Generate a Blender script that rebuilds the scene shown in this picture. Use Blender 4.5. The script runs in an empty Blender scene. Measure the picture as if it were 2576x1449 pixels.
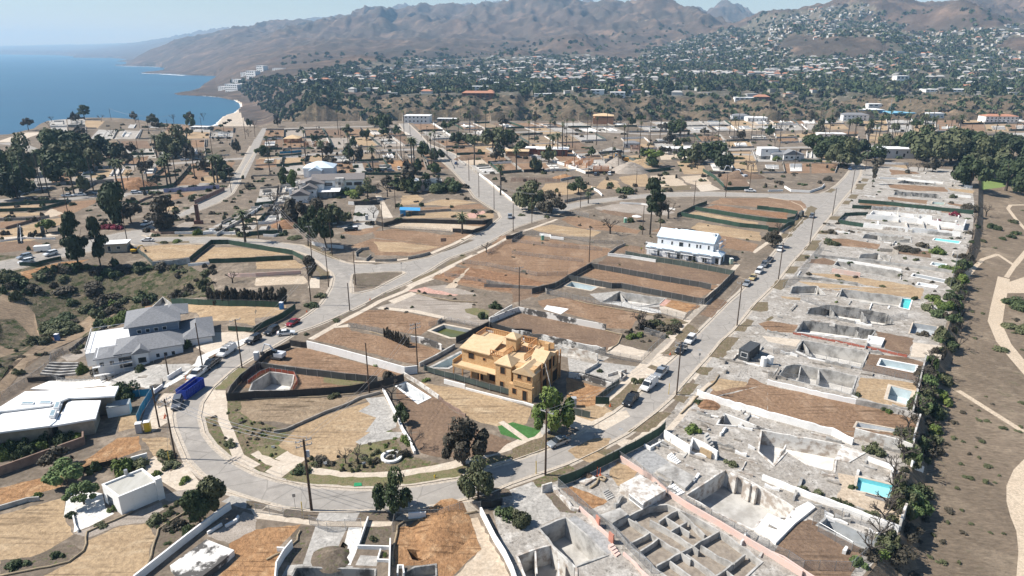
import bpy,bmesh,math,random
import numpy as np
from mathutils import Vector,Matrix
from mathutils.geometry import delaunay_2d_cdt
R=math.radians
random.seed(7)
S=bpy.context.scene
COL=S.collection
# ------------------------------------------------------------------ camera, sky, sun, exposure
CAM_H=72.0
F=1717.0
PITCH=math.atan((724.5-120.0)/F)
cd=bpy.data.cameras.new('camera');cam=bpy.data.objects.new('camera',cd);COL.objects.link(cam)
cam.location=(0,0,CAM_H);cam.rotation_euler=(math.pi/2-PITCH,0,0)
cd.sensor_width=36.0;cd.lens=36.0*F/2576.0;cd.clip_start=1.0;cd.clip_end=90000.0
S.camera=cam
SUN_EL=R(47.0);SUN_AZ=R(177.0)
sd=Vector((math.cos(SUN_AZ)*math.cos(SUN_EL),math.sin(SUN_AZ)*math.cos(SUN_EL),math.sin(SUN_EL)))
w=bpy.data.worlds.new('World');S.world=w;w.use_nodes=True
nt=w.node_tree;nt.nodes.clear()
sky=nt.nodes.new('ShaderNodeTexSky');sky.sky_type='NISHITA';sky.sun_disc=False
sky.sun_elevation=SUN_EL;sky.sun_rotation=math.pi/2-SUN_AZ;sky.altitude=0;sky.air_density=1.0;sky.dust_density=0.2;sky.ozone_density=3.2
bg=nt.nodes.new('ShaderNodeBackground');bg.inputs[1].default_value=0.068
wo=nt.nodes.new('ShaderNodeOutputWorld');nt.links.new(sky.outputs[0],bg.inputs[0]);nt.links.new(bg.outputs[0],wo.inputs[0])
sl=bpy.data.lights.new('sun','SUN');sl.energy=4.9;sl.angle=R(0.53);sl.color=(1.0,0.955,0.89)
so=bpy.data.objects.new('sun',sl);COL.objects.link(so);so.rotation_euler=sd.to_track_quat('Z','Y').to_euler();so.location=(-300,0,400)
S.view_settings.view_transform='Standard';S.view_settings.look='None';S.view_settings.exposure=0.66;S.view_settings.gamma=1.0
S.cycles.max_bounces=5;S.cycles.diffuse_bounces=2;S.cycles.glossy_bounces=2;S.cycles.transparent_max_bounces=12;S.cycles.volume_bounces=1
# ------------------------------------------------------------------ terrain height near the camera, picture point -> ground point
def sst(a,b,x):
 t=min(1.0,max(0.0,(x-a)/(b-a)));return t*t*(3-2*t)
def ray(px,py):
 X=(px-1288.0)/F;Y=-(py-724.5)/F
 return X,math.cos(PITCH)+Y*math.sin(PITCH),-math.sin(PITCH)+Y*math.cos(PITCH)
def Gz(px,py,z=0.0):
 a,b,c=ray(px,py);t=(z-CAM_H)/c
 return (a*t,b*t)
def TP(n,u,v):
 if n==0:return (u,v)
 return (((n-1)%4)*644+u/4.0,((n-1)//4)*362.25+v/4.0)
PARK=[Gz(*p)for p in [(2475,330),(2462,430),(2458,540),(2448,600),(2408,700),(2400,760),(2375,850),(2335,930),(2305,1060),(2290,1150),(2262,1345),(2165,1460),(2060,1620)]]
def park_d(x,y):
 best=1e9;sgn=1
 for (x0,y0),(x1,y1)in zip(PARK[:-1],PARK[1:]):
  dx,dy=x1-x0,y1-y0;L=dx*dx+dy*dy
  t=min(1,max(0,((x-x0)*dx+(y-y0)*dy)/L))
  qx,qy=x0+t*dx,y0+t*dy;d=math.hypot(x-qx,y-qy)
  if d<best:
   best=d;sgn=1 if (dx*(y-y0)-dy*(x-x0))>0 else -1
 return best*sgn
BLOBS=[(Gz(200,720),26,30,8.0),(Gz(60,800),34,26,7.0),(Gz(330,790),22,16,5.0),(Gz(420,700),20,14,5.0),(Gz(120,880),20,16,5.0),(Gz(-60,960),30,20,8.0)]
def H(x,y):
 z=0.0
 for (cx,cy),rx,ry,dp in BLOBS:
  q=((x-cx)/rx)**2+((y-cy)/ry)**2
  if q<4:z-=dp*math.exp(-q*1.3)*(1-sst(2.5,4,q))
 if x>20:
  d=park_d(x,y)
  if d>0 and y<520:
   f=1-sst(380,500,y)
   z-=(sst(0.2,3.0,d)*3.2+max(0,d-3)*0.10)*f
 return z
def G(px,py):
 x,y=Gz(px,py,0.0)
 if x>20 or x<-40:
  for _ in range(7):x,y=Gz(px,py,H(x,y))
 return (x,y)
def G3(px,py,dz=0.0):
 x,y=G(px,py);return Vector((x,y,H(x,y)+dz))
def P(s):
 """'tile: u,v u,v ...' -> list of picture points"""
 n,r=s.split(':');n=int(n);out=[]
 for q in r.split():
  if q.endswith(':'):continue
  u,v=q.split(',');out.append(TP(n,float(u),float(v)))
 return out
def PP(*ss):
 o=[]
 for s in ss:o+=P(s)
 return o
def W(*ss):return [G(*p)for p in PP(*ss)]
# ------------------------------------------------------------------ materials
MATS={}
def _mat(name):
 m=bpy.data.materials.new(name);m.use_nodes=True;t=m.node_tree;t.nodes.clear()
 o=t.nodes.new('ShaderNodeOutputMaterial');b=t.nodes.new('ShaderNodeBsdfPrincipled');t.links.new(b.outputs[0],o.inputs[0])
 MATS[name]=m;return m,t,b
def _noise(t,co,scale,detail=4,rough=0.6,stretch=None,rot=0.0,w=0.0):
 mp=t.nodes.new('ShaderNodeMapping');t.links.new(co,mp.inputs[0]);mp.inputs['Location'].default_value=(w,w*1.7,0)
 if stretch:mp.inputs['Scale'].default_value=stretch
 mp.inputs['Rotation'].default_value=(0,0,rot)
 n=t.nodes.new('ShaderNodeTexNoise');n.inputs['Scale'].default_value=scale;n.inputs['Detail'].default_value=detail;n.inputs['Roughness'].default_value=rough
 t.links.new(mp.outputs[0],n.inputs['Vector']);return n.outputs[0]
def _ramp(t,src,lo,hi):
 m=t.nodes.new('ShaderNodeMapRange');m.inputs[1].default_value=lo;m.inputs[2].default_value=hi;t.links.new(src,m.inputs[0]);return m.outputs[0]
def _mix(t,fac,a,b,mode='MIX'):
 m=t.nodes.new('ShaderNodeMix');m.data_type='RGBA';m.blend_type=mode
 if isinstance(fac,(int,float)):m.inputs[0].default_value=fac
 else:t.links.new(fac,m.inputs[0])
 for i,c in ((6,a),(7,b)):
  if isinstance(c,tuple):m.inputs[i].default_value=(*c,1)
  else:t.links.new(c,m.inputs[i])
 return m.outputs[2]
def mat_ground(name,c0,c1,c2=None,s=0.25,fine=3.0,spot=None,bump=0.5,bdist=0.15,stretch=None,rot=0.0,contrast=0.22,spot_lo=0.56,fs=None,fa=(0.62,1.32),cracks=0.0,tracks=0.0):
 if name in MATS:return MATS[name]
 m,t,b=_mat(name)
 co=t.nodes.new('ShaderNodeTexCoord').outputs['Object']
 big=_ramp(t,_noise(t,co,s,5,0.6,stretch,rot),0.5-contrast,0.5+contrast)
 col=_mix(t,big,c0,c1)
 if c2:col=_mix(t,_ramp(t,_noise(t,co,s*2.7,6,0.65,stretch,rot,31.0),0.52,0.68),col,c2)
 if spot:col=_mix(t,_ramp(t,_noise(t,co,s*6,5,0.7,None,0,77.0),spot_lo,spot_lo+0.08),col,spot)
 if tracks:
  for r_,w_ in ((rot+.5,3),(rot-.7,50)):
   tr=_ramp(t,_noise(t,co,1.0,2,.5,(.07,1.5,1),r_,w_),.56,.64);mk=_ramp(t,_noise(t,co,.09,2,.5,None,0,w_*3),.47,.56);mm=t.nodes.new('ShaderNodeMath');mm.operation='MULTIPLY';t.links.new(tr,mm.inputs[0]);t.links.new(mk,mm.inputs[1]);m3=t.nodes.new('ShaderNodeMath');m3.operation='MULTIPLY';m3.inputs[1].default_value=tracks;t.links.new(mm.outputs[0],m3.inputs[0]);col=_mix(t,m3.outputs[0],col,tuple(x*.5 for x in c1))
 if cracks:
  mp=t.nodes.new('ShaderNodeMapping');t.links.new(co,mp.inputs[0]);mp.inputs['Rotation'].default_value=(0,0,.55);vo=t.nodes.new('ShaderNodeTexVoronoi');vo.feature='DISTANCE_TO_EDGE';vo.inputs['Scale'].default_value=cracks;t.links.new(mp.outputs[0],vo.inputs['Vector']);m3=t.nodes.new('ShaderNodeMapRange');m3.inputs[1].default_value=.004;m3.inputs[2].default_value=.016;m3.inputs[3].default_value=.4;m3.inputs[4].default_value=0;t.links.new(vo.outputs['Distance'],m3.inputs[0]);col=_mix(t,m3.outputs[0],col,tuple(x*.45 for x in c1))
 fn=_noise(t,co,fine,6,0.72,fs,rot,11.0)
 mr=t.nodes.new('ShaderNodeMapRange');mr.inputs[1].default_value=0.3;mr.inputs[2].default_value=0.7;mr.inputs[3].default_value,mr.inputs[4].default_value=fa;t.links.new(fn,mr.inputs[0])
 cc=t.nodes.new('ShaderNodeMix');cc.data_type='RGBA';cc.blend_type='MULTIPLY';cc.inputs[0].default_value=1.0
 t.links.new(col,cc.inputs[6]);t.links.new(mr.outputs[0],cc.inputs[7])
 t.links.new(cc.outputs[2],b.inputs['Base Color'])
 b.inputs['Roughness'].default_value=0.95;b.inputs['Specular IOR Level'].default_value=0.15
 bp=t.nodes.new('ShaderNodeBump');bp.inputs['Strength'].default_value=bump;bp.inputs['Distance'].default_value=bdist
 t.links.new(fn,bp.inputs['Height']);t.links.new(bp.outputs[0],b.inputs['Normal'])
 return m
def mat(name,c,rough=0.7,metal=0.0,var=0.12,scale=1.5,spec=0.3,c1=None,rnd=0.0,alpha=None,bump=0.0,lo=0.4,hi=0.62,stretch=None,trans=0.0):
 if name in MATS:return MATS[name]
 m,t,b=_mat(name)
 co=t.nodes.new('ShaderNodeTexCoord').outputs['Object']
 n=_noise(t,co,scale,5,0.65,stretch)
 c1=c1 or tuple(x*(1-var*2)for x in c)
 col=_mix(t,_ramp(t,n,lo,hi),c,c1)
 if rnd:
  oi=t.nodes.new('ShaderNodeObjectInfo');mr=t.nodes.new('ShaderNodeMapRange');mr.inputs[3].default_value=1-rnd;mr.inputs[4].default_value=1+rnd
  t.links.new(oi.outputs['Random'],mr.inputs[0])
  cc=t.nodes.new('ShaderNodeMix');cc.data_type='RGBA';cc.blend_type='MULTIPLY';cc.inputs[0].default_value=1.0
  t.links.new(col,cc.inputs[6]);t.links.new(mr.outputs[0],cc.inputs[7]);col=cc.outputs[2]
 t.links.new(col,b.inputs['Base Color'])
 b.inputs['Roughness'].default_value=rough;b.inputs['Metallic'].default_value=metal;b.inputs['Specular IOR Level'].default_value=spec
 if bump:
  bp=t.nodes.new('ShaderNodeBump');bp.inputs['Strength'].default_value=bump;bp.inputs['Distance'].default_value=0.1
  t.links.new(n,bp.inputs['Height']);t.links.new(bp.outputs[0],b.inputs['Normal'])
 if alpha is not None:b.inputs['Alpha'].default_value=alpha
 return m
# ------------------------------------------------------------------ mesh helpers
class MB:
 def __init__(s):s.v=[];s.f=[];s.m=[]
 def add(s,vs,fs,mi=0):
  o=len(s.v);s.v+=[tuple(v)for v in vs];s.f+=[tuple(i+o for i in f)for f in fs];s.m+=[mi]*len(fs)
 def box(s,c,d,rz=0.0,mi=0,org=None):
  x,y,z=c;a,b,h=d[0]/2,d[1]/2,d[2]/2;cs,sn=math.cos(rz),math.sin(rz)
  vs=[]
  for k in (-h,h):
   for i,j in ((-a,-b),(a,-b),(a,b),(-a,b)):vs.append((x+i*cs-j*sn,y+i*sn+j*cs,z+k))
  s.add(vs,[(3,2,1,0),(4,5,6,7),(0,1,5,4),(1,2,6,5),(2,3,7,6),(3,0,4,7)],mi)
 def prism(s,pts,z0,z1,mi=0,cap=True,bot=True):
  """pts: xy list; z0,z1 floats or lists"""
  n=len(pts);a=sum(pts[i][0]*pts[(i+1)%n][1]-pts[(i+1)%n][0]*pts[i][1]for i in range(n))
  if a<0:pts=list(reversed(pts));
  Z0=z0 if isinstance(z0,(list,tuple))else [z0]*n;Z1=z1 if isinstance(z1,(list,tuple))else [z1]*n
  if a<0:Z0=list(reversed(Z0));Z1=list(reversed(Z1))
  vs=[(p[0],p[1],z)for p,z in zip(pts,Z0)]+[(p[0],p[1],z)for p,z in zip(pts,Z1)]
  fs=[(i,(i+1)%n,n+(i+1)%n,n+i)for i in range(n)]
  if cap:fs.append(tuple(range(n,2*n)))
  if bot:fs.append(tuple(reversed(range(n))))
  s.add(vs,fs,mi)
 def wall(s,pts,z0,z1,th,mi=0):
  """polyline wall with vertical faces; z0/z1 floats or per-point lists; each span its own slab, overlapping at joints by half a thickness"""
  n=len(pts);Z0=z0 if isinstance(z0,(list,tuple))else [z0]*n;Z1=z1 if isinstance(z1,(list,tuple))else [z1]*n
  L=[];Rr=[]
  for i in range(n):
   if i==0:d=Vector(pts[1][:2])-Vector(pts[0][:2])
   elif i==n-1:d=Vector(pts[-1][:2])-Vector(pts[-2][:2])
   else:
    a=(Vector(pts[i][:2])-Vector(pts[i-1][:2]));c=(Vector(pts[i+1][:2])-Vector(pts[i][:2]))
    if a.length<1e-6 or c.length<1e-6:d=a+c
    else:d=a.normalized()+c.normalized()
   if d.length<1e-6:d=Vector((1,0))
   d.normalize();nn=Vector((-d.y,d.x));k=1.0
   if 0<i<n-1:
    a=a.normalized()if a.length>1e-6 else d;k=1.0/max(0.35,abs(a.dot(d)))
   L.append((pts[i][0]+nn.x*th/2*k,pts[i][1]+nn.y*th/2*k));Rr.append((pts[i][0]-nn.x*th/2*k,pts[i][1]-nn.y*th/2*k))
  vs=[]
  for i in range(n):vs+=[(*Rr[i],Z0[i]),(*L[i],Z0[i]),(*L[i],Z1[i]),(*Rr[i],Z1[i])]
  fs=[]
  for i in range(n-1):
   a,b=4*i,4*i+4
   fs+=[(a,b,b+3,a+3),(b+1,a+1,a+2,b+2),(a+3,b+3,b+2,a+2),(a+1,b+1,b,a)]
  fs+=[(0,3,2,1),(4*n-4,4*n-3,4*n-2,4*n-1)]
  s.add(vs,fs,mi)
 def tube(s,pts,r,seg=6,mi=0,cap=True):
  pts=[Vector(p)for p in pts];n=len(pts);rr=r if isinstance(r,(list,tuple))else [r]*n
  o=[];prev=None
  for i in range(n):
   d=(pts[min(i+1,n-1)]-pts[max(i-1,0)]);d=d.normalized()if d.length>1e-9 else Vector((0,0,1))
   u=d.orthogonal().normalized()if prev is None else (prev-d*prev.dot(d))
   if u.length<1e-6:u=d.orthogonal()
   u.normalize();prev=u;v=d.cross(u)
   for k in range(seg):
    a=2*math.pi*k/seg;o.append(pts[i]+(u*math.cos(a)+v*math.sin(a))*rr[i])
  fs=[(i*seg+k,i*seg+(k+1)%seg,(i+1)*seg+(k+1)%seg,(i+1)*seg+k)for i in range(n-1)for k in range(seg)]
  if cap:fs+=[tuple(reversed(range(seg))),tuple(range((n-1)*seg,n*seg))]
  s.add(o,fs,mi)
 def build(s,name,mats,parent=None,smooth=False,loc=None):
  me=bpy.data.meshes.new(name);me.from_pydata(s.v,[],s.f)
  for m in (mats if isinstance(mats,(list,tuple))else [mats]):me.materials.append(m)
  if any(s.m):me.polygons.foreach_set('material_index',s.m)
  if smooth:me.polygons.foreach_set('use_smooth',[True]*len(me.polygons))
  me.update()
  ob=bpy.data.objects.new(name,me);COL.objects.link(ob)
  if loc:ob.location=loc
  if parent:ob.parent=parent
  return ob
def tag(o,label=None,cat=None,group=None,kind=None):
 if label and not kind:kind='thing'
 if label:o['label']=label
 if cat:o['category']=cat
 if group:o['group']=group
 if kind:o['kind']=kind
 return o
def empty(name,loc=(0,0,0),rz=0.0,label=None,cat=None,group=None):
 o=bpy.data.objects.new(name,None);COL.objects.link(o);o.location=loc;o.rotation_euler=(0,0,rz);o.empty_display_size=0.5
 return tag(o,label,cat,group)
def copy_tree(o,parent=None):
 c=o.copy();COL.objects.link(c);c.parent=parent
 for ch in o.children:copy_tree(ch,c)
 return c
def inpoly(x,y,pl):
 r=False;n=len(pl);j=n-1
 for i in range(n):
  xi,yi=pl[i][0],pl[i][1];xj,yj=pl[j][0],pl[j][1]
  if (yi>y)!=(yj>y)and x<(xj-xi)*(y-yi)/(yj-yi)+xi:r=not r
  j=i
 return r
_rs=np.random.RandomState(5);_PT=_rs.rand(256,256)
def vnoise(x,y):
 xi=np.floor(x).astype(int);yi=np.floor(y).astype(int);fx=x-xi;fy=y-yi
 fx=fx*fx*fx*(fx*(fx*6-15)+10);fy=fy*fy*fy*(fy*(fy*6-15)+10)
 a=_PT[xi&255,yi&255];b=_PT[(xi+1)&255,yi&255];c=_PT[xi&255,(yi+1)&255];d=_PT[(xi+1)&255,(yi+1)&255]
 return (a*(1-fx)+b*fx)*(1-fy)+(c*(1-fx)+d*fx)*fy
def fbm(x,y,o=5,ridged=False):
 s=0;a=1;t=0;
 for k in range(o):
  n=vnoise(x*2**k+17.3*k,y*2**k+9.1*k)
  if ridged:n=1-abs(n*2-1)
  s=s+n*a;t+=a;a*=0.5
 return s/t
# ------------------------------------------------------------------ sea, coast, hills
SEA=-50.0
def zpix(py,Y):
 v=-(py-724.5)/F;s,c=math.sin(PITCH),math.cos(PITCH)
 return CAM_H+(v*Y*c-Y*s)/(c+v*s)
COAST=[Gz(x,y,SEA)for x,y in [(560,330),(545,312),(560,294),(590,284),(606,270),(604,262),(590,253),(555,246),(520,242.5),(480,241),(445,239),(436,235.5),(455,232),(478,229),(500,224),(512,214),(530,205),(548,197),(566,192),(520,190.5),(480,190),(462,188.5),(430,185.8),(380,185),(352,183.6),(375,180),(405,177),(418,173),(405,168.5),(380,167),(340,166),(288,164.5),(315,161.5),(316,156),(290,154.5),(300,152.5),(318,150),(300,147),(280,146),(235,145.6),(186,144.8),(190,142),(150,139),(0,137),(-400,136)]]
COAST+=[(-27000,33000),(40000,33000),(3000,560),Gz(560,345,SEA)]
SKY1=[(-400,170),(300,168),(312,160),(330,150),(345,140),(372,128),(400,118),(440,102),(470,96),(500,91),(560,80),(600,70),(644,66),(685,53),(740,46),(800,44),(830,40),(860,33),(890,32),(915,22),(940,20),(965,20),(985,28),(1000,30),(1030,18),(1055,14),(1085,17),(1100,12),(1150,12),(1190,6),(1210,9),(1250,20),(1290,13),(1305,5),(1340,0),(1380,-2),(1440,1),(1462,9),(1500,14),(1540,16),(1570,8),(1600,-3),(1640,-2),(1665,7),(1700,18),(1740,28),(1765,38),(1800,52),(1830,62),(1860,55),(1885,44),(1930,31),(1980,24),(2030,17),(2080,10),(2130,4),(2180,-4),(2240,-3),(2290,10),(2320,12),(2350,4),(2400,-5),(2460,-14),(2576,-45),(2900,-70)]
SKY2=[(-400,127),(190,124),(270,118),(350,108),(420,97),(470,88),(520,80),(560,74),(640,70),(960,30),(1000,14),(1040,16),(1100,14),(1200,6),(1260,8),(1290,10),(1500,12),(1700,26),(1760,29),(1790,23),(1825,22),(1850,27),(1870,22),(1885,30),(1930,40),(2200,30),(2900,30)]
KN=[(-400,[(560,-60),(700,-60),(850,-60),(1087,-60),(1500,-60),(2500,-60),(4500,-60),(5200,-60),(5800,),(8500,-49),(17000,),(26000,30)]),(300,[(560,-60),(700,-60),(850,-60),(1087,-60),(1500,-60),(2500,-60),(4800,-48),(5300,-46),(5700,),(8200,-47),(16500,),(26000,200)]),(400,[(560,-60),(700,-60),(850,-60),(1087,-60),(1500,-60),(2500,-60),(4300,-48),(4900,('p',155)),(5800,),(8200,-45),(15500,),(26000,200)]),(470,[(560,-60),(700,-60),(850,-60),(1087,-60),(1900,-48),(2500,-48),(3500,-47),(4400,('p',148)),(6000,),(8200,0),(14000,),(26000,200)]),(530,[(560,-60),(700,-60),(850,-60),(1087,-60),(1700,-48),(2350,-44),(3200,-40),(4300,('p',135)),(6100,),(8200,0),(13000,),(26000,200)]),(590,[(560,-55),(700,-49.2),(850,-49),(1087,-49),(1800,-46),(2080,('p',206)),(2900,('p',166)),(4200,('p',125)),(6200,),(8200,0),(12000,),(26000,200)]),(640,[(560,-6),(700,-42),(850,-48.7),(1087,-48.7),(1450,-44),(1800,('p',205)),(2800,('p',158)),(4100,('p',118)),(6200,),(8200,0),(11000,),(26000,200)]),(700,[(560,-6),(720,-12),(840,-45),(1050,-46),(1330,-20),(1600,('p',203)),(2600,('p',156)),(3900,('p',110)),(6200,),(8200,0),(11000,),(26000,200)]),(760,[(560,-6),(730,-6),(830,-38),(1060,-12),(1250,('p',226)),(1700,('p',192)),(2500,('p',152)),(3900,('p',100)),(6200,),(8200,0),(11000,),(26000,200)]),(1000,[(560,-6),(745,-6),(850,-38),(1060,('p',248)),(1450,('p',212)),(2000,('p',178)),(2550,('p',148)),(4000,('p',92)),(6000,),(7500,200),(9500,),(26000,200)]),(1300,[(560,-6),(745,-6),(850,-36),(1070,('p',246)),(1500,('p',207)),(2000,('p',176)),(2600,('p',148)),(3600,('p',95)),(5600,),(7000,250),(9000,),(26000,200)]),(1600,[(560,-6),(745,-6),(850,-36),(1080,('p',245)),(1500,('p',206)),(2050,('p',165)),(2900,('p',122)),(3500,('p',75)),(4600,),(5800,200),(8000,),(26000,200)]),(1780,[(560,-6),(745,-6),(860,-30),(1087,('p',245)),(1500,('p',200)),(2050,('p',155)),(2800,('p',112)),(3300,('p',85)),(3900,),(4800,150),(6800,),(26000,200)]),(1950,[(560,-6),(745,-6),(870,-22),(1087,('p',245)),(1500,('p',196)),(1950,('p',150)),(2400,('p',105)),(2750,('p',70)),(3100,),(4200,150),(6800,),(26000,200)]),(2200,[(560,-6),(745,-6),(880,-12),(1087,('p',247)),(1500,('p',195)),(1900,('p',145)),(2300,('p',95)),(2650,('p',50)),(3000,),(4200,150),(6800,),(26000,200)]),(2400,[(560,-6),(745,-6),(880,-8),(1087,('p',248)),(1450,('p',198)),(1850,('p',150)),(2250,('p',100)),(2800,('p',50)),(3500,),(4600,150),(6800,),(26000,200)]),(2900,[(560,-6),(745,-6),(880,-6),(1087,('p',248)),(1450,('p',195)),(1850,('p',150)),(2250,('p',95)),(2900,('p',30)),(3800,),(4800,150),(6800,),(26000,200)])]
NC,NR=640,470
KX=np.linspace(-320,2860,NC)
KY=np.geomspace(560,26000,NR)
def _far():
 kxs=np.array([k[0]for k in KN],float);nk=12
 kY=np.array([[q[0]for q in k[1]]for k in KN],float)
 kZ=np.zeros_like(kY)
 for i,k in enumerate(KN):
  for j,q in enumerate(k[1]):
   if len(q)==2:kZ[i,j]=q[1]if not isinstance(q[1],tuple)else zpix(q[1][1],q[0])
 Z=np.zeros((NR,NC));CW=np.ones((NR,NC));s1=np.array(SKY1,float);s2=np.array(SKY2,float)
 for c,px in enumerate(KX):
  Yc=np.array([np.interp(px,kxs,kY[:,j])for j in range(nk)]);Zc=np.array([np.interp(px,kxs,kZ[:,j])for j in range(nk)])
  Zc[8]=zpix(np.interp(px,s1[:,0],s1[:,1]),Yc[8])if px>300 else -60
  Zc[10]=zpix(np.interp(px,s2[:,0],s2[:,1]),Yc[10])
  if px>690:sh=(vnoise(np.array([px/38.0]),np.array([3.5]))[0]-.5)*170;Yc[3]+=sh;Yc[2]+=sh*.6
  Z[:,c]=np.interp(np.log(KY),np.log(Yc),Zc);CW[:,c]=1-.82*np.exp(-(np.log(KY/Yc[8])/.035)**2)
 T_=(KX-1288.0)/F/1.06
 X=T_[None,:]*KY[:,None];Y=np.repeat(KY[:,None],NC,1)
 hgt=np.clip((Z+50-40)/260.0,0,1);crest=1
 wx=X+130*(fbm(X/500,Y/500,3)-.5);wy=Y+130*(fbm(X/500+40,Y/500+9,3)-.5)
 rd=fbm(wx/560+3,wy/1300+5,6,True);rd2=fbm(wx/200+3,wy/480+5,4,True)
 Z=Z+hgt*(Z*0.75+20)*(rd-0.68)*CW*np.where(Y>9000,0.35,1.0)+hgt*115*CW*(rd2-.6)+hgt*44*(fbm(wx/75,wy/190,3,True)-.6)
 cany=np.exp(-((Y-960)/170)**2)*(KX[None,:]>690)
 Z=Z+cany*46*(fbm(X/110+0.3*Y/110,Y/260,5,True)-.62)
 pl=(Y>1050)&(Y<9000)
 Z=Z+np.where(pl,7*(fbm(X/160,Y/220,4)-.5)*np.clip((Z+46)/20,0,1),0)
 for px,py,Yk,rx,ry,hh in [(1300,140,2500,60,130,30),(2170,118,2050,190,170,55),(1965,96,2350,120,130,45),(1430,128,2900,110,200,55),(1800,78,2700,60,100,30),(2400,60,2550,110,160,60),(2080,70,2500,90,120,30),(2560,110,2000,120,150,45),(900,165,2150,130,160,30)]:
  cx=(px-1288)/F/1.06*Yk
  Z=Z+hh*np.exp(-((X-cx)/rx)**2-((Y-Yk)/ry)**2)
 px_,py_=np.array([c[0]for c in COAST]),np.array([c[1]for c in COAST]);ins=np.zeros(X.shape,bool);j=len(px_)-1
 for i in range(len(px_)):
  with np.errstate(divide='ignore',invalid='ignore'):
   cnd=((py_[i]>Y)!=(py_[j]>Y))&(X<(px_[j]-px_[i])*(Y-py_[i])/(py_[j]-py_[i]+1e-12)+px_[i])
  ins^=cnd;j=i
 Z=np.where(ins,np.maximum(Z,SEA+1.2),SEA-12)
 return X,Y,Z,ins
FX,FY,FZ,FIN=_far()
def hfar(x,y):
 px=x/y*F*1.06+1288.0
 c=(px-KX[0])/(KX[1]-KX[0]);r=(math.log(y)-math.log(KY[0]))/(math.log(KY[1])-math.log(KY[0]))
 c=min(NC-2,max(0,c));r=min(NR-2,max(0,r));i,j=int(r),int(c);a,b=r-i,c-j
 return float((FZ[i,j]*(1-b)+FZ[i,j+1]*b)*(1-a)+(FZ[i+1,j]*(1-b)+FZ[i+1,j+1]*b)*a)
def pixof(x,y,z):
 z-=CAM_H;s,c=math.sin(PITCH),math.cos(PITCH);d=y*c-z*s
 return 1288+F*x/d,724.5-F*(y*s+z*c)/d
TOWN=[(700,212),(860,160),(1000,150),(1300,140),(1450,136),(1560,128),(1660,118),(1720,98),(1800,82),(1880,62),(1890,44),(2000,26),(2170,6),(2230,30),(2130,48),(2250,62),(2420,74),(2576,60),(2900,60),(2900,305),(2000,300),(1980,245),(1500,245),(1200,238),(1000,243),(900,232),(760,236)]
KNOLLS=[[(1980,130),(2040,100),(2120,90),(2200,95),(2250,125),(2150,145),(2020,145)],[(1480,140),(1540,112),(1620,118),(1600,150)],[(1950,120),(1990,84),(2050,90),(2030,125)],[(2270,80),(2300,40),(2400,45),(2400,78)],[(2500,120),(2540,95),(2600,90),(2600,130)]]
hm=mat_ground('hill_scrub',(0.115,0.082,0.064),(0.055,0.05,0.04),(0.185,0.13,0.095),s=0.0035,fine=0.018,spot=(0.30,0.24,0.18),bump=0.8,bdist=12.0,spot_lo=0.64)
tm=mat_ground('town_ground',(0.14,0.12,0.095),(0.06,0.065,0.045),(0.20,0.165,0.125),s=0.012,fine=0.06,spot=(0.34,0.30,0.26),bump=0.7,bdist=1.0,spot_lo=0.6)
bm_=mat_ground('beach_sand',(0.50,0.42,0.33),(0.42,0.36,0.29),None,s=0.02,fine=0.3,bump=0.2)
cm=mat_ground('canyon_slope',(0.17,0.125,0.085),(0.085,0.075,0.05),(0.27,0.20,0.135),s=0.02,fine=0.16,spot=(0.05,0.055,0.032),bump=1.0,bdist=3.0,spot_lo=0.55)
me=bpy.data.meshes.new('hills')
vv=np.stack([FX,FY,FZ],-1).reshape(-1,3)
idx=np.arange(NR*NC).reshape(NR,NC)
q=np.stack([idx[:-1,:-1],idx[:-1,1:],idx[1:,1:],idx[1:,:-1]],-1).reshape(-1,4)
qz=(FZ[:-1,:-1]+FZ[1:,1:]+FZ[:-1,1:]+FZ[1:,:-1]).reshape(-1)/4
keep=qz>SEA-11.5
me.vertices.add(len(vv));me.vertices.foreach_set('co',vv.ravel())
q=q[keep];qz=qz[keep]
me.loops.add(len(q)*4);me.loops.foreach_set('vertex_index',q.ravel().astype(np.int32));me.polygons.add(len(q));me.polygons.foreach_set('loop_start',np.arange(0,len(q)*4,4,dtype=np.int32));me.polygons.foreach_set('loop_total',np.full(len(q),4,np.int32))
cen=vv[q].mean(1);s_,c_=math.sin(PITCH),math.cos(PITCH);zz=cen[:,2]-CAM_H;dd=cen[:,1]*c_-zz*s_
pxx=1288+F*cen[:,0]/dd;pyy=724.5-F*(cen[:,1]*s_+zz*c_)/dd
def vin(px,py,pl):
 r=np.zeros(px.shape,bool);j=len(pl)-1
 for i in range(len(pl)):
  xi,yi=pl[i];xj,yj=pl[j]
  if yi!=yj:r^=((yi>py)!=(yj>py))&(px<(xj-xi)*(py-yi)/(yj-yi)+xi)
  j=i
 return r
mi=np.zeros(len(q),np.int32);mi[cen[:,1]<1100]=3
tw=vin(pxx,pyy,TOWN)&(cen[:,1]>1050)&(cen[:,1]<3400)
for k in KNOLLS:tw&=~vin(pxx,pyy,k)
mi[tw]=1;mi[(qz<SEA+1.7)&(cen[:,1]<1700)]=2
me.polygons.foreach_set('material_index',mi);me.polygons.foreach_set('use_smooth',np.ones(len(q),bool))
for m in (hm,tm,bm_,cm):me.materials.append(m)
me.update(calc_edges=True);ob=bpy.data.objects.new('hills',me);COL.objects.link(ob);tag(ob,kind='structure')
m,t,b=_mat('sea_water');co=t.nodes.new('ShaderNodeTexCoord').outputs['Object']
n1=_noise(t,co,0.02,6,0.7,(1,2.2,1),0.5);n2=_noise(t,co,0.0016,4,0.6,(1,1.6,1),0.3,5)
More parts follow.
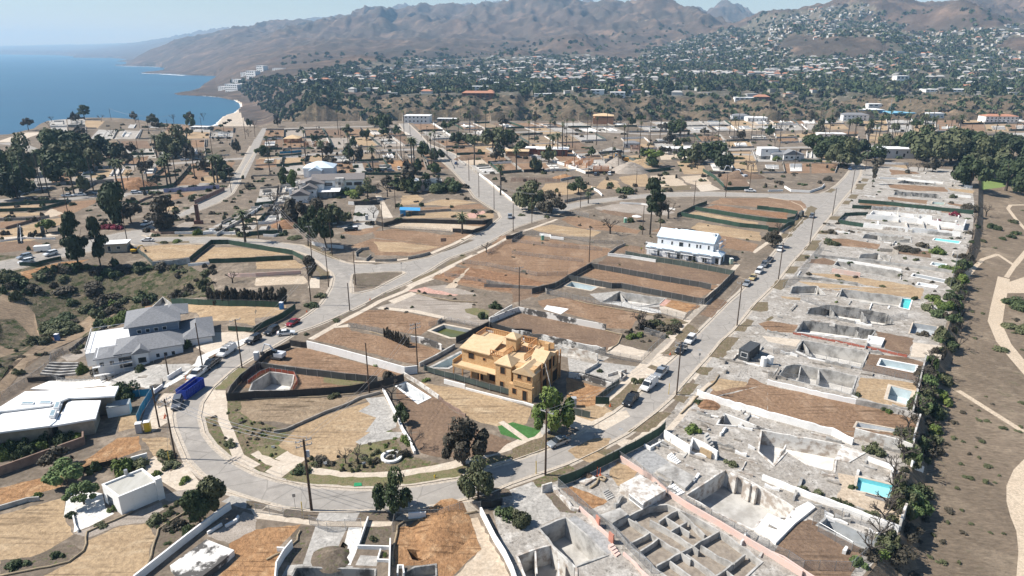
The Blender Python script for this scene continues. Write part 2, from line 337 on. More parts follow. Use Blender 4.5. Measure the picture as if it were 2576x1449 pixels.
c=_mix(t,_ramp(t,n2,0.35,0.65),(0.006,0.062,0.125),(0.010,0.085,0.150));t.links.new(c,b.inputs['Base Color']);b.inputs['Roughness'].default_value=0.35;b.inputs['Specular IOR Level'].default_value=0.35
bp=t.nodes.new('ShaderNodeBump');bp.inputs['Strength'].default_value=0.6;bp.inputs['Distance'].default_value=2.0;t.links.new(n1,bp.inputs['Height']);t.links.new(bp.outputs[0],b.inputs['Normal'])
mb=MB();mb.add([(-28000,150,SEA),(28000,150,SEA),(28000,26500,SEA),(-28000,26500,SEA)],[(0,1,2,3)]);tag(mb.build('sea',m),kind='structure')
sf=mat('surf_foam',(0.8,0.82,0.82),0.6,var=0.1)
for pts in ([(520,321),(545,314),(562,296),(592,286),(609,271),(607,262),(592,252),(556,245),(500,240.6),(445,238)],[(463,190),(400,186),(352,184.5)],[(400,169),(340,167.2),(288,165.6)]):
 ww=[Vector((*Gz(x,y,SEA),0))for x,y in pts];mb=MB();wd=5.0 if pts[0][0]>500 else 14.0
 fine=[]
 for a,b2 in zip(ww[:-1],ww[1:]):
  k=max(1,int((b2-a).length/15))
  for i in range(k):fine.append(a.lerp(b2,i/k))
 vs=[]
 for i,p in enumerate(fine):
  d=(fine[min(i+1,len(fine)-1)]-fine[max(0,i-1)]);nn=Vector((-d.y,d.x,0)).normalized();ww_=wd*(0.4+random.random())
  vs+=[(p.x-nn.x*ww_,p.y-nn.y*ww_,SEA+0.3),(p.x+nn.x*ww_*.8,p.y+nn.y*ww_*.8,SEA+0.3)]
 mb.add(vs,[(2*i,2*i+1,2*i+3,2*i+2)for i in range(len(fine)-1)]);tag(mb.build('surf',sf),kind='structure')
# ------------------------------------------------------------------ ground kinds
GK={}
def gk(k,obj,*a,**kw):GK[k]=(obj,mat_ground('g_'+k,*a,**kw))
gk('base','ground',(0.215,0.172,0.132),(0.125,0.104,0.08),(0.29,0.238,0.185),s=0.06,fine=0.9,spot=(0.10,0.09,0.065),bump=0.8,spot_lo=0.6)
gk('brown','ground',(0.28,0.182,0.115),(0.212,0.135,0.085),(0.33,0.228,0.152),s=0.07,fine=1.3,bump=1.0,bdist=0.3,spot_lo=0.64,stretch=(1.0,0.45,1),rot=0.9,tracks=.7)
gk('dbrown','ground',(0.215,0.145,0.098),(0.155,0.108,0.076),(0.255,0.178,0.12),s=0.08,fine=1.6,bump=0.9,bdist=0.2,stretch=(1.0,0.4,1),rot=0.9,tracks=.5)
gk('red','ground',(0.31,0.18,0.105),(0.22,0.125,0.072),(0.37,0.225,0.14),s=0.12,fine=1.0,bump=1.0,bdist=0.6,tracks=.7)
gk('tan','ground',(0.41,0.30,0.185),(0.32,0.228,0.14),(0.46,0.355,0.235),s=0.08,fine=1.2,bump=1.0,bdist=0.25,stretch=(0.5,1.3,1),rot=0.3,tracks=.6)
gk('sand','ground',(0.50,0.41,0.31),(0.41,0.33,0.245),(0.55,0.47,0.37),s=0.1,fine=1.5,bump=0.7,bdist=0.15)
gk('orange','ground',(0.42,0.245,0.125),(0.31,0.17,0.085),(0.50,0.33,0.19),s=0.12,fine=1.0,bump=1.0,bdist=0.6,tracks=.7)
gk('loam','ground',(0.31,0.235,0.16),(0.22,0.165,0.11),(0.37,0.29,0.20),s=0.12,fine=1.2,spot=(0.17,0.14,0.085),bump=1.0,bdist=0.3,stretch=(0.5,1.6,1),rot=0.3,spot_lo=0.64,tracks=.9)
gk('mulch','ground',(0.165,0.130,0.10),(0.115,0.095,0.072),(0.21,0.17,0.13),s=0.2,fine=2.5,spot=(0.10,0.115,0.045),bump=0.8)
gk('scrub','ground',(0.205,0.155,0.105),(0.125,0.115,0.062),(0.25,0.195,0.14),s=0.15,fine=2.0,spot=(0.095,0.125,0.04),bump=1.0,bdist=0.3,spot_lo=0.52)
gk('verge','ground',(0.20,0.15,0.105),(0.15,0.125,0.075),(0.25,0.195,0.14),s=0.25,fine=2.2,spot=(0.135,0.13,0.065),bump=1.0,bdist=0.25,spot_lo=0.53)
gk('gravel','ground',(0.36,0.315,0.27),(0.28,0.24,0.20),(0.42,0.37,0.32),s=0.15,fine=4.0,bump=0.7,tracks=.5)
gk('ravine','ground',(0.165,0.135,0.092),(0.10,0.092,0.058),(0.235,0.185,0.13),s=0.07,fine=0.8,spot=(0.045,0.06,0.022),bump=1.0,bdist=0.8,spot_lo=0.5)
gk('slope','ground',(0.255,0.198,0.143),(0.18,0.14,0.10),(0.315,0.25,0.18),s=0.035,fine=0.8,spot=(0.19,0.16,0.105),bump=1.0,bdist=0.5,spot_lo=0.6,fs=(0.7,2.6,1),rot=0.75)
gk('dryslope','ground',(0.33,0.245,0.165),(0.24,0.18,0.125),(0.40,0.31,0.215),s=0.06,fine=1.0,spot=(0.15,0.135,0.085),bump=1.0,bdist=0.4,spot_lo=0.64,fs=(0.6,2.2,1),rot=-0.6)
gk('trail','path',(0.56,0.46,0.345),(0.50,0.405,0.30),None,s=0.1,fine=2.5,bump=0.2)
gk('lawn','lawn',(0.06,0.16,0.045),(0.05,0.125,0.035),(0.08,0.19,0.06),s=0.3,fine=4.0,bump=0.5)
gk('greenish','lawn',(0.145,0.15,0.065),(0.21,0.165,0.105),(0.11,0.13,0.05),s=0.5,fine=3.5,bump=0.7)
gk('golf','lawn',(0.20,0.27,0.09),(0.17,0.23,0.08),None,s=0.1,fine=2,bump=0.2)
gk('asph','road',(0.325,0.30,0.27),(0.28,0.26,0.235),(0.37,0.34,0.305),s=0.09,fine=0.5,spot=(0.22,0.205,0.185),bump=0.0,fa=(.86,1.12),spot_lo=0.67,cracks=.13)
gk('gutter','road',(0.46,0.405,0.335),(0.41,0.36,0.30),None,s=0.2,fine=2,bump=0.1)
gk('walk','pavement',(0.55,0.475,0.385),(0.47,0.40,0.32),(0.60,0.53,0.44),s=0.25,fine=1.4,bump=0.1,fa=(.8,1.16),spot=(0.40,0.33,0.26),spot_lo=0.66,cracks=.3)
gk('conc','pavement',(0.41,0.39,0.36),(0.31,0.295,0.27),(0.50,0.475,0.435),s=0.15,fine=1.4,spot=(0.25,0.24,0.225),bump=0.25,spot_lo=0.6,cracks=.28)
gk('white','pavement',(0.68,0.665,0.63),(0.58,0.565,0.53),(0.74,0.73,0.69),s=0.2,fine=1.4,bump=0.2,spot=(0.42,0.40,0.37),spot_lo=0.66,cracks=.25)
gk('rubble','pavement',(0.42,0.395,0.36),(0.26,0.228,0.19),(0.56,0.53,0.485),s=0.13,fine=1.6,spot=(0.15,0.135,0.115),bump=0.8,bdist=0.3,spot_lo=0.57)
gk('pink','pavement',(0.50,0.30,0.24),(0.44,0.27,0.22),(0.56,0.40,0.34),s=0.3,fine=1.4,bump=0.2)
gk('slate','pavement',(0.34,0.34,0.335),(0.28,0.28,0.275),None,s=0.3,fine=1.4,bump=0.2)
PATCH=[]
SOFT=set('loam brown dbrown red tan sand orange mulch verge gravel greenish base scrub'.split());_sr=random.Random(8)
def patch(kind,*ss):
 p=W(*ss)
 if kind in SOFT:
  o=[]
  for a,b in zip(p,p[1:]+p[:1]):
   L=math.hypot(b[0]-a[0],b[1]-a[1]);d=a[1]/110.0;k=max(1,min(40,int(L/(1.1*d))))if a[1]<420 else 1
   for i in range(k):t=i/k;am=.22*d if i else 0;o.append((a[0]+(b[0]-a[0])*t+_sr.uniform(-am,am),a[1]+(b[1]-a[1])*t+_sr.uniform(-am,am)))
  p=o
 PATCH.append((kind,p))
def strip(kind,wd,*ss):
 pts=W(*ss)
 for a,b in zip(pts[:-1],pts[1:]):
  dx,dy=b[0]-a[0],b[1]-a[1];L=math.hypot(dx,dy)or 1;dx/=L;dy/=L;e=wd*0.22;hw=wd/2
  PATCH.append((kind,[(a[0]-dx*e+dy*hw,a[1]-dy*e-dx*hw),(b[0]+dx*e+dy*hw,b[1]+dy*e-dx*hw),(b[0]+dx*e-dy*hw,b[1]+dy*e+dx*hw),(a[0]-dx*e-dy*hw,a[1]-dy*e+dx*hw)]))
WALLJOBS=[]
LOTS=[]
def block(q,nx,ny,kinds='brown dbrown loam tan base base rubble mulch conc',walls=0.6,inset=0.07,seed=1):
 rnd=random.Random(seed);q=[G(*p)for p in q];kinds=kinds.split()
 def bl(s,t):
  return (q[0][0]*(1-s)*(1-t)+q[1][0]*s*(1-t)+q[2][0]*s*t+q[3][0]*(1-s)*t,q[0][1]*(1-s)*(1-t)+q[1][1]*s*(1-t)+q[2][1]*s*t+q[3][1]*(1-s)*t)
 for i in range(nx):
  for j in range(ny):
   s0,s1,t0,t1=i/nx,(i+1)/nx,j/ny,(j+1)/ny;jt=lambda:(rnd.random()-.5)*inset/nx
   c=[bl(s0+inset/nx*rnd.random(),t0+inset/ny*rnd.random()),bl(s1-inset/nx*rnd.random(),t0+inset/ny*rnd.random()),bl(s1-inset/nx*rnd.random(),t1-inset/ny*rnd.random()),bl(s0+inset/nx*rnd.random(),t1-inset/ny*rnd.random())]
   k=rnd.choice(kinds);PATCH.append((k,c));LOTS.append((k,c))
   for e in range(4):
    if rnd.random()<walls*(0.9 if e in (1,2)else 0.35):WALLJOBS.append((c[e],c[(e+1)%4],rnd.random()))
def topkind(x,y):
 for k,pl in reversed(PATCH):
  if inpoly(x,y,pl):return k
# --- broad zones
patch('base','0: -400,1700 3000,1700 3000,290 -400,290')
patch('ravine','0: -300,655 0,640 110,655 150,690 240,700 300,680 390,690 470,665 530,700 545,745 430,760 380,775 330,800 280,815 235,850 200,850 120,870 60,900 0,960 -300,1080')
patch('dryslope','0: -300,1180 0,1000 60,930 130,880 200,850 250,815 290,790 300,775 282,765 230,790 170,835 110,850 60,890 0,960 -300,1090')
patch('dryslope','0: 0,770 40,760 90,800 100,850 60,880 0,900 -100,900 -100,800')
patch('ravine','0: 0,812 40,810 90,860 50,882 0,870')
PATCH.append(('slope',PARK+[G(2900,1620),G(2900,300),G(2560,310)]))
strip('trail',3.6,'0: 2525,700 2520,724 2509,775 2503,812 2525,862 2560,905 2600,950')
patch('trail','16: 2700,150 2470,380 2400,540 2400,700 2440,850 2500,1000 2520,1200 2500,1449 2520,1700 2900,1700')
strip('trail',1.6,'12: 1925,1040 2576,1449','0: 2650,1110');strip('trail',1.6,'8: 2576,612 2440,615 2415,650 2490,750 2600,870',);strip('trail',1.5,'8: 2000,1325 2080,1240 2160,1160 2310,1110 2480,1222 2400,1340');strip('trail',1.8,'8: 2480,1222 2600,1080');patch('trail','8: 2300,1449 2420,1390 2600,1330 2700,1330 2700,1500 2380,1500')
patch('golf','8: 2150,330 2230,330 2400,360 2450,300 2480,400 2330,440 2150,460');patch('golf','8: 1930,170 2050,190 2040,200 1930,185')
patch('rubble','0: 2165,418 2300,420 2440,430 2452,520 2445,600 2405,700 2395,760 2370,850 2330,930 2300,1060 2285,1150 2258,1345 2160,1460 1900,1600 1500,1600 1300,1500 1240,1290 1260,1240 1330,1215 1440,1190 1590,1110 1700,1010 1790,900 1870,800 1960,690 2050,590 2110,500')
patch('scrub','0: 505,1000 560,985 610,1000 650,1060 740,1090 960,1010 1010,1140 1110,1170 1290,1140 1380,1120 1370,1140 1160,1195 1040,1216 900,1226 780,1218 700,1205 620,1175 560,1140 525,1100 512,1050')
patch('mulch','0: 640,800 700,790 700,760 640,755')
# --- distant lots, block by block
block([(215,302),(590,322),(588,348),(160,352)],7,2,walls=.5,seed=2);block([(150,356),(588,350),(578,392),(205,404)],6,2,walls=.5,seed=3)
block([(120,300),(215,298),(220,345),(130,345)],2,2,kinds='tan sand conc base',walls=.6,seed=14)
block([(668,328),(1000,322),(1075,366),(648,380)],7,2,kinds='brown dbrown dbrown tan gravel',walls=.7,seed=4)
block([(650,396),(1110,380),(1135,404),(640,418)],8,1,seed=5);block([(640,418),(1135,404),(1145,425),(632,446)],7,1,seed=6)
block([(1038,312),(1330,309),(1420,336),(1085,352)],6,2,seed=7);block([(1330,309),(1700,306),(1740,332),(1420,336)],6,2,seed=17);block([(1088,354),(1500,338),(1560,374),(1150,392)],6,2,seed=8)
block([(1140,395),(1500,380),(1540,425),(1200,440)],6,2,seed=9,kinds='brown dbrown gravel conc sand');block([(1700,306),(2110,300),(2140,326),(1740,332)],7,2,seed=10,kinds='tan brown conc sand rubble')
block([(1560,350),(1930,336),(1960,372),(1590,376)],6,2,seed=11);block([(1945,338),(2160,330),(2160,356),(1960,360)],4,2,seed=12,kinds='brown tan brown sand')
block([(2170,300),(2590,296),(2600,330),(2175,333)],7,2,seed=13,kinds='brown tan brown conc');block([(2175,336),(2600,333),(2600,356),(2180,360)],6,1,seed=23,kinds='brown tan conc base')
block([(1640,384),(2130,376),(2120,410),(1690,404)],8,1,seed=15,kinds='conc sand tan base');block([(1700,405),(2110,412),(2100,436),(1720,440)],6,1,seed=16,kinds='tan base brown')
block([(120,425),(560,408),(540,440),(90,470)],6,1,seed=18,kinds='tan base brown gravel',walls=.3);block([(-60,590),(100,560),(110,600),(-80,640)],3,1,seed=19,kinds='tan base')
block([(-120,420),(60,400),(60,440),(-140,470)],2,1,seed=20,kinds='tan base')
block([(660,455),(760,450),(740,510),(640,520)],2,3,seed=21,kinds='conc rubble base',walls=.8);block([(630,525),(720,515),(700,590),(470,600)],3,3,seed=22,kinds='conc rubble sand base',walls=.8)
block([(1180,560),(1245,560),(1225,590),(1090,620)],1,1,seed=24,kinds='brown',walls=0)
# --- street verges and pavements
strip('walk',1.7,'0: 1560,1118 1640,1085 1712,990 1790,888 1880,775 1975,655 2052,560 2100,500 2145,447 2175,415')
strip('walk',1.6,'0: 1575,1005 1600,960 1655,895 1745,790 1860,660 1960,590 2010,540')
patch('base','0: 1545,1100 1590,1107 1690,1035 1750,960 1735,935')
KERBS=[]
def band(a,b,kerb=True,kind='asph'):
 A=W(*a)if not isinstance(a,str)else W(a);B=W(*b)if not isinstance(b,str)else W(b)
 PATCH.append((kind,A+B[::-1]))
 if kerb:KERBS.append(A);KERBS.append(B)
def kerb(*ss):KERBS.append(W(*ss))
band('0: 2147,410 2140,425 2125,445 2105,465 2082,480 2060,487','0: 2170,412 2165,440 2150,470 2132,490 2112,515 2098,530',False);kerb('0: 2170,412 2165,440 2150,470 2132,490 2112,515 2087,548')
patch('asph','0: 2060,487 2110,500 2098,532 2060,580 2028,540 2016,518 1990,506 1990,486');kerb('0: 2147,410 2140,425 2125,445 2105,465 2082,480 2060,487');kerb('0: 1994,580 2022,550 2025,530 2014,517 1990,507')
band('0: 2028,540 1994,580 1960,620 1925,663 1862,733 1832,760 1792,800 1757,835 1700,895 1672,920 1640,952 1608,987 1565,1024 1545,1040 1490,1072 1443,1098 1413,1112 1370,1130 1288,1159','0: 2087,548 2062,578 2028,625 1995,660 1955,712 1900,765 1846,832 1816,858 1786,895 1752,932 1712,977 1692,1002 1655,1035 1581,1092 1502,1135 1427,1170 1340,1200 1290,1218')
band('0: 1289,1159 1244,1171 1161,1201 1044,1220 956,1229 894,1229 784,1222 706,1209 644,1191 575,1154 537,1120 515,1090 505,1049 512,1014 537,976 587,931 644,896 699,866 751,834 784,824','0: 1291,1217 1230,1243 1171,1258 1100,1274 1026,1283 894,1289 784,1288 714,1280 640,1260 570,1237 505,1195 470,1158 450,1110 438,1080 433,1049 437,1012 480,953 512,926 550,904 600,874 644,850 714,826 769,794')
band('0: 784,824 834,804 881,782 919,764 969,736','0: 769,794 804,768 819,748 836,724 900,737',False);kerb('0: 784,824 834,804 881,782 919,764 969,736 1024,712 1081,680 1129,650 1194,627 1244,602 1288,577 1303,570 1350,555 1400,541 1413,533 1450,523 1505,511 1563,503 1650,496 1780,494 1932,496 1985,505');kerb('0: 769,794 804,768 819,748 833,722 838,700 833,686 819,676 794,655 769,640 719,625 644,617')
patch('asph','0: 836,726 838,700 833,686 819,676 869,660 894,664 920,664 892,688 886,715 884,737 950,724 970,737 900,770')
band('0: 644,605 719,612 764,617 794,630 834,647 869,660 894,664','0: 644,617 719,625 769,640 794,655 819,677 830,690 836,712',False);kerb('0: 560,596 644,605 719,612 764,617 794,630 834,647 869,660 894,664 1000,662 1079,647 1156,615 1206,587 1241,562 1259,547 1254,535 1194,497 1169,462 1144,435 1119,412 1112,395')
band('0: 894,664 1000,662 1079,647 1156,615 1206,587 1241,562 1261,547','0: 886,688 969,683 1019,687 1081,660 1129,645 1200,620 1290,577',False)
band('0: 940,726 985,704 1019,687 1081,660 1129,640 1200,600','0: 969,736 1024,712 1081,680 1129,650 1194,627 1244,602',False)
patch('asph','0: 1200,600 1241,562 1261,547 1254,535 1288,510 1320,530 1410,520 1413,533 1400,542 1350,555 1303,570 1244,602')
kerb('0: 888,690 969,684 1012,683 1019,688 990,703 944,727 906,737 885,737 884,715 888,690')
band('0: 1004,311 1026,345 1044,362 1080,385 1119,412 1144,435 1169,462 1194,497 1254,535','0: 1027,310 1056,337 1079,362 1144,387 1189,422 1214,445 1244,472 1290,508 1320,530')
band('0: 1290,508 1330,514 1408,517 1488,502 1558,494 1663,484 1788,482 1932,487 2060,487','0: 1300,560 1350,555 1400,541 1450,523 1505,511 1563,503 1650,496 1780,494 1932,496 1990,506',False);kerb('0: 1300,518 1350,517 1408,517 1488,502 1558,494 1663,484 1788,482 1932,487 2060,487')
band('5: 1350,870 1500,940 2200,932 2576,957','5: 1240,1030 1350,1017 2000,1000 2576,1021',False);kerb('5: 1430,915 1500,940 2200,932 2400,945');kerb('5: 1300,1000 1350,1017 2000,1000 2576,1021')
band('0: 640,600 700,608 720,612','0: 640,618 700,624 720,626',False)
band('5: -200,1215 160,1150 600,1055 930,950 1200,890 1430,860','5: -200,1335 230,1245 620,1140 930,1080 1150,1040 1300,1000',True)
patch('asph','5: 1200,890 1430,850 1560,860 1500,940 1350,1017 1150,1040')
band('5: 1430,860 1560,800 1800,700 1950,620 2150,515 2310,435 2350,330 2430,200 2520,20','5: 1500,940 1560,860 1760,755 1950,692 2200,592 2340,500 2400,400 2450,270 2576,60')
band('0: 630,370 648,340 660,322','0: 640,400 660,350 672,322',False);band('0: 606,445 630,370 640,350','0: 616,450 640,400 655,360',False)
strip('asph',9,'0: 660,404 790,388 960,378 1110,374');strip('asph',8,'0: 670,325 820,320 1004,317')
strip('asph',9,'0: 150,424 240,421 400,414 560,402 620,398');strip('asph',9,'0: -60,510 60,500 100,474 115,440 120,405 105,385 50,365 10,360');strip('walk',16,'0: 20,356 50,345 85,334');strip('asph',8,'0: 160,502 250,492 350,486 420,476 520,462 560,452')
strip('asph',9,'0: 1110,395 1250,385 1370,392 1480,388 1590,378 1690,384 1800,378 1960,372 2150,368 2400,362 2600,360');strip('asph',8,'0: 1030,340 1260,334 1440,328 1640,338 1740,334 1932,320 2180,300')
strip('walk',7,'0: 1700,384 1800,410 1840,440 1870,460')
strip('asph',8,'0: 1690,395 1850,388 2000,392 2150,412')
for _k in KERBS:
 for a,b in zip(_k[:-1],_k[1:]):
  dx,dy=b[0]-a[0],b[1]-a[1];L=math.hypot(dx,dy)or 1;nx_,ny_=-dy/L*.75,dx/L*.75
  PATCH.append(('gutter',[(a[0]+nx_,a[1]+ny_),(b[0]+nx_,b[1]+ny_),(b[0]-nx_,b[1]-ny_),(a[0]-nx_,a[1]-ny_)]))
strip('walk',2.0,'9: 2240,1130 2235,1200 2245,1330 2300,1449','0: 600,1149 640,1172');patch('walk','0: 505,1048 512,1014 560,1003 570,1035 560,1048');patch('walk','9: 2090,1030 2270,1030 2280,1140 2060,1160')
strip('walk',2.2,'14: 560,390 700,410 900,440 1150,445 1450,425 1800,370 1980,330 2200,260 2576,140','15: 180,60 330,0');patch('walk','14: 90,400 420,165 600,200 240,470');strip('walk',1.8,'14: 0,210 140,300 240,330');strip('walk',1.4,'14: 230,270 420,150')
patch('greenish','14: 0,170 120,130 250,130 340,180 180,265 60,230');patch('greenish','14: 300,480 330,430 560,420 900,455 1450,450 2000,370 2060,440 1600,515 1250,548 1000,548 560,520');patch('greenish','9: 2150,1020 2400,800 2560,830 2340,960 2260,1020')
patch('greenish','14: 980,180 1100,90 1300,150 1450,180 1400,300 1250,320 1050,260')
patch('loam','0: 607,1010 700,1003 860,999 925,993 930,1006 870,1024 820,1040 760,1062 735,1068 690,1060 640,1062 607,1040');patch('tan','0: 735,1088 760,1068 820,1045 870,1028 930,1010 965,1005 990,1010 975,1050 925,1095 900,1115 885,1140 840,1160 790,1155 740,1145 700,1120')
patch('conc','10: 1100,1110 1290,1092 1420,1310 1410,1400 1300,1449 1100,1449 1210,1305 1030,1240 1150,1170');patch('conc','14: 1150,0 1480,0 1440,60 1300,80 1050,130 1000,100')
patch('dbrown','10: 1400,1010 1500,955 1640,1010 1850,1135 2080,1295 2240,1449 1540,1449 1500,1300 1440,1160','14: 1500,0');patch('dbrown','0: 1020,1095 1060,1085 1200,1080 1288,1110 1250,1140 1180,1150 1100,1150 1060,1140')
patch('tan','10: 1640,940 1850,985 2110,1020 2576,1145','11: 190,1210 150,1360 60,1420 -100,1400 -300,1360','10: 2100,1290 1850,1110');patch('lawn','0: 1252,1072 1290,1062 1362,1082 1345,1098 1312,1108 1260,1092');strip('walk',1.3,'0: 1262,1062 1320,1104')
patch('conc','0: 1350,1052 1395,1085 1388,1105 1362,1092');patch('verge','15: 0,170 150,100 300,60 350,0 500,0 330,180 0,290')
patch('brown','10: 0,830 140,850 380,870 720,890 1200,950 1150,1010 700,1040 0,1042');patch('brown','9: 2500,930 2576,915 2576,1000 2440,1010 2380,960');patch('greenish','10: 680,900 900,920 1200,965 1180,990 900,980 680,950')
patch('brown','10: 370,605 520,605 1000,740 1500,870 1480,885 1300,900 700,830 400,790 60,745 100,700');patch('brown','10: 545,512 730,410 930,395 960,430 1300,500 1560,548 1640,565 1870,632 1990,600 1640,785 1130,650')
patch('brown','10: 850,358 1130,222 1300,215 1600,265 1860,312 1740,410 1660,475 1560,460 950,350');patch('gravel','10: 1330,160 1640,60 1850,130 2200,155 2120,250 2400,335 2270,380 1870,305 1500,230 1200,200');patch('walk','10: 1330,130 1560,40 1620,60 1390,160');patch('pink','10: 1520,30 1700,-10 2110,20 2010,80');strip('walk',2,'10: 1250,200 1600,235 1900,300')
patch('mulch','10: 1100,160 1300,50 1460,5 1440,30 1200,170 1110,180');patch('mulch','10: 750,320 950,235 1010,230 820,340');strip('walk',1.8,'10: 560,510 860,340 1130,200 1250,130 1500,30','0: 1040,718 1090,700 1140,668');patch('walk','10: 760,400 930,360 950,390 730,405');patch('mulch','10: 560,430 680,390 700,410 570,450')
patch('greenish','10: 2100,210 2200,200 2350,230 2340,270 2200,275 2110,245')
patch('dbrown','11: 0,275 80,245 400,310 940,425 1100,485 1060,560 970,640 500,520 140,440 0,395');patch('brown','11: 260,130 500,90 750,130 1280,260 1200,420 950,400 950,360 560,260 300,190');patch('dbrown','10: 2350,350 2576,280 2576,390')
patch('walk','11: 970,600 1085,560 1400,640 1310,730 950,660');patch('mulch','11: 1110,480 1320,470 1500,540 1390,640 1080,565');patch('verge','11: 1490,660 1720,530 1900,440 1700,400 1850,440 1640,680');patch('verge','11: 1540,300 1750,330 1880,430 1700,540 1480,400')
patch('conc','11: 560,700 860,740 1260,790 1160,900 1000,960 580,880');patch('rubble','11: 0,440 850,640 980,700 850,770 560,700 0,560');patch('orange','11: 550,900 820,985 960,1010 880,1160 760,1230 620,1190 550,1100');patch('walk','11: 620,1240 900,1170 1020,1250 840,1390 740,1449 540,1380')
patch('tan','11: 700,1200 900,1175 1010,1240 800,1340 650,1290');patch('verge','11: 930,1180 1180,960 1280,980 1260,1040 1020,1230');strip('walk',1.8,'11: 880,1180 1060,1030 1220,870 1400,690 1580,520 1740,350 1900,200 1990,100')
patch('walk','11: 1160,870 1260,790 1500,680 1620,700 1530,790 1370,920 1320,900 1200,900');patch('verge','11: 1360,800 1400,770 1500,805 1440,830');patch('dbrown','11: 1890,270 2050,100 2170,140 2010,300')
patch('conc','11: 780,60 1080,30 1200,60 1560,100 1480,190 1250,200 900,150');patch('white','11: 950,150 1120,140 1560,240 1480,200 1650,260 1400,250');patch('orange','11: 1590,120 1900,180 1760,245 1530,180');patch('pink','11: 1480,170 1540,110 1600,125 1530,185');patch('walk','11: 1480,190 1540,185 1760,250 1720,320 1500,250')
patch('verge','11: 1550,300 1700,320 1780,350 1700,370 1540,330')
patch('tan','15: 560,190 700,120 850,60 1000,60 940,170 860,200 960,240 780,310 640,260',);patch('walk','11: 1020,1260 1150,1230 1190,1290 900,1449 740,1449 800,1390')
for _x,_y in ((1242,1262),(1562,1080),(1010,1075),(880,690),(1760,880),(1960,650)):
 _c=G(_x,_y);PATCH.append(('slate',[(_c[0]+math.cos(a*.785)*.5,_c[1]+math.sin(a*.785)*.5)for a in range(8)]))
patch('brown','0: 1230,622 1256,594 1290,590 1330,594 1545,627 1530,640 1490,655 1440,690 1380,718 1290,703 1150,664 1190,640');patch('brown','0: 1085,700 1145,670 1290,706 1380,722 1350,748 1215,728 1170,720');patch('red','0: 1090,695 1180,672 1290,690 1370,712 1330,735 1240,728 1150,708');patch('gravel','0: 1070,722 1120,716 1200,740 1140,740')
patch('brown','7: 680,1315 800,1240 1500,1330 2090,1425','11: 1900,100 1400,60 1100,0','7: 1100,1430');patch('dbrown','7: 870,1190 960,1130 1450,1195 1700,1230 2190,1310 2090,1415 1500,1320 850,1225');patch('sand','7: 520,1410 650,1360 1000,1420 940,1449 860,1449');patch('dbrown','7: 980,1070 1120,1010 1330,1040 1400,1110 1000,1090');patch('dbrown','11: 0,0 330,0 300,60 0,150')
patch('brown','7: 1400,880 1520,830 2000,880 2480,1010 2420,1090 2080,1040 1900,980 1700,920');patch('tan','7: 1880,790 2500,890 2500,980 2100,920 1800,850');patch('brown','7: 490,760 560,728 700,735 900,780 1300,870 1260,905 700,850 560,800');patch('tan','7: 190,840 400,810 900,885 820,930 500,930 270,880');patch('gravel','7: 830,640 1080,600 1500,640 1640,690 1560,720 900,670');patch('dbrown','7: 870,680 930,660 1300,715 1290,760 950,700')
patch('brown','7: 1980,600 2090,545 2576,545','8: 330,570 390,640 290,700 0,640','7: 2576,640');patch('red','7: 1940,640 2050,615 2576,680','8: 200,690 180,760 0,730','7: 2200,680');patch('tan','7: 1760,705 1870,680 2480,790 2470,820 2200,790 1720,715');patch('dbrown','8: -20,780 140,790 120,850 -30,850');patch('verge','8: 200,870 270,790 430,620 500,650 380,760 230,890');patch('verge','8: 130,900 250,905 240,930 150,950');patch('base','7: 2100,1060 2400,1080 2480,1120 2350,1220 2200,1200')
patch('tan','7: 280,490 330,400 560,385 850,430 800,445 720,490 520,512');patch('tan','7: 850,440 930,350 1060,370 1100,450 900,455');patch('tan','7: 1080,330 1350,300 1400,430 1200,430 1100,370');patch('sand','7: 1390,320 1640,310 1800,445 1540,460 1430,400');patch('verge','7: 1480,430 1800,415 1800,460 1560,475');patch('sand','7: 1690,330 1930,310 2010,390 1960,450 1740,380');patch('tan','7: 1100,120 1300,110 1400,160 1440,230 1320,245 1150,180');patch('brown','7: 50,205 330,190 420,220 330,250 180,285 20,270')
patch('dbrown','7: 2100,330 2330,300 2400,420 2150,430');patch('walk','7: 1850,420 1990,400 2100,460 1900,480');patch('sand','7: 1480,100 1700,90 1790,150 1500,160');patch('conc','7: 880,70 1000,30 1100,60 900,95');patch('sand','7: 500,230 750,210 800,290 650,270')
patch('brown','6: 1180,880 1400,850 1800,900 2060,940 1900,1030 1500,980 1190,940');patch('brown','6: 940,1030 1170,950 1500,985 1890,1030 1740,1090 1530,1125 1200,1120 1150,1060 1060,1060');patch('tan','6: 1180,980 1480,990 1850,1035 1600,1090 1250,1080');patch('sand','6: 1340,835 1460,790 1900,800 2290,830 2250,860 1980,880 1700,860 1500,850');patch('tan','6: 1640,610 1860,560 2050,560 2230,590 1960,625');patch('tan','6: 1450,620 1470,520 1620,510 1690,550 1640,600');patch('brown','6: 1640,640 1960,625 2250,600 2330,650 2000,660 1700,670');patch('tan','6: 1650,700 1960,680 2390,700 2380,750 2000,745 1480,745');patch('pink','6: 2120,700 2290,670 2310,690 2200,745 2140,745')
patch('mulch','6: 1010,1110 1060,1065 1140,1058 1150,1130 1080,1145');strip('walk',1.8,'6: 1000,1180 1300,1185 1560,1150 1760,1100 2000,1000 2230,880 2380,790');patch('mulch','6: 1120,1195 1330,1195 1760,1120 2050,1000 2150,960 2200,965 1900,1080 1500,1175 1200,1215')
patch('conc','6: 975,775 1000,620 1180,600 1240,680 1200,775');patch('conc','6: 800,830 1000,800 1160,780 1180,840 1000,870');patch('walk','6: 1200,520 1260,520 1300,600 1380,740 1280,750 1240,600');patch('brown','6: 840,900 1100,850 1250,830 1200,880 1050,920')
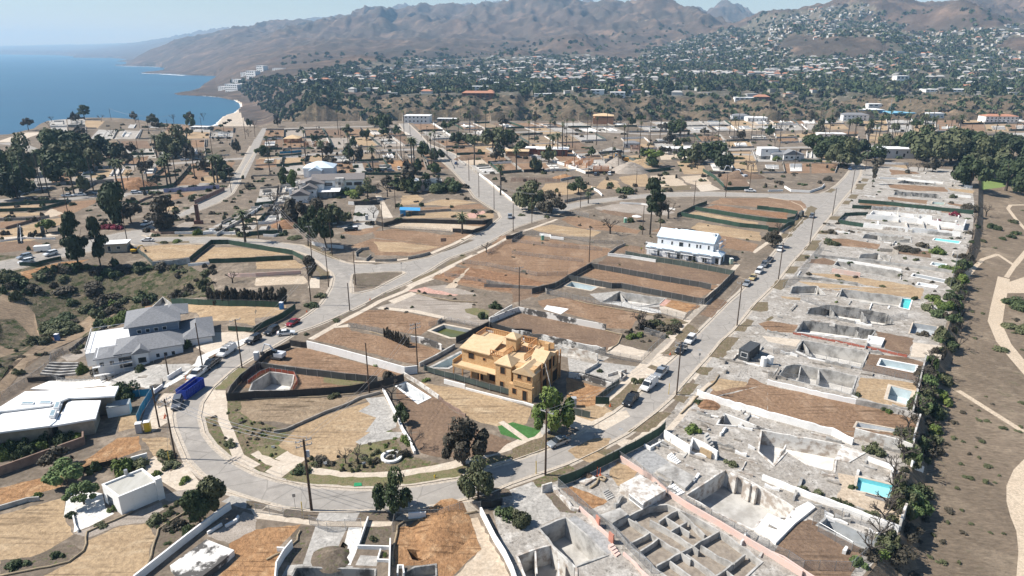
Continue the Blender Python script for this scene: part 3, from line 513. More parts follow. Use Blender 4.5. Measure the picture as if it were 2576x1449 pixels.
patch('tan','6: 490,120 700,118 712,185 500,192');patch('brown','6: 730,180 960,178 1000,290 735,295');patch('tan','6: 480,200 690,200 720,250 490,255');patch('dbrown','6: 1070,190 1285,180 1330,245 1090,260');patch('tan','6: 260,140 460,135 450,195 250,195');patch('brown','6: 1960,50 2160,38 2370,100 2330,145 2100,150');patch('orange','6: 1320,170 1540,160 1570,220 1350,230');patch('brown','6: 0,150 210,150 200,230 0,250')
patch('tan','6: 0,1065 350,1110 0,1130');patch('tan','6: 0,1190 370,1160 500,1230 450,1252 0,1262');patch('sand','6: 0,1350 480,1330 520,1390 480,1410 0,1430');patch('verge','6: 640,1290 740,1280 750,1350 650,1370');patch('walk','6: 560,1330 640,1340 640,1449 520,1449');patch('verge','6: 380,1100 560,1180 690,1290 640,1290 500,1200');patch('mulch','6: 980,1310 1300,1290 1480,1290 1380,1345 1190,1440 1020,1449 975,1400');patch('verge','6: 1900,1220 2100,1100 2140,1150 1960,1240');patch('verge','6: 1560,1370 1840,1250 1860,1300 1600,1400');strip('walk',1.6,'6: 1530,1430 1800,1310 1950,1230 2200,1110 2420,1010','0: 1290,590 1345,572 1400,552')
patch('base','6: 2140,1095 2200,1080 2240,1100 2180,1120');patch('verge','6: 480,1020 600,1080 760,1150 880,1180 700,1060 540,1000')
patch('tan','5: 1380,1042 1700,1010 2050,1012 1900,1135 1530,1175');patch('tan','5: 1960,1190 2150,1040 2400,1040 2576,1065 2576,1140 2100,1170');patch('verge','5: 1450,925 2100,905 2576,925 2576,950 2200,928 1500,935');patch('verge','5: 1540,985 1900,975 1910,995 1600,1005')
patch('tan','5: 730,285 1100,250 1340,258 1290,320 900,345 760,340');patch('brown','5: 1450,250 1620,215 1760,330 1480,330');patch('brown','5: 1930,200 2370,180 2290,300 2060,320 2000,410 1740,425');patch('tan','5: 2050,330 2300,310 2200,390 2010,390');patch('brown','5: 1480,600 1620,520 1940,480 1990,490 1760,560 1560,620');patch('brown','5: 640,740 480,700 520,640 720,580 990,560 950,600');patch('tan','5: 0,632 450,608 465,650 0,692');patch('tan','5: -100,700 430,690 440,715 0,735');patch('brown','5: -50,790 400,760 60,845 -100,850');patch('orange','5: 200,1290 600,1190 900,1160 660,1300 250,1380');patch('dbrown','5: -100,990 300,975 500,1005 370,1060 -100,1105');patch('brown','5: 1230,150 1500,120 1450,205 1210,205');patch('tan','5: 60,880 480,760 720,730 640,800 350,900');patch('sand','5: 440,700 520,640 640,700 500,740')
patch('red','5: 1140,350 1400,330 1460,460 1290,470');patch('walk','5: 0,940 500,905 600,925 0,960');patch('gravel','5: 1760,830 1900,760 1960,800 1900,850');patch('gravel','5: 740,430 900,420 830,480 760,500');patch('verge','5: 200,520 370,470 470,450 560,460 300,540');patch('tan','5: 1620,630 1800,620 1760,660 1640,680');patch('sand','6: 2150,1240 2000,1449 1900,1449',)
patch('tan','9: 1750,200 1850,160 2576,195 2576,380 2300,330 2030,340 1980,250');patch('tan','0: 644,770 720,768 710,790 644,800');patch('brown','9: 1460,180 1600,165 1690,170 1500,250')
patch('gravel','9: 600,690 900,580 1020,545 940,620 760,730 680,740');patch('walk','9: 1960,590 2050,450 2460,440 2576,465 2120,690');patch('white','9: 1990,690 2560,470 2576,500 1660,1010 1590,990 1960,760');patch('conc','9: 1160,870 1540,770 1900,760 1960,790 1680,960 1560,1050 1440,1000 1250,980 1050,990');patch('white','9: 530,925 1000,915 1120,950 1060,1000 1190,990 660,1020 430,1040');patch('mulch','9: 1830,900 1960,790 2040,800 1950,880');patch('mulch','9: 1640,1060 1700,980 1830,985 1760,1060');patch('walk','9: 1590,1130 1650,1060 1760,1060 1770,1130 1700,1145');patch('mulch','9: 2090,700 2330,570 2400,590 2200,740')
patch('base','9: 1200,1120 1480,1060 1380,1380 1500,1449 1060,1449 1100,1350');patch('tan','9: 1180,1270 1400,1250 1390,1400 1190,1449');patch('walk','9: 1480,1380 1540,1180 1720,1200 1720,1330 1530,1449');patch('slate','9: 1420,1360 1480,1150 1600,1060 1540,1200 1500,1340')
patch('orange','13: -100,760 -100,590 300,490 640,420 640,540 300,650');patch('orange','13: 640,420 980,200 1180,60 1400,40 1420,180 1000,330 760,420');patch('tan','13: -100,860 640,660 660,900 740,1030 500,1180 280,1290 -100,1340');patch('gravel','13: 740,1020 1330,830 1620,700 1690,850 1560,900 1200,940 900,1060');patch('tan','13: 870,1100 1200,950 1460,920 1560,1050 1500,1200 1480,1330 1330,1470 400,1470 820,1250')
patch('gravel','13: 1620,640 1900,560 2060,600 2200,700 1900,700 1700,700');patch('walk','13: 1450,380 1500,280 1560,240 1720,400 1850,300 2050,560 1780,590 1600,480');patch('white','13: 640,860 680,600 840,580 1030,620 1060,760 1150,820 900,950 740,1010 760,860');patch('tan','13: 1430,60 1700,60 1750,280 1540,240');patch('mulch','13: 1480,900 1700,730 1950,690 2100,800 2260,860 1700,1230 1500,1340 1560,1100 1600,940');patch('mulch','13: 0,1290 300,1260 700,1110 830,1190 650,1330 100,1449 0,1449');patch('conc','13: 2230,700 2330,640 2576,690 2576,800 2420,760')
patch('gravel','13: 2080,1050 2340,900 2450,800 2576,850 2576,1000 2300,1120');patch('orange','13: 2300,1130 2576,980','14: 450,930 340,1050 240,1150 210,1449 -100,1500','13: 2200,1449 2380,1280');patch('mulch','14: 350,1040 440,950 610,950 450,1330 280,1300');patch('walk','14: -100,700 150,712 60,790 270,830 600,900 1380,900 1350,955 620,945 0,870');patch('mulch','14: 280,790 350,760 640,800 590,890 270,850');patch('conc','14: 640,805 1050,800 1000,900 600,890');patch('conc','14: 470,1330 600,945 920,960 850,1100 760,1340 980,1350 960,1380 260,1449 320,1340');patch('white','14: 860,1240 930,960 1070,960 1010,1200 950,1340 800,1340')
patch('mulch','14: 1000,900 1050,800 1260,790 1520,830 1400,890');patch('mulch','14: 1110,960 1360,945 1350,1190 1030,1170');patch('conc','14: 1000,1340 1050,1240 1240,1250 1210,1350');patch('mulch','14: 1240,1290 1270,1200 1350,1200 1350,1300');patch('mulch','14: -100,690 150,715 60,780 -100,770')
patch('orange','14: 1390,1340 1390,1160 1440,960 1700,900 1960,870 2150,870 2200,1000 2270,1180 2100,1330 1980,1449 1820,1470 1800,1340');patch('sand','14: 2150,870 2230,860 2400,1160 2576,1500 1950,1500 2150,1300 2270,1180');patch('walk','14: 1530,770 1800,740 2110,670 2250,800 1900,840 1500,890 1400,880');patch('mulch','14: 2110,660 2400,560 2540,570','15: 0,640','14: 2280,700')
patch('conc','15: 0,680 60,560 200,500 280,560 470,520 480,850 300,930 100,980');patch('scrub','15: 210,490 460,380 560,325 650,390 460,490 260,560');patch('tan','15: 980,400 1060,290 1260,400 1230,450 1180,560 1060,540 980,440');patch('orange','15: 490,570 600,545 940,680 960,700 800,780 680,720');patch('mulch','15: 330,620 400,600 660,780 640,820 480,800')
patch('slate','15: 560,870 640,840 1000,1080 1000,1220 940,1230');patch('slate','15: 1190,230 1350,140 1620,330 1400,420');patch('tan','11: 2000,940 2100,910 2370,950 2330,1000 2100,1030 1990,985');patch('brown','11: 1960,1100 2050,1000 2350,980 2400,900 2576,980 2576,1270 2050,1120 1990,1110','12: -20,975');patch('brown','12: -20,975 300,1040 860,1165 1200,1240 1510,1325 1500,1449 620,1449 0,1270');patch('brown','0: 2087,1086 2305,1086 2300,1100 2200,1090 2150,1105')
patch('sand','16: 700,410 900,455 870,590 1000,610 1360,750 1330,900 1150,830 750,720 690,650 740,560');patch('dbrown','16: 300,900 420,880 700,1000 1000,1180 830,1460 330,1460 40,1230 100,1140');patch('rubble','16: 330,1460 830,1460 700,1700 200,1700')
patch('tan','12: 930,900 1200,920 1500,960 1440,1210 1150,1170 880,1090');patch('dbrown','12: 1010,660 1400,700 1570,750 1500,940 950,830');patch('dbrown','12: 1070,430 1470,510 1400,690 1180,610');patch('tan','12: 130,80 330,100 320,125 140,100');patch('brown','12: -100,360 0,330 300,370 260,450 0,440');patch('walk','12: -60,480 330,520 280,590 0,540');patch('tan','11: 1990,1000 2370,950 2350,990 2050,1040')
patch('conc','8: 960,790 1760,690 2000,770 1950,960 1400,900 960,830');patch('rubble','8: 1000,660 1760,690 1750,760 1000,730');patch('brown','8: 1220,255 1490,280 1530,300 1240,312');patch('tan','8: 1230,220 1400,212 1400,250');patch('brown','8: 1200,400 1780,435 1810,480 1440,470 1230,440');patch('brown','8: 1210,530 1610,568 1600,605 1210,560');patch('brown','8: 920,585 2050,690 2060,705 1500,680 920,610');patch('brown','8: 540,950 800,955 1130,1010 1100,1060 700,1020');patch('dbrown','8: 1540,850 1860,860 1850,885');patch('dbrown','8: 430,1160 560,1145 690,1185 640,1220 410,1195');patch('tan','8: 380,1300 700,1310 1440,1420 1500,1449 480,1449 300,1380','12: 1100,0 1560,0 1560,80');patch('tan','12: 560,10 1100,0 1560,0 1540,110 1300,80')
patch('tan','12: 1130,1100 1440,1000 1440,1200');patch('dbrown','8: 1260,1060 1640,1080 1640,1150 1300,1100');patch('brown','8: 1800,590 2050,620 2060,650 1820,610');patch('tan','8: 1800,440 2080,470 2060,500 1840,470')
for b in ['11: 2220,430 2360,310 2440,330 2340,440','11: 1980,690 2080,560 2160,490 2290,500 2110,720','11: 1850,850 1880,790 2030,800 1970,880 1900,870','11: 1660,1060 1760,955 1890,970 1780,1080','11: 1610,1110 1650,1080 1790,1090 1730,1160','11: 1160,1449 1470,1245 1610,1260 1380,1449','11: 2390,220 2460,140 2576,140 2576,230 2500,240','8: 360,1070 440,970 540,970 490,1075','8: 260,1180 330,1110 420,1115 370,1180','8: 160,1300 210,1230 320,1235 260,1305','8: 20,1440 90,1370 210,1360 130,1470','8: 490,900 520,870 610,870 590,910','8: 610,760 650,725 740,730 700,770','8: 740,605 770,570 850,570 820,610','8: 800,545 840,505 920,510 880,555','8: 870,455 900,400 990,400 950,460','8: 930,375 950,345 1020,350 1000,380','8: 570,485 620,445 680,450 640,490','15: 850,200 900,155 1020,190 940,240','12: -30,330 40,280 60,300 10,330']:patch('verge',b)
strip('walk',1.3,'11: 1560,1449 1700,1290 1850,1090 2000,960',)
# --- arrangement of all patches into one seamless ground, cut by pits
HOLES=[]
def build_ground():
 EDGE=[G(*p)for p in [(-420,1750),(3000,1750),(3000,300),(2000,304),(1400,304),(900,304),(690,307),(640,318),(530,317),(400,309),(330,299),(280,296),(215,296),(150,301),(120,304),(100,312),(85,323),(20,338),(-420,352)]]
 verts=[];faces=[];kinds=[]
 allp=[('EDGE',EDGE)]+PATCH+[('HOLE',h)for h in HOLES]
 rj=random.Random(3)
 for k,pl in allp:
  i0=len(verts)
  for x,y in pl:verts.append(Vector((x+rj.random()*0.004,y+rj.random()*0.004)))
  faces.append(list(range(i0,len(verts))));kinds.append(k)
 extra=[]
 y=70.0
 while y<520:
  st=3.5 if y<300 else 9
  x=-0.85*y-10
  while x<0.85*y+20:
   if H(x,y)<-0.01:extra.append(Vector((x+rj.random()*.3,y+rj.random()*.3)))
   x+=st
  y+=st
 for a,b in zip(PARK[:-1],PARK[1:]):
  dx,dy=b[0]-a[0],b[1]-a[1];L=math.hypot(dx,dy);k=max(1,int(L/3))
  for i in range(k):
   for off in (0.25,1.6,3.05):
    extra.append(Vector((a[0]+dx*i/k-dy/L*off,a[1]+dy*i/k+dx/L*off)))
 verts+=extra
 ov,oe,of,_,_,orf=delaunay_2d_cdt(verts,[],faces,0,1e-4,False)
 cx=np.array([(ov[f[0]].x+ov[f[1]].x+ov[f[2]].x)/3 for f in of]);cy=np.array([(ov[f[0]].y+ov[f[1]].y+ov[f[2]].y)/3 for f in of])
 top=np.full(len(of),-1)
 for i,(k,pl)in enumerate(allp):
  xs=[p[0]for p in pl];ys=[p[1]for p in pl]
  c=np.nonzero((cx>min(xs))&(cx<max(xs))&(cy>min(ys))&(cy<max(ys)))[0]
  if len(c):
   c=c[vin(cx[c],cy[c],pl)]
   if i:c=c[top[c]>=0]
   top[c]=i
 groups={}
 z=[H(p.x,p.y)for p in ov]
 for f,tp in zip(of,top):
  if tp<0:continue
  k=kinds[tp]
  if k in ('HOLE',):continue
  if k=='EDGE':k='base'
  obn,m=GK[k];g=groups.setdefault(obn,([],[],[]));
  g[0].append(f);g[1].append(m)
 for obn,(fs,ms,_)in groups.items():
  vm={};vs=[];ff=[]
  for f in fs:
   q=[]
   for i in f:
    if i not in vm:vm[i]=len(vs);vs.append((ov[i].x,ov[i].y,z[i]))
    q.append(vm[i])
   a,b,c=(Vector(vs[i])for i in q[:3])
   if (b-a).cross(c-a).z<0:q.reverse()
   ff.append(tuple(q))
  me=bpy.data.meshes.new(obn);me.from_pydata(vs,[],ff);uniq=list(dict.fromkeys(ms))
  for m in uniq:me.materials.append(m)
  ix={m:i for i,m in enumerate(uniq)};me.polygons.foreach_set('material_index',[ix[m]for m in ms]);me.update()
  o=bpy.data.objects.new(obn,me);COL.objects.link(o);tag(o,kind='structure')
 mb=MB();n=len(EDGE)
 e=EDGE[2:]
 vs=[]
 for x,y in e:vs+=[(x,y,H(x,y)-.02),(x*1.03,y*1.03,-62)]
 mb.add(vs,[(2*i,2*i+1,2*i+3,2*i+2)for i in range(len(e)-1)]);tag(mb.build('bluff',cm),kind='structure')
 kb=MB()
 for k in KERBS:
  zz=[H(*p)for p in k];kb.wall(k,[q-.2 for q in zz],[q+.13 for q in zz],.18)
 tag(kb.build('kerb',GK['walk'][1]),kind='structure')
# ------------------------------------------------------------------ fences, walls, pits, pools
def screen(name,c,tr=0.0):
 if name in MATS:return MATS[name]
 m,t,b=_mat(name);co=t.nodes.new('ShaderNodeTexCoord').outputs['Object']
 n=_noise(t,co,0.8,4,0.6,(1,1,.3));col=_mix(t,_ramp(t,n,.3,.7),c,tuple(x*.62 for x in c));t.links.new(col,b.inputs['Base Color']);b.inputs['Roughness'].default_value=0.8
 b.inputs['Alpha'].default_value=1-tr;return m
FM=dict(black=screen('black_mesh_screen',(0.035,0.035,0.036),.05),dark=screen('grey_mesh_screen',(0.085,0.088,0.085),.08),green=screen('green_mesh_screen',(0.035,0.085,0.055),.06),dgreen=screen('grey_green_mesh_screen',(0.085,0.11,0.095),.06),blue=screen('blue_mesh_screen',(0.02,0.30,0.50),.08),lav=screen('lavender_banner',(0.42,0.42,0.60)),rust=screen('reddish_brown_banner',(0.30,0.17,0.14)),chain=screen('chain_link_mesh',(0.30,0.30,0.30),.80),orange=screen('orange_safety_netting',(0.55,0.13,0.07),.35))
steel=mat('galvanised_steel',(0.42,0.43,0.44),0.45,0.6)
dsteel=mat('dark_painted_steel',(0.05,0.052,0.055),0.5,0.3)
WHITEM=mat('white_stucco',(0.80,0.79,0.765),0.85,scale=0.8,c1=(0.68,0.665,0.63),lo=.5,hi=.75,bump=.1)
GREYW=mat('burnt_concrete',(0.47,0.455,0.425),0.9,scale=0.45,c1=(0.20,0.19,0.175),lo=.42,hi=.68,bump=.5)
DGREY=mat('sooty_concrete',(0.33,0.32,0.30),0.9,scale=0.5,c1=(0.085,0.082,0.078),lo=.45,hi=.62,bump=.5,stretch=(1,1,.5))
SCORCH=mat('scorched_white_plaster',(0.70,0.68,0.64),0.9,scale=0.22,c1=(0.09,0.085,0.08),lo=.52,hi=.58,bump=.3)
BLOCKW=mat('grey_block_wall',(0.36,0.33,0.29),0.9,scale=0.8,c1=(0.24,0.215,0.185),bump=.3)
BROWNW=mat('brown_block_wall',(0.27,0.19,0.15),0.9,scale=0.8,c1=(0.19,0.13,0.10),bump=.3)
PINKW=mat('pink_stucco',(0.66,0.45,0.38),0.85,scale=0.5,c1=(0.58,0.46,0.41),bump=.2)
PATCHY=mat('peeling_plaster',(0.62,0.60,0.56),0.9,scale=0.7,c1=(0.34,0.29,0.245),lo=.45,hi=.6,bump=.4)
FLOORC=mat('basement_floor',(0.47,0.455,0.425),0.9,scale=0.4,c1=(0.33,0.315,0.29),bump=.2)
FLOORW=mat('pale_basement_floor',(0.66,0.64,0.60),0.9,scale=0.4,c1=(0.50,0.48,0.45),bump=.2)
GRIT=mat('gritty_brown_floor',(0.285,0.245,0.20),0.95,scale=1.2,c1=(0.20,0.17,0.14),bump=.6)
POSTME={}
def post_mesh(h,m):
 k=(round(h,1),m.name)
 if k not in POSTME:
  mb=MB();mb.tube([(0,0,-.3),(0,0,h)],.045,5);me=bpy.data.meshes.new('post');me.from_pydata(mb.v,[],mb.f);me.materials.append(m);POSTME[k]=me
 return POSTME[k]
def resample(pts,st):
 out=[Vector(pts[0][:2])]
 for a,b in zip(pts[:-1],pts[1:]):
  a=Vector(a[:2]);b=Vector(b[:2]);k=max(1,round((b-a).length/st))
  for i in range(1,k+1):out.append(a.lerp(b,i/k))
 return out
def fence(style,h,label,*ss,pts=None,group=None,st=3.0,wave=True,lift=0.0):
 pts=pts or W(*ss);p=resample(pts,st);o=p[0];z0=H(o.x,o.y)
 cat='fence';nm={'chain':'chain_link_fence','lav':'banner_fence','rust':'banner_fence','orange':'netting_fence'}.get(style,'screened_fence')
 e=empty(nm,(o.x,o.y,z0),label=label,cat=cat,group=group);q=[(v.x-o.x,v.y-o.y)for v in p];zz=[H(v.x,v.y)-z0+lift for v in p]
 rnd=random.Random(len(label));mb=MB();mb.wall(q,[z+.04 for z in zz],[z+h-(.05+.18*rnd.random()if wave else 0)for z in zz],.03);mb.build('mesh_panel' if style=='chain' else 'screen',FM[style],e)
 mb=MB();mb.tube([(a,b,z+h+.02)for (a,b),z in zip(q,zz)],.03,4);mb.build('top_rail',steel if style!='black' else dsteel,e)
 pm=post_mesh(h+.1,steel if style not in ('black','green')else dsteel)
 stp=max(1,math.ceil(len(q)/60))
 for i in range(0,len(q),stp):
  c=bpy.data.objects.new('post',pm);COL.objects.link(c);c.parent=e;c.location=(q[i][0],q[i][1]+.0,zz[i])
 return e
def gwall(m,h,label,*ss,pts=None,th=.22,jag=0.0,name='garden_wall',group=None,cat='wall',base=-.3,lift=0.0,cap=None):
 pts=pts or W(*ss)
 if jag:
  pts=resample(pts,1.2);rnd=random.Random(len(label)*7);hs=[h*(1-jag*rnd.random()**2)for _ in pts]
 else:pts=resample(pts,6.0);hs=[h]*len(pts)
 o=Vector(pts[0][:2]);z0=H(o.x,o.y);q=[(v[0]-o.x,v[1]-o.y)for v in pts];zz=[H(v[0],v[1])-z0+lift for v in pts]
 mb=MB();mb.wall(q,[z+base for z in zz],[z+k for z,k in zip(zz,hs)],th);w_=mb.build(name,m,loc=(o.x,o.y,z0));tag(w_,label,cat,group)
 if cap:
  mb=MB();mb.wall(q,[z+k+.003 for z,k in zip(zz,hs)],[z+k+.10 for z,k in zip(zz,hs)],th+.12);mb.build('coping',cap,w_)
 return w_
def offset(pl,d):
 n=len(pl);a=sum(pl[i][0]*pl[(i+1)%n][1]-pl[(i+1)%n][0]*pl[i][1]for i in range(n));pl=pl if a>0 else pl[::-1];out=[]
 for i in range(n):
  p0,p1,p2=Vector(pl[i-1]),Vector(pl[i]),Vector(pl[(i+1)%n]);a=(p1-p0).normalized();b=(p2-p1).normalized();nn=(Vector((a.y,-a.x))+Vector((b.y,-b.x)))
  if nn.length<.1:nn=Vector((a.y,-a.x))
  nn.normalize();k=1/max(.4,nn.dot(Vector((a.y,-a.x))));out.append((p1.x+nn.x*d*k,p1.y+nn.y*d*k))
 return out
def ring(mb,rim,z0,z1,th,jag=0.0,seed=0,mi=0):
 """closed wall whose inner face is the rim"""
 rim=rim if sum(rim[i][0]*rim[(i+1)%len(rim)][1]-rim[(i+1)%len(rim)][0]*rim[i][1]for i in range(len(rim)))>0 else rim[::-1]
 rnd=random.Random(seed);ot=offset(rim,th);n=len(rim)
 for i in range(n):
  a,b,c,d=Vector(rim[i]),Vector(rim[(i+1)%n]),Vector(ot[(i+1)%n]),Vector(ot[i]);k=max(1,int((b-a).length/1.3))if jag else 1
  hs=[z1+(rnd.random()**2)*jag for _ in range(k+1)];hs[0]=hs[-1]=z1
  for j in range(k):
   p,q,r,s=a.lerp(b,j/k),a.lerp(b,(j+1)/k),d.lerp(c,(j+1)/k),d.lerp(c,j/k)
   mb.add([(*p,z0),(*q,z0),(*r,z0),(*s,z0),(*p,hs[j]),(*q,hs[j+1]),(*r,hs[j+1]),(*s,hs[j])],[(1,0,4,5),(3,2,6,7),(4,7,6,5)]+([(0,3,7,4)]if j==0 else [])+([(2,1,5,6)]if j==k-1 else []),mi)
def pit(label,depth,rim,parts=(),wm=None,fm=None,lip=.12,jag=.35,th=.3,name='basement_ruin',cat='ruin',ph=1.0,group=None,extra=None):
 rim=W(rim)if isinstance(rim,str)else rim;HOLES.append(rim);cx=sum(p[0]for p in rim)/len(rim);cy=sum(p[1]for p in rim)/len(rim)
 e=empty(name,(cx,cy,H(cx,cy)),label=label,cat=cat,group=group);r=[(x-cx,y-cy)for x,y in rim];mb=MB();ring(mb,r,-depth-.2,lip,th,jag,len(label));mb.build('wall',wm or GREYW,e)
 mb=MB();mb.prism(offset(r,.05),-depth-.3,-depth);mb.build('floor',fm or FLOORC,e)
 for s in parts:
  ps=resample([(x-cx,y-cy)for x,y in (W(s)if isinstance(s,str)else s)],1.4);rnd=random.Random(len(s));mb=MB();mb.wall(ps,-depth-.1,[-depth+(depth+lip)*ph*(1-.25*rnd.random()**2)for _ in ps],.25);mb.build('partition_wall',wm or GREYW,e)
 return e
PB=mat('pale_blue_pool_plaster',(0.52,0.60,0.62),.6,scale=.5,c1=(0.42,0.48,0.49));PT=mat('turquoise_pool_plaster',(0.22,0.62,0.66),.5,scale=.5,c1=(0.16,0.52,0.58));PG=mat('grey_pool_plaster',(0.40,0.42,0.43),.7,scale=.5);PWm=mat('white_pool_plaster',(0.70,0.72,0.72),.7,scale=.5,c1=(.5,.52,.53))
def water(name,c,r=.08):
 return mat(name,c,r,var=.05,spec=.5)
def pool(label,depth,rim,sm=None,wat=None,wl=.35,cm_=None,cop=.35,steps=True,group=None):
 rim=W(rim)if isinstance(rim,str)else rim;HOLES.append(rim);cx=sum(p[0]for p in rim)/len(rim);cy=sum(p[1]for p in rim)/len(rim)
 e=empty('swimming_pool',(cx,cy,0),label=label,cat='pool',group=group);r=[(x-cx,y-cy)for x,y in rim];n=len(r);mb=MB();ring(mb,r,-depth-.2,.02,.2);mb.prism(offset(r,.1),-depth-.3,-depth);mb.build('shell',sm or PB,e)
 mb=MB();ring(mb,r,.024,.10,cop);mb.build('coping',cm_ or GK['walk'][1],e)
 if wat:mb=MB();mb.add([(x,y,-wl)for x,y in offset(r,-.004)],[tuple(range(n))]);mb.build('pool_water',wat,e)
 if steps:
  a,b=Vector(r[0]),Vector(r[-1]);c=Vector(r[1]);u=(c-a).normalized();mb=MB()
  for i in range(3):
   k=.45*(3-i);mb.prism([tuple(a+u*.01),tuple(a+u*k),tuple(b+u*k),tuple(b+u*.01)],-depth+.003-i*0,-depth+(depth-.3)*(i+1)/3*.9)
  mb.build('step',sm or PB,e)
 return e
def slab(label,h,s,m=None,name='concrete_slab',cat='slab',z0=-.3,pts=None,group=None):
 p=pts or W(s);cx,cy=p[0];zb=H(cx,cy);mb=MB();mb.prism([(x-cx,y-cy)for x,y in p],z0,h);o=mb.build(name,m or GREYW,loc=(cx,cy,zb));return tag(o,label,cat,group)
def steps(label,s,n=6,rise=.16,m=None,down=False):
 """s: four points: low-left low-right high-right high-left"""
 a,b,c,d=[Vector(p)for p in W(s)];o=a;mb=MB();z=H(a.x,a.y)
 for i in range(n):
  p=[a.lerp(d,i/n),b.lerp(c,i/n),b.lerp(c,(i+1)/n),a.lerp(d,(i+1)/n)];mb.prism([(v.x-o.x,v.y-o.y)for v in p],-.3-(0 if not down else 0),.03+rise*(i+1))
 return tag(mb.build('stairs',m or WHITEM,loc=(o.x,o.y,z)),label,'stairs')
# --- screened fences in the loop of the street
fence('dark',1.8,'dark grey screened fence curving between the excavator lot and the pit lot','9: 2300,1125 2335,1050 2430,940 2520,870 2576,835','10: 40,815 300,853 620,890 900,925 1225,955')
fence('black',2.0,'long black screened fence sagging along the front of the red-netted pit lot','9: 2285,1138 2420,1132 2576,1118','10: 300,1105 700,1078 960,1055 1250,1005 1490,940')
fence('black',1.7,'black screened fence along the pavement beside the small excavator','9: 2440,960 2576,810','10: 115,695 230,645 350,600')
fence('black',1.8,'stepped black screen panels on the end of the long white wall','10: 345,582 410,592 455,600 520,606',st=1.6)
gwall(WHITEM,2.0,'long bright white stepped wall between two brown dirt lots','10: 518,604 730,655 1120,762 1500,872 1625,858',th=.25)
fence('green',2.0,'green screened fence along the pavement above the parked red car','10: -20,455 50,415 280,305 400,215');fence('green',2.0,'dark green screened fence behind the blue toilet and burnt hedge','9: 1730,165 2000,172 2300,185 2576,188','10: 240,198')
fence('green',1.5,'low green fence behind the driveway of the grey blue house','9: 2300,430 2480,440 2576,445',st=2.5)
fence('black',2.0,'black screened fence climbing past the green water pool','10: 2015,560 2180,480 2345,395');fence('black',1.9,'black screened fence above the scorched wall behind the timber house','10: 2350,398 2576,468','11: 200,480')
gwall(SCORCH,2.0,'white retaining wall streaked black with soot behind the timber house','11: 0,482 300,535 620,605 940,668',jag=.25,th=.3);gwall(PATCHY,2.0,'peeling patchy wall above the pale courtyard beside the timber house','11: 110,570 380,625 600,665 860,735',th=.3,jag=.4)
gwall(SCORCH,1.7,'dirty white wall with rain stains across the middle dirt lot','11: 65,245 340,300 660,370 945,425',th=.25);gwall(SCORCH,1.7,'stained pale wall turning off the head of the middle dirt lot','11: 65,245 -10,270','10: 2350,360')
fence('dgreen',1.5,'grey green screen fence along the front of the timber house','10: 1690,845 1900,905 2100,960 2350,1035 2576,1095','11: 90,1120 215,1150',lift=.35);gwall(WHITEM,.45,'low white footing wall under the screen fence of the timber house','10: 2110,1020 2576,1140','11: 120,1165 220,1195',th=.3);gwall(WHITEM,1.1,'short clean white wall section left of the timber house','10: 1895,960 2105,1015',th=.3)
fence('green',1.8,'green screen gate panel at the tan driveway of the timber house','11: 840,1168 976,1168',st=1.5);fence('dgreen',1.7,'screen fence with site notices beside the timber house yard','11: 840,1160 960,1060 1080,965',st=2);fence('dgreen',1.7,'screen gate panel swung open beside the leafy tree','11: 620,1275 785,1312',st=1.8)
gwall(SCORCH,1.3,'curved pale wall on the street side of the timber house yard','11: 570,900 700,915 830,955 1000,1005',th=.25);fence('black',1.0,'black silt fence lying along the yard wall of the timber house','11: 570,870 780,900 1010,980',st=2)
fence('chain',1.7,'chain link fence around the driveway with black gate','11: 640,610 980,700 1300,760 1400,650 1540,520 1330,455',st=2.5);fence('chain',1.8,'chain link fence in front of the basement ruin with white floor','11: 340,60 740,150 1000,190 1300,215 1740,320 1920,178',st=2.5);fence('chain',1.6,'temporary chain link fence above the mid basement ruin','11: 1060,-10 1430,60 1905,165',st=2.5)
gwall(BLOCKW,.9,'dark iron gate in the scorched wall beside the driveway','11: 835,655 940,670',name='gate',cat='gate',th=.12)
gwall(PATCHY,1.2,'white block planter walls in front of the pale courtyard','11: 1090,940 1095,870 1150,855',jag=.2);gwall(PATCHY,1.0,'broken white garden wall stepping down beside the courtyard pavement','11: 730,860 850,790 870,760',jag=.2)
gwall(PATCHY,.8,'low white wall with pillars facing the parked silver pickup','11: 960,890 1060,860 1150,900 1100,940',jag=.3)
fence('dark',2.0,'dark grey screened fence between two of the brown middle lots','7: 790,1248 1100,1303 1500,1378 1880,1440','11: 2000,20');fence('dark',2.0,'dark screened fence on the near side of the narrow brown lot','7: 575,1378 1000,1455','11: 1100,5 1500,85 1930,168 2060,55','7: 2235,1325');fence('dark',2.0,'dark screened fence at the back end of the narrow brown lots','7: 790,1248 565,1372 440,1449','11: 200,60')
fence('dgreen',2.0,'grey green screened fence in front of the white wrapped house','7: 1140,1125 1450,1185 1700,1225 2060,1290 2235,1325');gwall(WHITEM,.9,'low white wall at the back of the white wrapped house','7: 965,1125 1200,1150 1445,1190',cap=WHITEM);gwall(BLOCKW,.9,'low wall running back beside the yard of the white wrapped house','7: 965,1120 1050,1055 1140,1015')
for i,(a,lb)in enumerate([('7: 0,985 450,1040 905,1075','silver chain link fence across the upper brown lot'),('7: 0,1105 350,1150 715,1190','silver chain link fence across the next brown lot'),('6: 2250,960','')]):
 if lb:fence('chain',1.3,lb,a)
fence('chain',1.4,'rusty chain link fence beside the rough red lot','6: 2080,1200 2320,1230 2576,1280','7: 250,1330 560,1320');fence('chain',1.4,'chain link fence at the near edge of the rough red lot','6: 1900,1330 2200,1380 2576,1449');fence('chain',1.5,'chain link fence behind the long brown lots with dead brush','7: 80,905 500,940 820,1000 1120,1010',st=2.5)
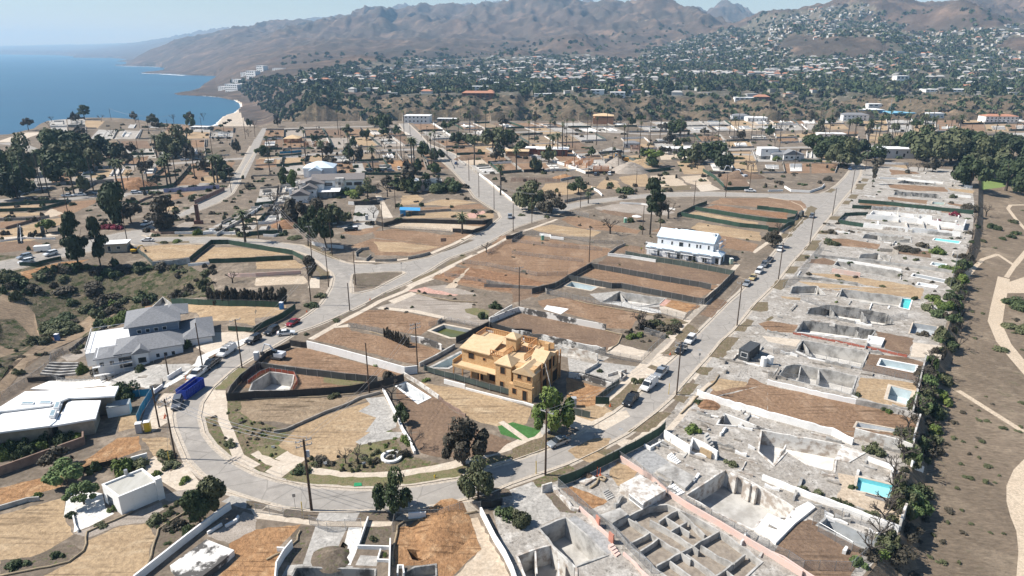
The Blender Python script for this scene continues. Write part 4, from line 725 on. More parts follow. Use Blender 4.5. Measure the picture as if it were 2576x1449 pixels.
gwall(BLOCKW,1.1,'weathered grey retaining wall below the upper brown lots','6: 2320,1400 2576,1449','11: -280,-10','10: 2576,0','11: 330,20 350,60');gwall(WHITEM,1.0,'white low wall near the street at the head of the brown lots','7: 275,920 385,935 390,950 520,965',th=.3)
fence('chain',1.4,'white chain link fence along the pavement by the upper junction','6: 2330,1120 2470,1010 2576,1000','7: 100,930');fence('dark',1.6,'dark screen fence at the corner beside the upper junction','7: -60,960 0,950 105,910','7: 0,990')
fence('green',1.9,'green screened fence loop at the far brown lots','7: 1660,735 1830,655 1960,605');fence('green',2.0,'green screened fence between the trenched lot and the narrow tan lot','7: 1840,665 2300,745 2576,785','8: 0,785 130,795 265,808');fence('green',2.0,'green screened fence on the near side of the narrow tan lot','7: 1700,725 2290,835 2500,855 2576,865','8: 0,880 115,885 210,825 265,815');fence('green',1.9,'green screened fence around the trenched lot by the junction','7: 2465,655 2576,665','8: 0,668 150,685 295,710 265,765 190,780')
# --- upper left of the loop
fence('black',2.0,'black slatted fence behind the pale sand lot and palm','6: 1210,815 1290,835 1430,795 1620,795 1960,805 2290,812 2380,790');fence('black',1.9,'short black fence curving in front of the palm','6: 1980,888 2180,905 2300,865 2380,795')
fence('chain',1.2,'low chain link fence in front of the pale sand lot','6: 1340,850 1600,860 1960,890',st=2.5)
gwall(BLOCKW,1.0,'curving dry stone wall at the tip of the brown corner lot','6: 1140,1060 1060,1070 1005,1110 1010,1160 1110,1178 1160,1135',name='retaining_wall');gwall(BLOCKW,1.0,'low block wall with boulders along the brown corner lot','6: 1200,1185 1300,1185 1420,1175',name='retaining_wall');gwall(BLOCKW,1.0,'low grey block wall along the pavement of the corner lot','6: 1530,1160 1640,1140 1750,1108',name='retaining_wall')
gwall(BLOCKW,1.1,'long grey block wall behind the blue tarpaulin shed','6: 1450,735 1540,700 1750,685 1965,672');gwall(WHITEM,1.3,'white wall curving at the left street behind leaning tree','6: 565,1015 700,1040 880,1055');gwall(WHITEM,1.0,'short white wall beside the dirt heap and shrubs','6: 75,930 180,935 270,915')
fence('green',2.0,'green screened fence around the lots on the inner side of the left street','5: 1915,1190 2020,1100 2130,1012 2300,1010 2576,1055','6: 180,1085 370,1115 560,1215');fence('green',1.9,'green screened fence across the middle of the left street lots','5: 2105,1202 2350,1195 2576,1185','6: 180,1175 375,1165');fence('dgreen',1.8,'grey screen fence descending the side of the tan lot','5: 1290,1030 1380,1090 1470,1150 1540,1235');gwall(GREYW,2.2,'grey retaining wall holding up the tan lot above the ravine','5: 1540,1250 1740,1230 1915,1200',name='retaining_wall');gwall(WHITEM,.9,'white low wall on the ravine side of the tan lots','5: 1895,1230 2000,1220 2110,1210',name='retaining_wall')
gwall(PINKW,1.3,'long brownish pink retaining wall below the tan lots','5: 2300,1340 2420,1338 2576,1335','6: 200,1322 455,1308',name='retaining_wall')
gwall(WHITEM,.9,'long white wall of the corner garden by the left junction','5: 1760,905 2000,905 2200,905 2420,905',lift=0);gwall(BROWNW,.9,'brown and white wall end at the left junction','5: 1520,890 1620,908 1760,905');gwall(WHITEM,.8,'white wall with stepped pillars beside the crane driveway','5: 0,985 250,955 420,960 560,960',jag=.35)
fence('lav',2.2,'lavender printed banner fence around the far corner lot','5: 1650,490 1900,475 2210,448');fence('rust',2.2,'reddish brown printed banner fence along the street corner lot','5: 1960,608 2100,545 2262,470')
fence('green',1.9,'green screened fence zigzag beside three tall palms','5: 1410,470 1500,460 1700,445 1740,435 1850,320 1925,225');fence('green',1.9,'green screened fence running uphill left of the palms','5: 1475,450 1540,345 1650,265');fence('green',1.6,'green screened fence across the palm lots','5: 1480,352 1640,340 1800,318')
fence('green',1.8,'green screened fence far left above the tan strip','5: -150,640 0,628 300,608 680,590 690,560');fence('green',1.8,'green screened fence far left below the tan strip','5: -150,690 0,685 430,672 480,655 695,600');fence('green',1.8,'green screened fence at the far left behind the palms','5: 1240,118 1400,112 1560,108');fence('green',1.5,'green screened fence beside the white parked suv far left','5: 1000,525 1120,530 1250,528');gwall(BLOCKW,2.0,'tall grey wall holding the cut bank by the blue parasol','5: 800,490 955,400 1150,385');gwall(BLOCKW,1.2,'grey block wall on the far left tan lots','5: -100,775 200,765 410,755 500,740');gwall(BROWNW,1.2,'low brown wall in front of the far left brown lot','5: 60,860 410,760');gwall(BROWNW,1.0,'dark block wall above the crossing lots','5: 1380,600 1460,560 1540,535')
fence('green',1.6,'dark green fence at the crane lot on the left street','5: 200,1225 340,1235 480,1195 620,1165');fence('green',1.8,'green panel fence beside the small beige shed','5: 1210,1045 1290,1035')
fence('green',1.8,'green fence around the small lot behind the palm','6: 210,228 330,220 470,205');fence('green',1.8,'green fence on the far side of the small palm lot','6: 235,132 350,125 460,112');fence('green',1.8,'green screened fence behind the parked dark cars','6: 1070,312 1280,314 1500,312');fence('green',1.8,'green screened fence around the far brown lot with the palm','6: 1100,265 1300,270 1340,250 1280,165 1040,185');fence('blue',1.7,'blue screened fence at the far building site','6: 240,98 350,92 460,82');fence('black',2.2,'tall black screened fence below the dark green hedge','6: 985,615 1120,618 1250,605');gwall(WHITEM,1.6,'short white wall beside the tall black fence','6: 930,610 990,615')
fence('dgreen',2.0,'dark screened fence along the gravel courtyard drive','6: 1500,310 1680,312')
fence('black',1.7,'black screened fence in front of the pale timber frame','7: 740,302 860,300 1035,298');fence('green',2.0,'green screened fence around the far tan yard','7: 1295,292 1450,280 1592,262');fence('dgreen',1.9,'grey green screened fence running up behind the gravel heap','7: 1110,125 1300,205 1480,240');fence('green',2.0,'teal screened fence beside the excavated lot','7: 1920,275 2040,350 2130,440');fence('green',2.0,'green screened fence in front of the two white excavators','7: 2140,468 2250,466 2385,462');fence('dgreen',1.9,'pale green screened fence at the head of the far tan yard','7: 870,105 1000,90 1110,85')
gwall(BLOCKW,1.4,'grey retaining wall above the street by the round tree','7: 525,590 640,565 790,545',name='retaining_wall');gwall(WHITEM,1.2,'white driveway wall beside the twin junipers','7: 800,450 870,490 905,525');gwall(GREYW,1.4,'grey wall beside the red rebar forms','7: 490,372 600,350 695,345');gwall(WHITEM,1.5,'long white wall dropping beside the pale timber frame','7: 410,180 560,230 740,300');gwall(WHITEM,.8,'low curved white wall in front of the burnt hedge','7: 1085,600 1300,610 1500,640 1640,665')
fence('chain',2.0,'white gate and chain link fence at the far junction lot','7: 590,700 670,720 770,740',st=1.5)
gwall(WHITEM,1.0,'white boundary wall with pillars at the right of the far street','6: 2180,265 2340,380 2460,480 2576,575',cap=WHITEM);gwall(WHITEM,1.2,'white garden wall curved around the far corner plot','8: 165,440 230,480 420,490 540,450 565,420');gwall(WHITEM,1.0,'white low wall left of the far corner plot','8: 0,480 150,475')
# --- right hand block
fence('green',2.0,'long green screened fence crossing the far right lots','8: 905,592 1200,615 1500,650 2062,708');fence('green',1.8,'short green screened fence at the street end of the far right lots','8: 845,648 940,652 1040,655');fence('green',1.8,'green screened fence at the head of the bright white ruin','8: 700,800 770,728 880,720 1000,722');fence('green',1.9,'green screened fence in front of the bright white ruin','8: 710,800 830,820 955,838')
gwall(WHITEM,2.3,'long bright white ruined wall across the white villa lot','8: 985,755 1250,775 1500,800 1880,850',th=.35,jag=.15);gwall(WHITEM,2.0,'lower bright white wall along the near side of the white villa lot','8: 955,838 1400,885 1700,905 1930,935',th=.35,jag=.12);gwall(PATCHY,1.8,'peeling cream wall behind the bright white villa ruin','8: 1040,660 1300,668 1740,710',th=.3,jag=.15);gwall(WHITEM,2.0,'tall white end wall of the white villa ruin near the red flowers','8: 1870,860 1960,870 1985,800',th=.35)
gwall(PATCHY,1.0,'crumbling wall below the pale drive of the grey ruins','8: 660,860 1000,905 1450,950',jag=.4);fence('chain',1.7,'chain link fence along the street edge of the grey ruins','8: 530,1040 460,1130 370,1240 250,1385 150,1449',st=2.5);gwall(GREYW,1.2,'stained grey retaining wall across the terraced ruins','8: 460,1135 900,1180 1400,1240 1850,1300',jag=.2);gwall(PINKW,1.4,'faded pink wall panel in the terraced ruins','8: 640,1290 780,1312 925,1335',th=.3);gwall(WHITEM,.9,'white wall top above the long stained basement','8: 700,1178 850,1200 1340,1285',th=.35)
gwall(GREYW,1.0,'low curved stained wall at the tan right hand lot','8: 300,1350 560,1380 900,1420',jag=.3);gwall(WHITEM,1.2,'white wall with small planter behind the highest right lots','8: 1150,200 1280,205 1410,208',th=.3);gwall(WHITEM,1.0,'long white wall across the uppermost right lots','8: 1120,350 1300,355 1500,375 1760,400',jag=.2);gwall(BLOCKW,1.3,'grey garden wall beyond the planted far end of the ruins','8: 1120,1080 1250,1090 1310,1110');gwall(WHITEM,1.3,'white slab wall at the park side of the uppermost lots','8: 1970,435 2055,445',th=.4);gwall(WHITEM,1.2,'white low wall near the park end of the second lot','8: 1880,530 2040,545',th=.4)
pit('sunken ruin with dark stained back wall in the uppermost right lots',1.8,'8: 1300,392 1385,362 1668,380 1690,420',['8: 1480,370 1470,405','8: 1580,375 1575,412'],wm=DGREY,fm=FLOORW);pit('sunken ruin divided in four behind the long green fence',1.9,'8: 1268,515 1282,480 1702,508 1740,550',['8: 1370,486 1370,520','8: 1450,491 1450,528','8: 1560,500 1560,535'],wm=DGREY,fm=FLOORC)
pit('white sunken room at the street end of the white villa ruin',1.5,'8: 1030,715 1060,675 1240,690 1275,725',wm=WHITEM,fm=FLOORW);pit('white sunken hall in the middle of the white villa ruin',1.6,'8: 1235,715 1250,690 1640,725 1640,762',['8: 1455,708 1470,740'],wm=WHITEM,fm=FLOORW);pit('grey sunken rooms with triangular shadow on the cracked lot',2.6,'8: 950,950 975,910 1105,902 1240,920 1430,945 1440,995 1160,975',['8: 1105,902 1160,975'],fm=FLOORC);pit('deep grey pit behind the zigzag slab edges',2.6,'8: 915,1155 935,1115 1110,1103 1232,1135 1212,1192 1150,1165 1060,1165',['8: 1110,1103 1150,1165'],wm=GREYW,fm=FLOORW);pit('long stained basement with dark streaks on its back wall',2.4,'8: 670,1220 700,1182 1335,1290 1325,1365 900,1290',wm=GREYW,fm=GRIT)
pit('grey basement beside the drive at the street end of the ruins',2.2,'12: 225,60 250,-10 490,-15 575,75 330,65',['12: 480,0 470,62'],fm=FLOORC);pit('long grey basement streaked with soot before the turquoise pool',2.4,'12: 720,90 745,15 1340,100 1320,192 960,148',fm=FLOORC);pit('large sooty basement with two triangular shadows',3.0,'12: 395,262 420,210 625,175 945,220 1195,262 1262,365 1150,375 900,345 690,305 560,285',['12: 625,175 690,303','12: 945,220 1015,358'],wm=DGREY,fm=FLOORW);pit('basement with long white floor and burnt back wall',2.6,'12: 285,445 355,335 1075,430 1010,518 700,490',['12: 890,415 935,475'],wm=DGREY,fm=FLOORW)
pit('basement with window opening and pale ledge above the brown lot',3.0,'12: 285,632 352,530 1000,658 935,800 700,755 430,700',['12: 352,530 440,690'],wm=GREYW,fm=FLOORW);pit('broken basement with three pointed partitions above the big brown lot',3.0,'12: 105,900 182,790 330,778 512,815 888,895 825,1072 550,1000 300,940',['12: 330,778 300,940','12: 512,815 512,935'],wm=GREYW,fm=FLOORW)
for i,(a,b_)in enumerate([('12: 290,450 700,495 1010,525','jagged front wall of the white floored basement'),('12: 285,640 430,712 930,810','pale jagged front wall of the window basement')]):gwall(WHITEM,.25,b_,a,jag=.6,th=.4)
pool('turquoise pool half full at the end of the sooty lot',1.4,'12: 1325,195 1358,106 1445,116 1412,215',PT,water('turquoise_water',(0.10,0.55,0.52)),.5,WHITEM);pool('empty grey pool with planter beside the trees',1.4,'12: 1425,460 1462,350 1705,390 1665,480',PG,cop=.3);pool('long empty pale blue pool below the big terrace slab',1.5,'12: 1112,778 1142,716 1492,782 1470,850',PB,cop=.4,cm_=WHITEM);pool('empty square pool with cream rim beside the tan lot',2.0,'12: 1202,1118 1238,988 1448,1042 1400,1180',PB,cop=.7)
pool('narrow turquoise pool on the white villa terrace',1.2,'8: 1662,968 1682,948 1935,982 1915,1004',PT,water('pale_turquoise_water',(0.25,0.68,0.66)),.3,WHITEM);pool('pale green pool behind the long green fence',1.3,'8: 1645,603 1660,580 1780,588 1765,614',PWm,water('dull_green_water',(0.22,0.34,0.26)),.8);pool('shallow empty grey pool with white loungers',1.0,'8: 1448,1330 1470,1306 1800,1372 1790,1400',PG,cop=.4,cm_=WHITEM);pool('pale empty pool filled with rubble near the vines',1.2,'8: 1500,1420 1520,1395 1700,1430 1680,1449',PWm,cop=.4,cm_=WHITEM);pool('shallow blue pool behind the wire fence',1.0,'8: 1640,1215 1660,1190 1790,1210 1770,1240',PB,cm_=WHITEM)
e=slab('wide pink tinged terrace slab standing out over the slope',.05,'12: 1432,692 1462,548 1765,598 1728,762',GK['walk'][1],'terrace_slab',z0=-.4);mb=MB();mb.tube([(4.5,-1.5,-7),(4.5,-1.5,-.4)],.5,10);mb.build('column',PATCHY,e)
slab('bright white garage slab at the end of the white floored basement',.7,'12: 990,575 1005,498 1172,528 1138,600',WHITEM);slab('grey block wall stub with window slots beside the garage slab',.4,'12: 930,870 935,845 1060,865 1050,890',BLOCKW)
fence('chain',1.6,'chain link fence in front of the window basement','12: 50,660 350,690 700,770 1050,850 1500,950',st=2.5);fence('chain',1.6,'chain link fence in front of the sooty basement','12: 330,120 700,255 1100,350 1400,300',st=2.5);fence('orange',.8,'red netting along the edge above the window basement','12: 250,465 600,530 1000,610 1400,700',st=2);fence('chain',1.6,'chain link fence along the broken basement','12: 0,900 250,930 600,1010 870,1090',st=2.5)
gwall(WHITEM,1.2,'chalky white wall between the broken basement and the brown lot','12: -10,965 300,1035 600,1110 880,1168',jag=.25,th=.3);gwall(GREYW,1.2,'grey low wall continuing to the corner gate of the brown lot','12: 880,1168 1200,1230 1500,1325',th=.25)
gwall(GREYW,2.0,'tall pale boundary wall on the park side below the square pool',pts=W('12: 1580,740 1530,930 1470,1200 1445,1300'),th=.3,base=-4);gwall(PATCHY,1.6,'pale boundary wall on the park side of the big brown lot',pts=W('12: 1520,1335','16: 1470,50 1440,220'),th=.3,base=-4);fence('chain',2.0,'wire fence on the park side wall beside the trees','8: 1900,1140 1880,1260 1830,1449',st=2.5)
gwall(WHITEM,1.6,'bright chipped white wall on the near side of the big brown lot','11: 1860,1085 2070,1160 2350,1240 2576,1310','12: 130,1345 400,1420 640,1480','16: 850,130',th=.4,jag=.2)
pool('narrow white sided pool with green hoses below the brown lot',1.6,'12: 880,1400 905,1355 1365,1440 1400,1470',PWm,cop=.4)
gwall(PATCHY,2.2,'peeling grey white wall above the round terrace trees','16: 860,60 1040,110 1320,180 1440,230',th=.35);gwall(WHITEM,.9,'white curved wall of the small sun terrace','16: 1000,290 1110,330 1250,380 1240,450',th=.35);gwall(WHITEM,1.4,'slanting white buttress wall by the park fence','16: 1440,350 1550,410',th=.35)
pit('lower white courtyard behind the iron stairs',2.6,'11: 2070,1375 2150,1275 2300,1330 2450,1390 2576,1430',['11: 2310,1330 2330,1420'],wm=SCORCH,fm=FLOORC)
pit('wide pale courtyard sunk below the high peeling wall',3.0,'16: -90,200 -60,-10 300,60 740,140 672,300 660,400 400,330 190,190 60,330',['16: 180,130 60,325'],wm=PATCHY,fm=FLOORW,ph=1.0,jag=.2)
slab('square grey terrace block with railing beside the stairs',.15,'16: 668,280 735,140 985,215 820,310',PATCHY,z0=-3)
pit('deep walled garage court with brown buttresses',3.3,[G(*p)for p in PP('15: 1760,640 2150,390 2350,480 2576,610','16: 250,770 210,860 -60,870','15: 2420,980 2250,900 2040,800')],wm=PATCHY,fm=FLOORC,jag=.2)
for k,s in enumerate(['15: 2230,440 2215,590','15: 2370,520 2350,670','15: 2430,545 2410,690']):
 a,b=W(s);a=(a[0],a[1]);mb=MB();p0=W(s.replace('15:','15:'))[0];mb.box((0,0,-1.5),(.5,1.6,3.4),.5);tag(mb.build('buttress',PATCHY,loc=(p0[0],p0[1],0)),'brown stained buttress standing against the deep court wall','buttress','buttresses in the deep court')
slab('long white foundation beam across the deep court lot',.45,'16: 75,1140 270,940 475,775 400,720 250,800 180,890 20,1090',WHITEM,z0=-.2);slab('white slab ramp at the side of the deep court',.3,'16: -140,1000 0,830 240,940 50,1100',WHITEM)
slab('raised grey garage roof slab with white balustrade face',1.5,'15: 1080,605 1280,498 1542,660 1320,790',PATCHY);mb=MB()
p0,p1=W('15: 1180,690 1318,800');d=Vector((p1[0]-p0[0],p1[1]-p0[1]));n=Vector((d.y,-d.x)).normalized()*.1
for i in range(12):
 q=d*(i/11.0);mb.box((q.x+n.x,q.y+n.y,.9),(.12,.12,.8))
mb.box((d.x/2+n.x,d.y/2+n.y,1.36),(d.length,.2,.12),math.atan2(d.y,d.x));mb.box((d.x/2+n.x,d.y/2+n.y,.45),(d.length,.2,.12),math.atan2(d.y,d.x));tag(mb.build('balustrade',WHITEM,loc=(p0[0],p0[1],0)),'white turned balustrade on the face of the raised garage slab','balustrade')
slab('low rough white slab left of the crawl space grid',.5,'15: 880,860 1085,785 1165,852 1010,940',GREYW);slab('wide grey terrace slab above the striped stairs',.55,'15: 1450,410 1575,330 1850,480 1740,592',GREYW)
pit('grid of low burnt foundation walls around bare brown rooms',1.1,'15: 1005,935 1170,860 1390,760 1560,740 1850,870 2080,1000 2500,1310 2300,1500 2050,1650 1700,1560 1440,1370 1170,1125',['15: 1170,870 1390,1015 1660,1185 1800,1290','15: 1390,890 1620,1010 1880,1195','15: 1630,760 1780,880 1940,1040','15: 1190,1110 1385,1015','15: 1290,1190 1470,1075','15: 1455,1345 1690,1215 2080,1000','15: 1480,900 1600,820 1680,780','15: 1900,1140 2080,1250 2240,1330','15: 1755,1230 1900,1330 2050,1449','15: 1590,1300 1760,1420 1900,1540','15: 2345,1230 2150,1380 1950,1500','15: 2150,1380 2300,1500','15: 1540,860 1700,960 1790,1010','15: 1240,900 1300,960 1370,1000','15: 1600,1000 1700,940 1760,900'],wm=GREYW,fm=GRIT,jag=.4)
pit('deep roofless cellar with tall grey walls at the picture foot',3.6,'15: 285,975 540,872 945,1240 632,1355 420,1150',wm=GREYW,fm=FLOORC,jag=.3);pit('broken cellar rooms beside the deep roofless cellar',3.4,'15: 60,1255 220,1195 390,1150 470,1230 640,1380 640,1620 200,1620',['15: 235,1200 250,1420','15: 470,1290 470,1500'],wm=PATCHY,fm=FLOORC,jag=.4)
gwall(PINKW,1.1,'long pale pink wall between the crawl space grid and the deep court','15: 1090,290 1260,395 1400,485','15: 1400,485 1550,625 1750,760 2090,955 2410,1150 2576,1245','16: 150,1340 340,1460',th=.25);gwall(PINKW,.9,'salmon wall broken beside the salmon garden path','15: 680,790 770,860 870,975 1020,1115',th=.22,jag=.3);gwall(PINKW,.6,'cracked salmon path wall at the picture foot','15: 1120,1240 1200,1300 1330,1449 1500,1600',th=.3,jag=.4);gwall(mat('salmon_stucco',(.50,.22,.16),.8),1.9,'narrow salmon gate post near the crawl space','15: 845,930 880,975',th=.25,name='gate_pillar',cat='pillar');gwall(MATS['salmon_stucco'],1.7,'second narrow salmon gate post further down the path','15: 975,1090 1020,1130',th=.25,name='gate_pillar',cat='pillar')
fence('chain',1.7,'chain link fence along the salmon garden path','15: 465,555 760,820 1050,1060 1400,1420',st=2.5);fence('chain',1.7,'chain link fence along the pale pink wall','15: 1060,260 1410,500 1560,640 2000,870 2350,1080 2576,1190',st=2.5);fence('green',2.1,'long green screened fence along the street above the bottom ruins','15: 462,552 640,488 820,395 940,332 1090,260 1140,225 1330,130 1480,40','11: 1540,1430',st=2.5)
gwall(WHITEM,1.8,'stepped white terrace wall with dirt on top','15: 1530,60 1640,130 1790,225',th=.3);gwall(WHITEM,2.0,'angled white terrace wall with brown board leaning on it','15: 1790,225 1810,150 1900,190 2060,285',th=.3);gwall(WHITEM,.7,'white planter box wall beside the green fence','15: 1330,150 1390,182 1520,110',th=.3);slab('brown plywood board leaning at the white terrace wall',1.5,'15: 1885,225 1895,218 2005,268 2000,278',mat('plywood',(.42,.31,.19),.8),'board','board',z0=.1)
steps('grey stairs climbing beside the white terrace wall','15: 2040,285 2080,255 1960,90 1925,115',8,.25,GREYW);steps('short white steps in the middle of the grey patio','15: 1660,325 1700,300 1600,240 1560,270',6,.12,WHITEM);steps('concrete steps below the heap of soil','15: 960,690 1030,655 960,600 910,630',5,.12,GREYW);steps('striped wide stairs below the grey terrace slab','15: 1640,660 1740,610 1620,540 1540,590',4,.12,WHITEM);steps('dark edged steps beside the raised garage slab','15: 1490,625 1530,600 1450,530 1405,550',5,.15,GREYW);steps('red edged salmon steps at the picture foot','15: 1050,1260 1090,1230 1010,1150 965,1170',4,.15,PINKW)
slab('soil filled planter box with pale rim near the two red delineators',.35,'15: 670,510 735,545 845,475 790,440',PATCHY,'planter','planter')
pool('big bright blue pool half shaded with steps and terrace',1.7,'16: 882,588 908,458 1440,608 1382,718 990,610',PT,water('light_blue_pool_water',(.30,.68,.74)),.75,GK['walk'][1],.5);pool('empty grey pool with bench and sand strip',2.2,'16: 512,942 602,866 1092,1088 1020,1195',PG,cop=.4,cm_=GREYW);slab('ribbed grey deck along the near side of the big blue pool',.1,'16: 985,618 975,640 1370,765 1382,735',mat('grey_decking',(.22,.215,.21),.8,scale=4,stretch=(6,1,1)),'deck','deck',z0=0)
slab('small white block lying on the brown yard',.7,'16: 742,1225 775,1180 800,1195 780,1235',WHITEM,'concrete_block','block');slab('white cube box beside the chipped white wall end',.8,'16: 1215,1060 1240,1025 1265,1040 1250,1085',WHITEM,'concrete_block','block')
gwall(WHITEM,1.2,'chipped white wall falling away below the big blue pool','16: -60,480 160,570 430,675 700,770 1000,890 1310,1005',th=.4,jag=.15);gwall(PATCHY,2.4,'white end wall standing at the park edge below the pool','16: 1315,1000 1345,900 1370,840',th=.35,base=-3);gwall(PINKW,.9,'mottled pink white wall crossing the bottom right corner','16: -10,1235 150,1300 370,1449 600,1600',th=.3)
fence('chain',1.7,'chain link fence around the empty grey pool','16: 445,935 520,830 740,860 1120,1010 1200,990 1010,1230 840,1200 500,1000',st=2.5);fence('chain',1.7,'chain link fence on the brown yard edge','16: 0,1215 200,1290 350,1390 830,1400 1030,1220',st=2.5)
gwall(PATCHY,1.5,'grey plaster parapet at the left of the grey patio','15: 300,610 400,580',th=.3);gwall(PATCHY,.8,'broken planter wall beside the bare garden strip','15: 420,590 490,660 600,780 670,800',th=.5,jag=.4)
# --- loop, pits and pools
pit('concrete lined pit edged by red netting inside the black fence',3.0,'10: -60,1035 -30,955 140,852 375,882 360,962 330,1030',wm=GREYW,fm=FLOORW,jag=.1);fence('orange',1.0,'red orange netting around the concrete lined pit','10: -80,965 50,870 140,838 385,872 420,960 370,1035',st=1.5)
pool('green water pool with concrete surround and wire rail',1.6,'10: 1762,430 1890,372 2200,432 2080,500 1960,500',PG,water('murky_green_water',(.10,.11,.035)),.9,GK['walk'][1],.8);fence('chain',1.3,'thin wire rail around the green water pool','10: 1740,385 1830,370 1900,330 2240,400',st=2);pit('grey spa basin and sunken yard behind the timber house',1.8,'10: 2130,520 2310,432 2490,488 2390,545 2260,570',['10: 2200,515 2330,450','10: 2330,455 2400,530'],wm=GREYW);pool('empty white blue pool at the left of the timber house',1.9,'10: 1770,800 2055,655 2140,690 1930,805',PB,cop=.7,cm_=GREYW);pool('empty white plaster pool with curved steps at the wall corner',1.7,'10: 1420,990 1505,955 1742,1105 1635,1158',PWm,cop=.4,cm_=WHITEM)
gwall(SCORCH,1.8,'grey stained wall beside the tall utility pole and green pool','10: 1560,545 1640,550 1760,580 1870,628',th=.3,jag=.1);gwall(GREYW,1.0,'low wall along the pool at the left of the timber house','10: 1645,790 1800,715 2000,600',th=.4);gwall(PATCHY,1.0,'cracked wall edging the white plaster pool lot','10: 1490,885 1650,985 1840,1120',th=.3);gwall(BROWNW,.9,'notched grey wall going down beside the dark brown lot','10: 1845,1130 1950,1200 2110,1300',th=.25,jag=.5);gwall(WHITEM,.8,'white wall running down between the garden and the dark brown lot','10: 1280,1035 1350,1170 1420,1310 1480,1449','14: 1540,90 1600,225',th=.35)
gwall(BLOCKW,.6,'thin block wall sweeping between the two pale dirt lots','10: 1255,1060 1050,1115 900,1190 700,1260 500,1350 300,1440','14: 180,10',th=.25);gwall(BLOCKW,1.0,'low block wall and pool guard at the green pool corner','10: 1830,360 1870,330 1870,340');gwall(PATCHY,1.5,'pale wall running up the lot by the dead trees','10: 2345,350 2460,280 2576,215',th=.3)
fence('chain',1.4,'rusty wire fence in front of the charred conifer row','10: 930,395 1100,420 1300,465',st=2.5)
pit('mid block basement with white floor and grey back walls',2.4,'11: 910,145 1085,38 1150,55 1530,110 1480,158 1270,190 1130,140',['11: 1085,38 1145,135'],wm=GREYW,fm=FLOORW,jag=.2);pool('empty blue grey pool at the edge of the narrow lots',1.8,[G(*p)for p in PP('7: 540,1428 600,1388 860,1440 790,1475')],PB,cop=.6);slab('pale concrete pad on the rough lot',.08,'11: 320,215 350,175 570,212 490,265',WHITEM,z0=0)
# --- lower left and bottom
gwall(WHITEM,1.3,'long pale wall beside the cactus garden','13: 1360,1520 1560,1360 1900,1090 2160,890 2325,772',th=.3);slab('rough white foundation slab in the bottom left lot',1.0,'13: 1720,1400 2085,1132 2365,1242 2250,1350 1900,1620',SCORCH);gwall(WHITEM,.5,'small white planter box beside the pale wall','13: 2090,1030 2235,940',th=.25);gwall(WHITEM,.5,'white angled kerb near the pale wall end','13: 2270,960 2380,900 2400,860',th=.3)
pit('grey basement at the picture foot below the white steps',3.0,'14: 410,1375 1190,1395 1180,1700 250,1700',wm=DGREY,fm=FLOORC,jag=.2);pit('small grey basement below the orange excavated lot',1.6,'14: 1600,1370 1800,1345 1805,1449 1500,1600 1490,1430',wm=DGREY,fm=FLOORC,jag=.2)
gwall(WHITEM,.7,'white L shaped wall around the bare front bed','14: 1130,885 1030,1175 1345,1185',th=.2);gwall(WHITEM,1.2,'white wall dividing the front steps from the orange lot','14: 1355,1130 1350,1300 1340,1600',th=.2);gwall(WHITEM,.5,'little white box wall around the second bed','14: 1345,1310 1225,1305 1255,1200',th=.2);gwall(WHITEM,1.5,'white retaining wall at the left of the front drive','14: 370,1165 290,1260 215,1390 200,1560',th=.2);gwall(WHITEM,.8,'short white wall stub in the orange lot','14: 215,1200 300,1205 365,1165',th=.2);gwall(WHITEM,1.3,'long white wall down the right side of the orange lot','14: 2262,825 2400,1100 2500,1260 2576,1420','15: 60,1600',th=.35);gwall(WHITEM,.6,'white U shaped footing at the picture foot','14: 1425,1449 1430,1370 1480,1370 1490,1449',th=.2)
fence('chain',1.7,'chain link fence around the front drive at the picture foot','14: 0,810 280,850 480,870',st=2.5);fence('chain',1.7,'chain link gate across the front drive','14: 540,930 720,1005 900,970 1060,960',st=2.5);fence('chain',1.7,'chain link fence along the orange excavated lot','14: 1380,1000 1410,850 1540,870 1830,870 2050,800 2260,790',st=2.5)
slab('white notice board leaning on the wire fence above the orange lot',1.4,'14: 1535,890 1540,880 1712,870 1712,880',WHITEM,'notice_board','board',z0=.25);gwall(dsteel,1.4,'dark gate panels beside the leafy tree at the bottom','14: 2270,760 2370,765 2480,735',name='gate',cat='gate',th=.1)
e=pit('soil hole dug into the front drive',1.2,'14: 820,1290 850,1190 880,1130 905,1150 850,1300',wm=GK['mulch'][1],fm=GK['mulch'][1],lip=.0,jag=.3,name='hole',cat='hole');pit('crescent hole in the orange excavated lot',1.6,'14: 1520,1180 1700,1215 1810,1130 1790,1190 1720,1270 1640,1300 1570,1285',wm=GK['orange'][1],fm=GK['orange'][1],lip=.05,jag=.5,name='hole',cat='hole')
gwall(WHITEM,.5,'low white wall beside the drive of the white box house','13: 740,860 760,960 790,1010',th=.2);gwall(GREYW,.8,'thin grey wall across the tan lot at the left edge','13: -60,800 130,745 280,700 400,690',th=.25);gwall(BROWNW,1.8,'dark boundary wall between the orange slope and the white roofed house','13: -60,460 300,330 850,130 850,75',th=.3);gwall(WHITEM,1.4,'grey white wall behind the bright shrubs of the box house','13: 1330,320 1490,275',th=.25);fence('black',1.4,'dark screen fence behind the white box house','13: 840,420 940,380 1085,350 1190,320')
fence('blue',2.0,'bright blue screened fence beside the blue skip','9: 1385,1370 1430,1260 1490,1160 1550,1065',lift=0);fence('blue',1.8,'blue screened fence panel behind the storage container','9: 1310,1100 1410,1095 1520,1080')
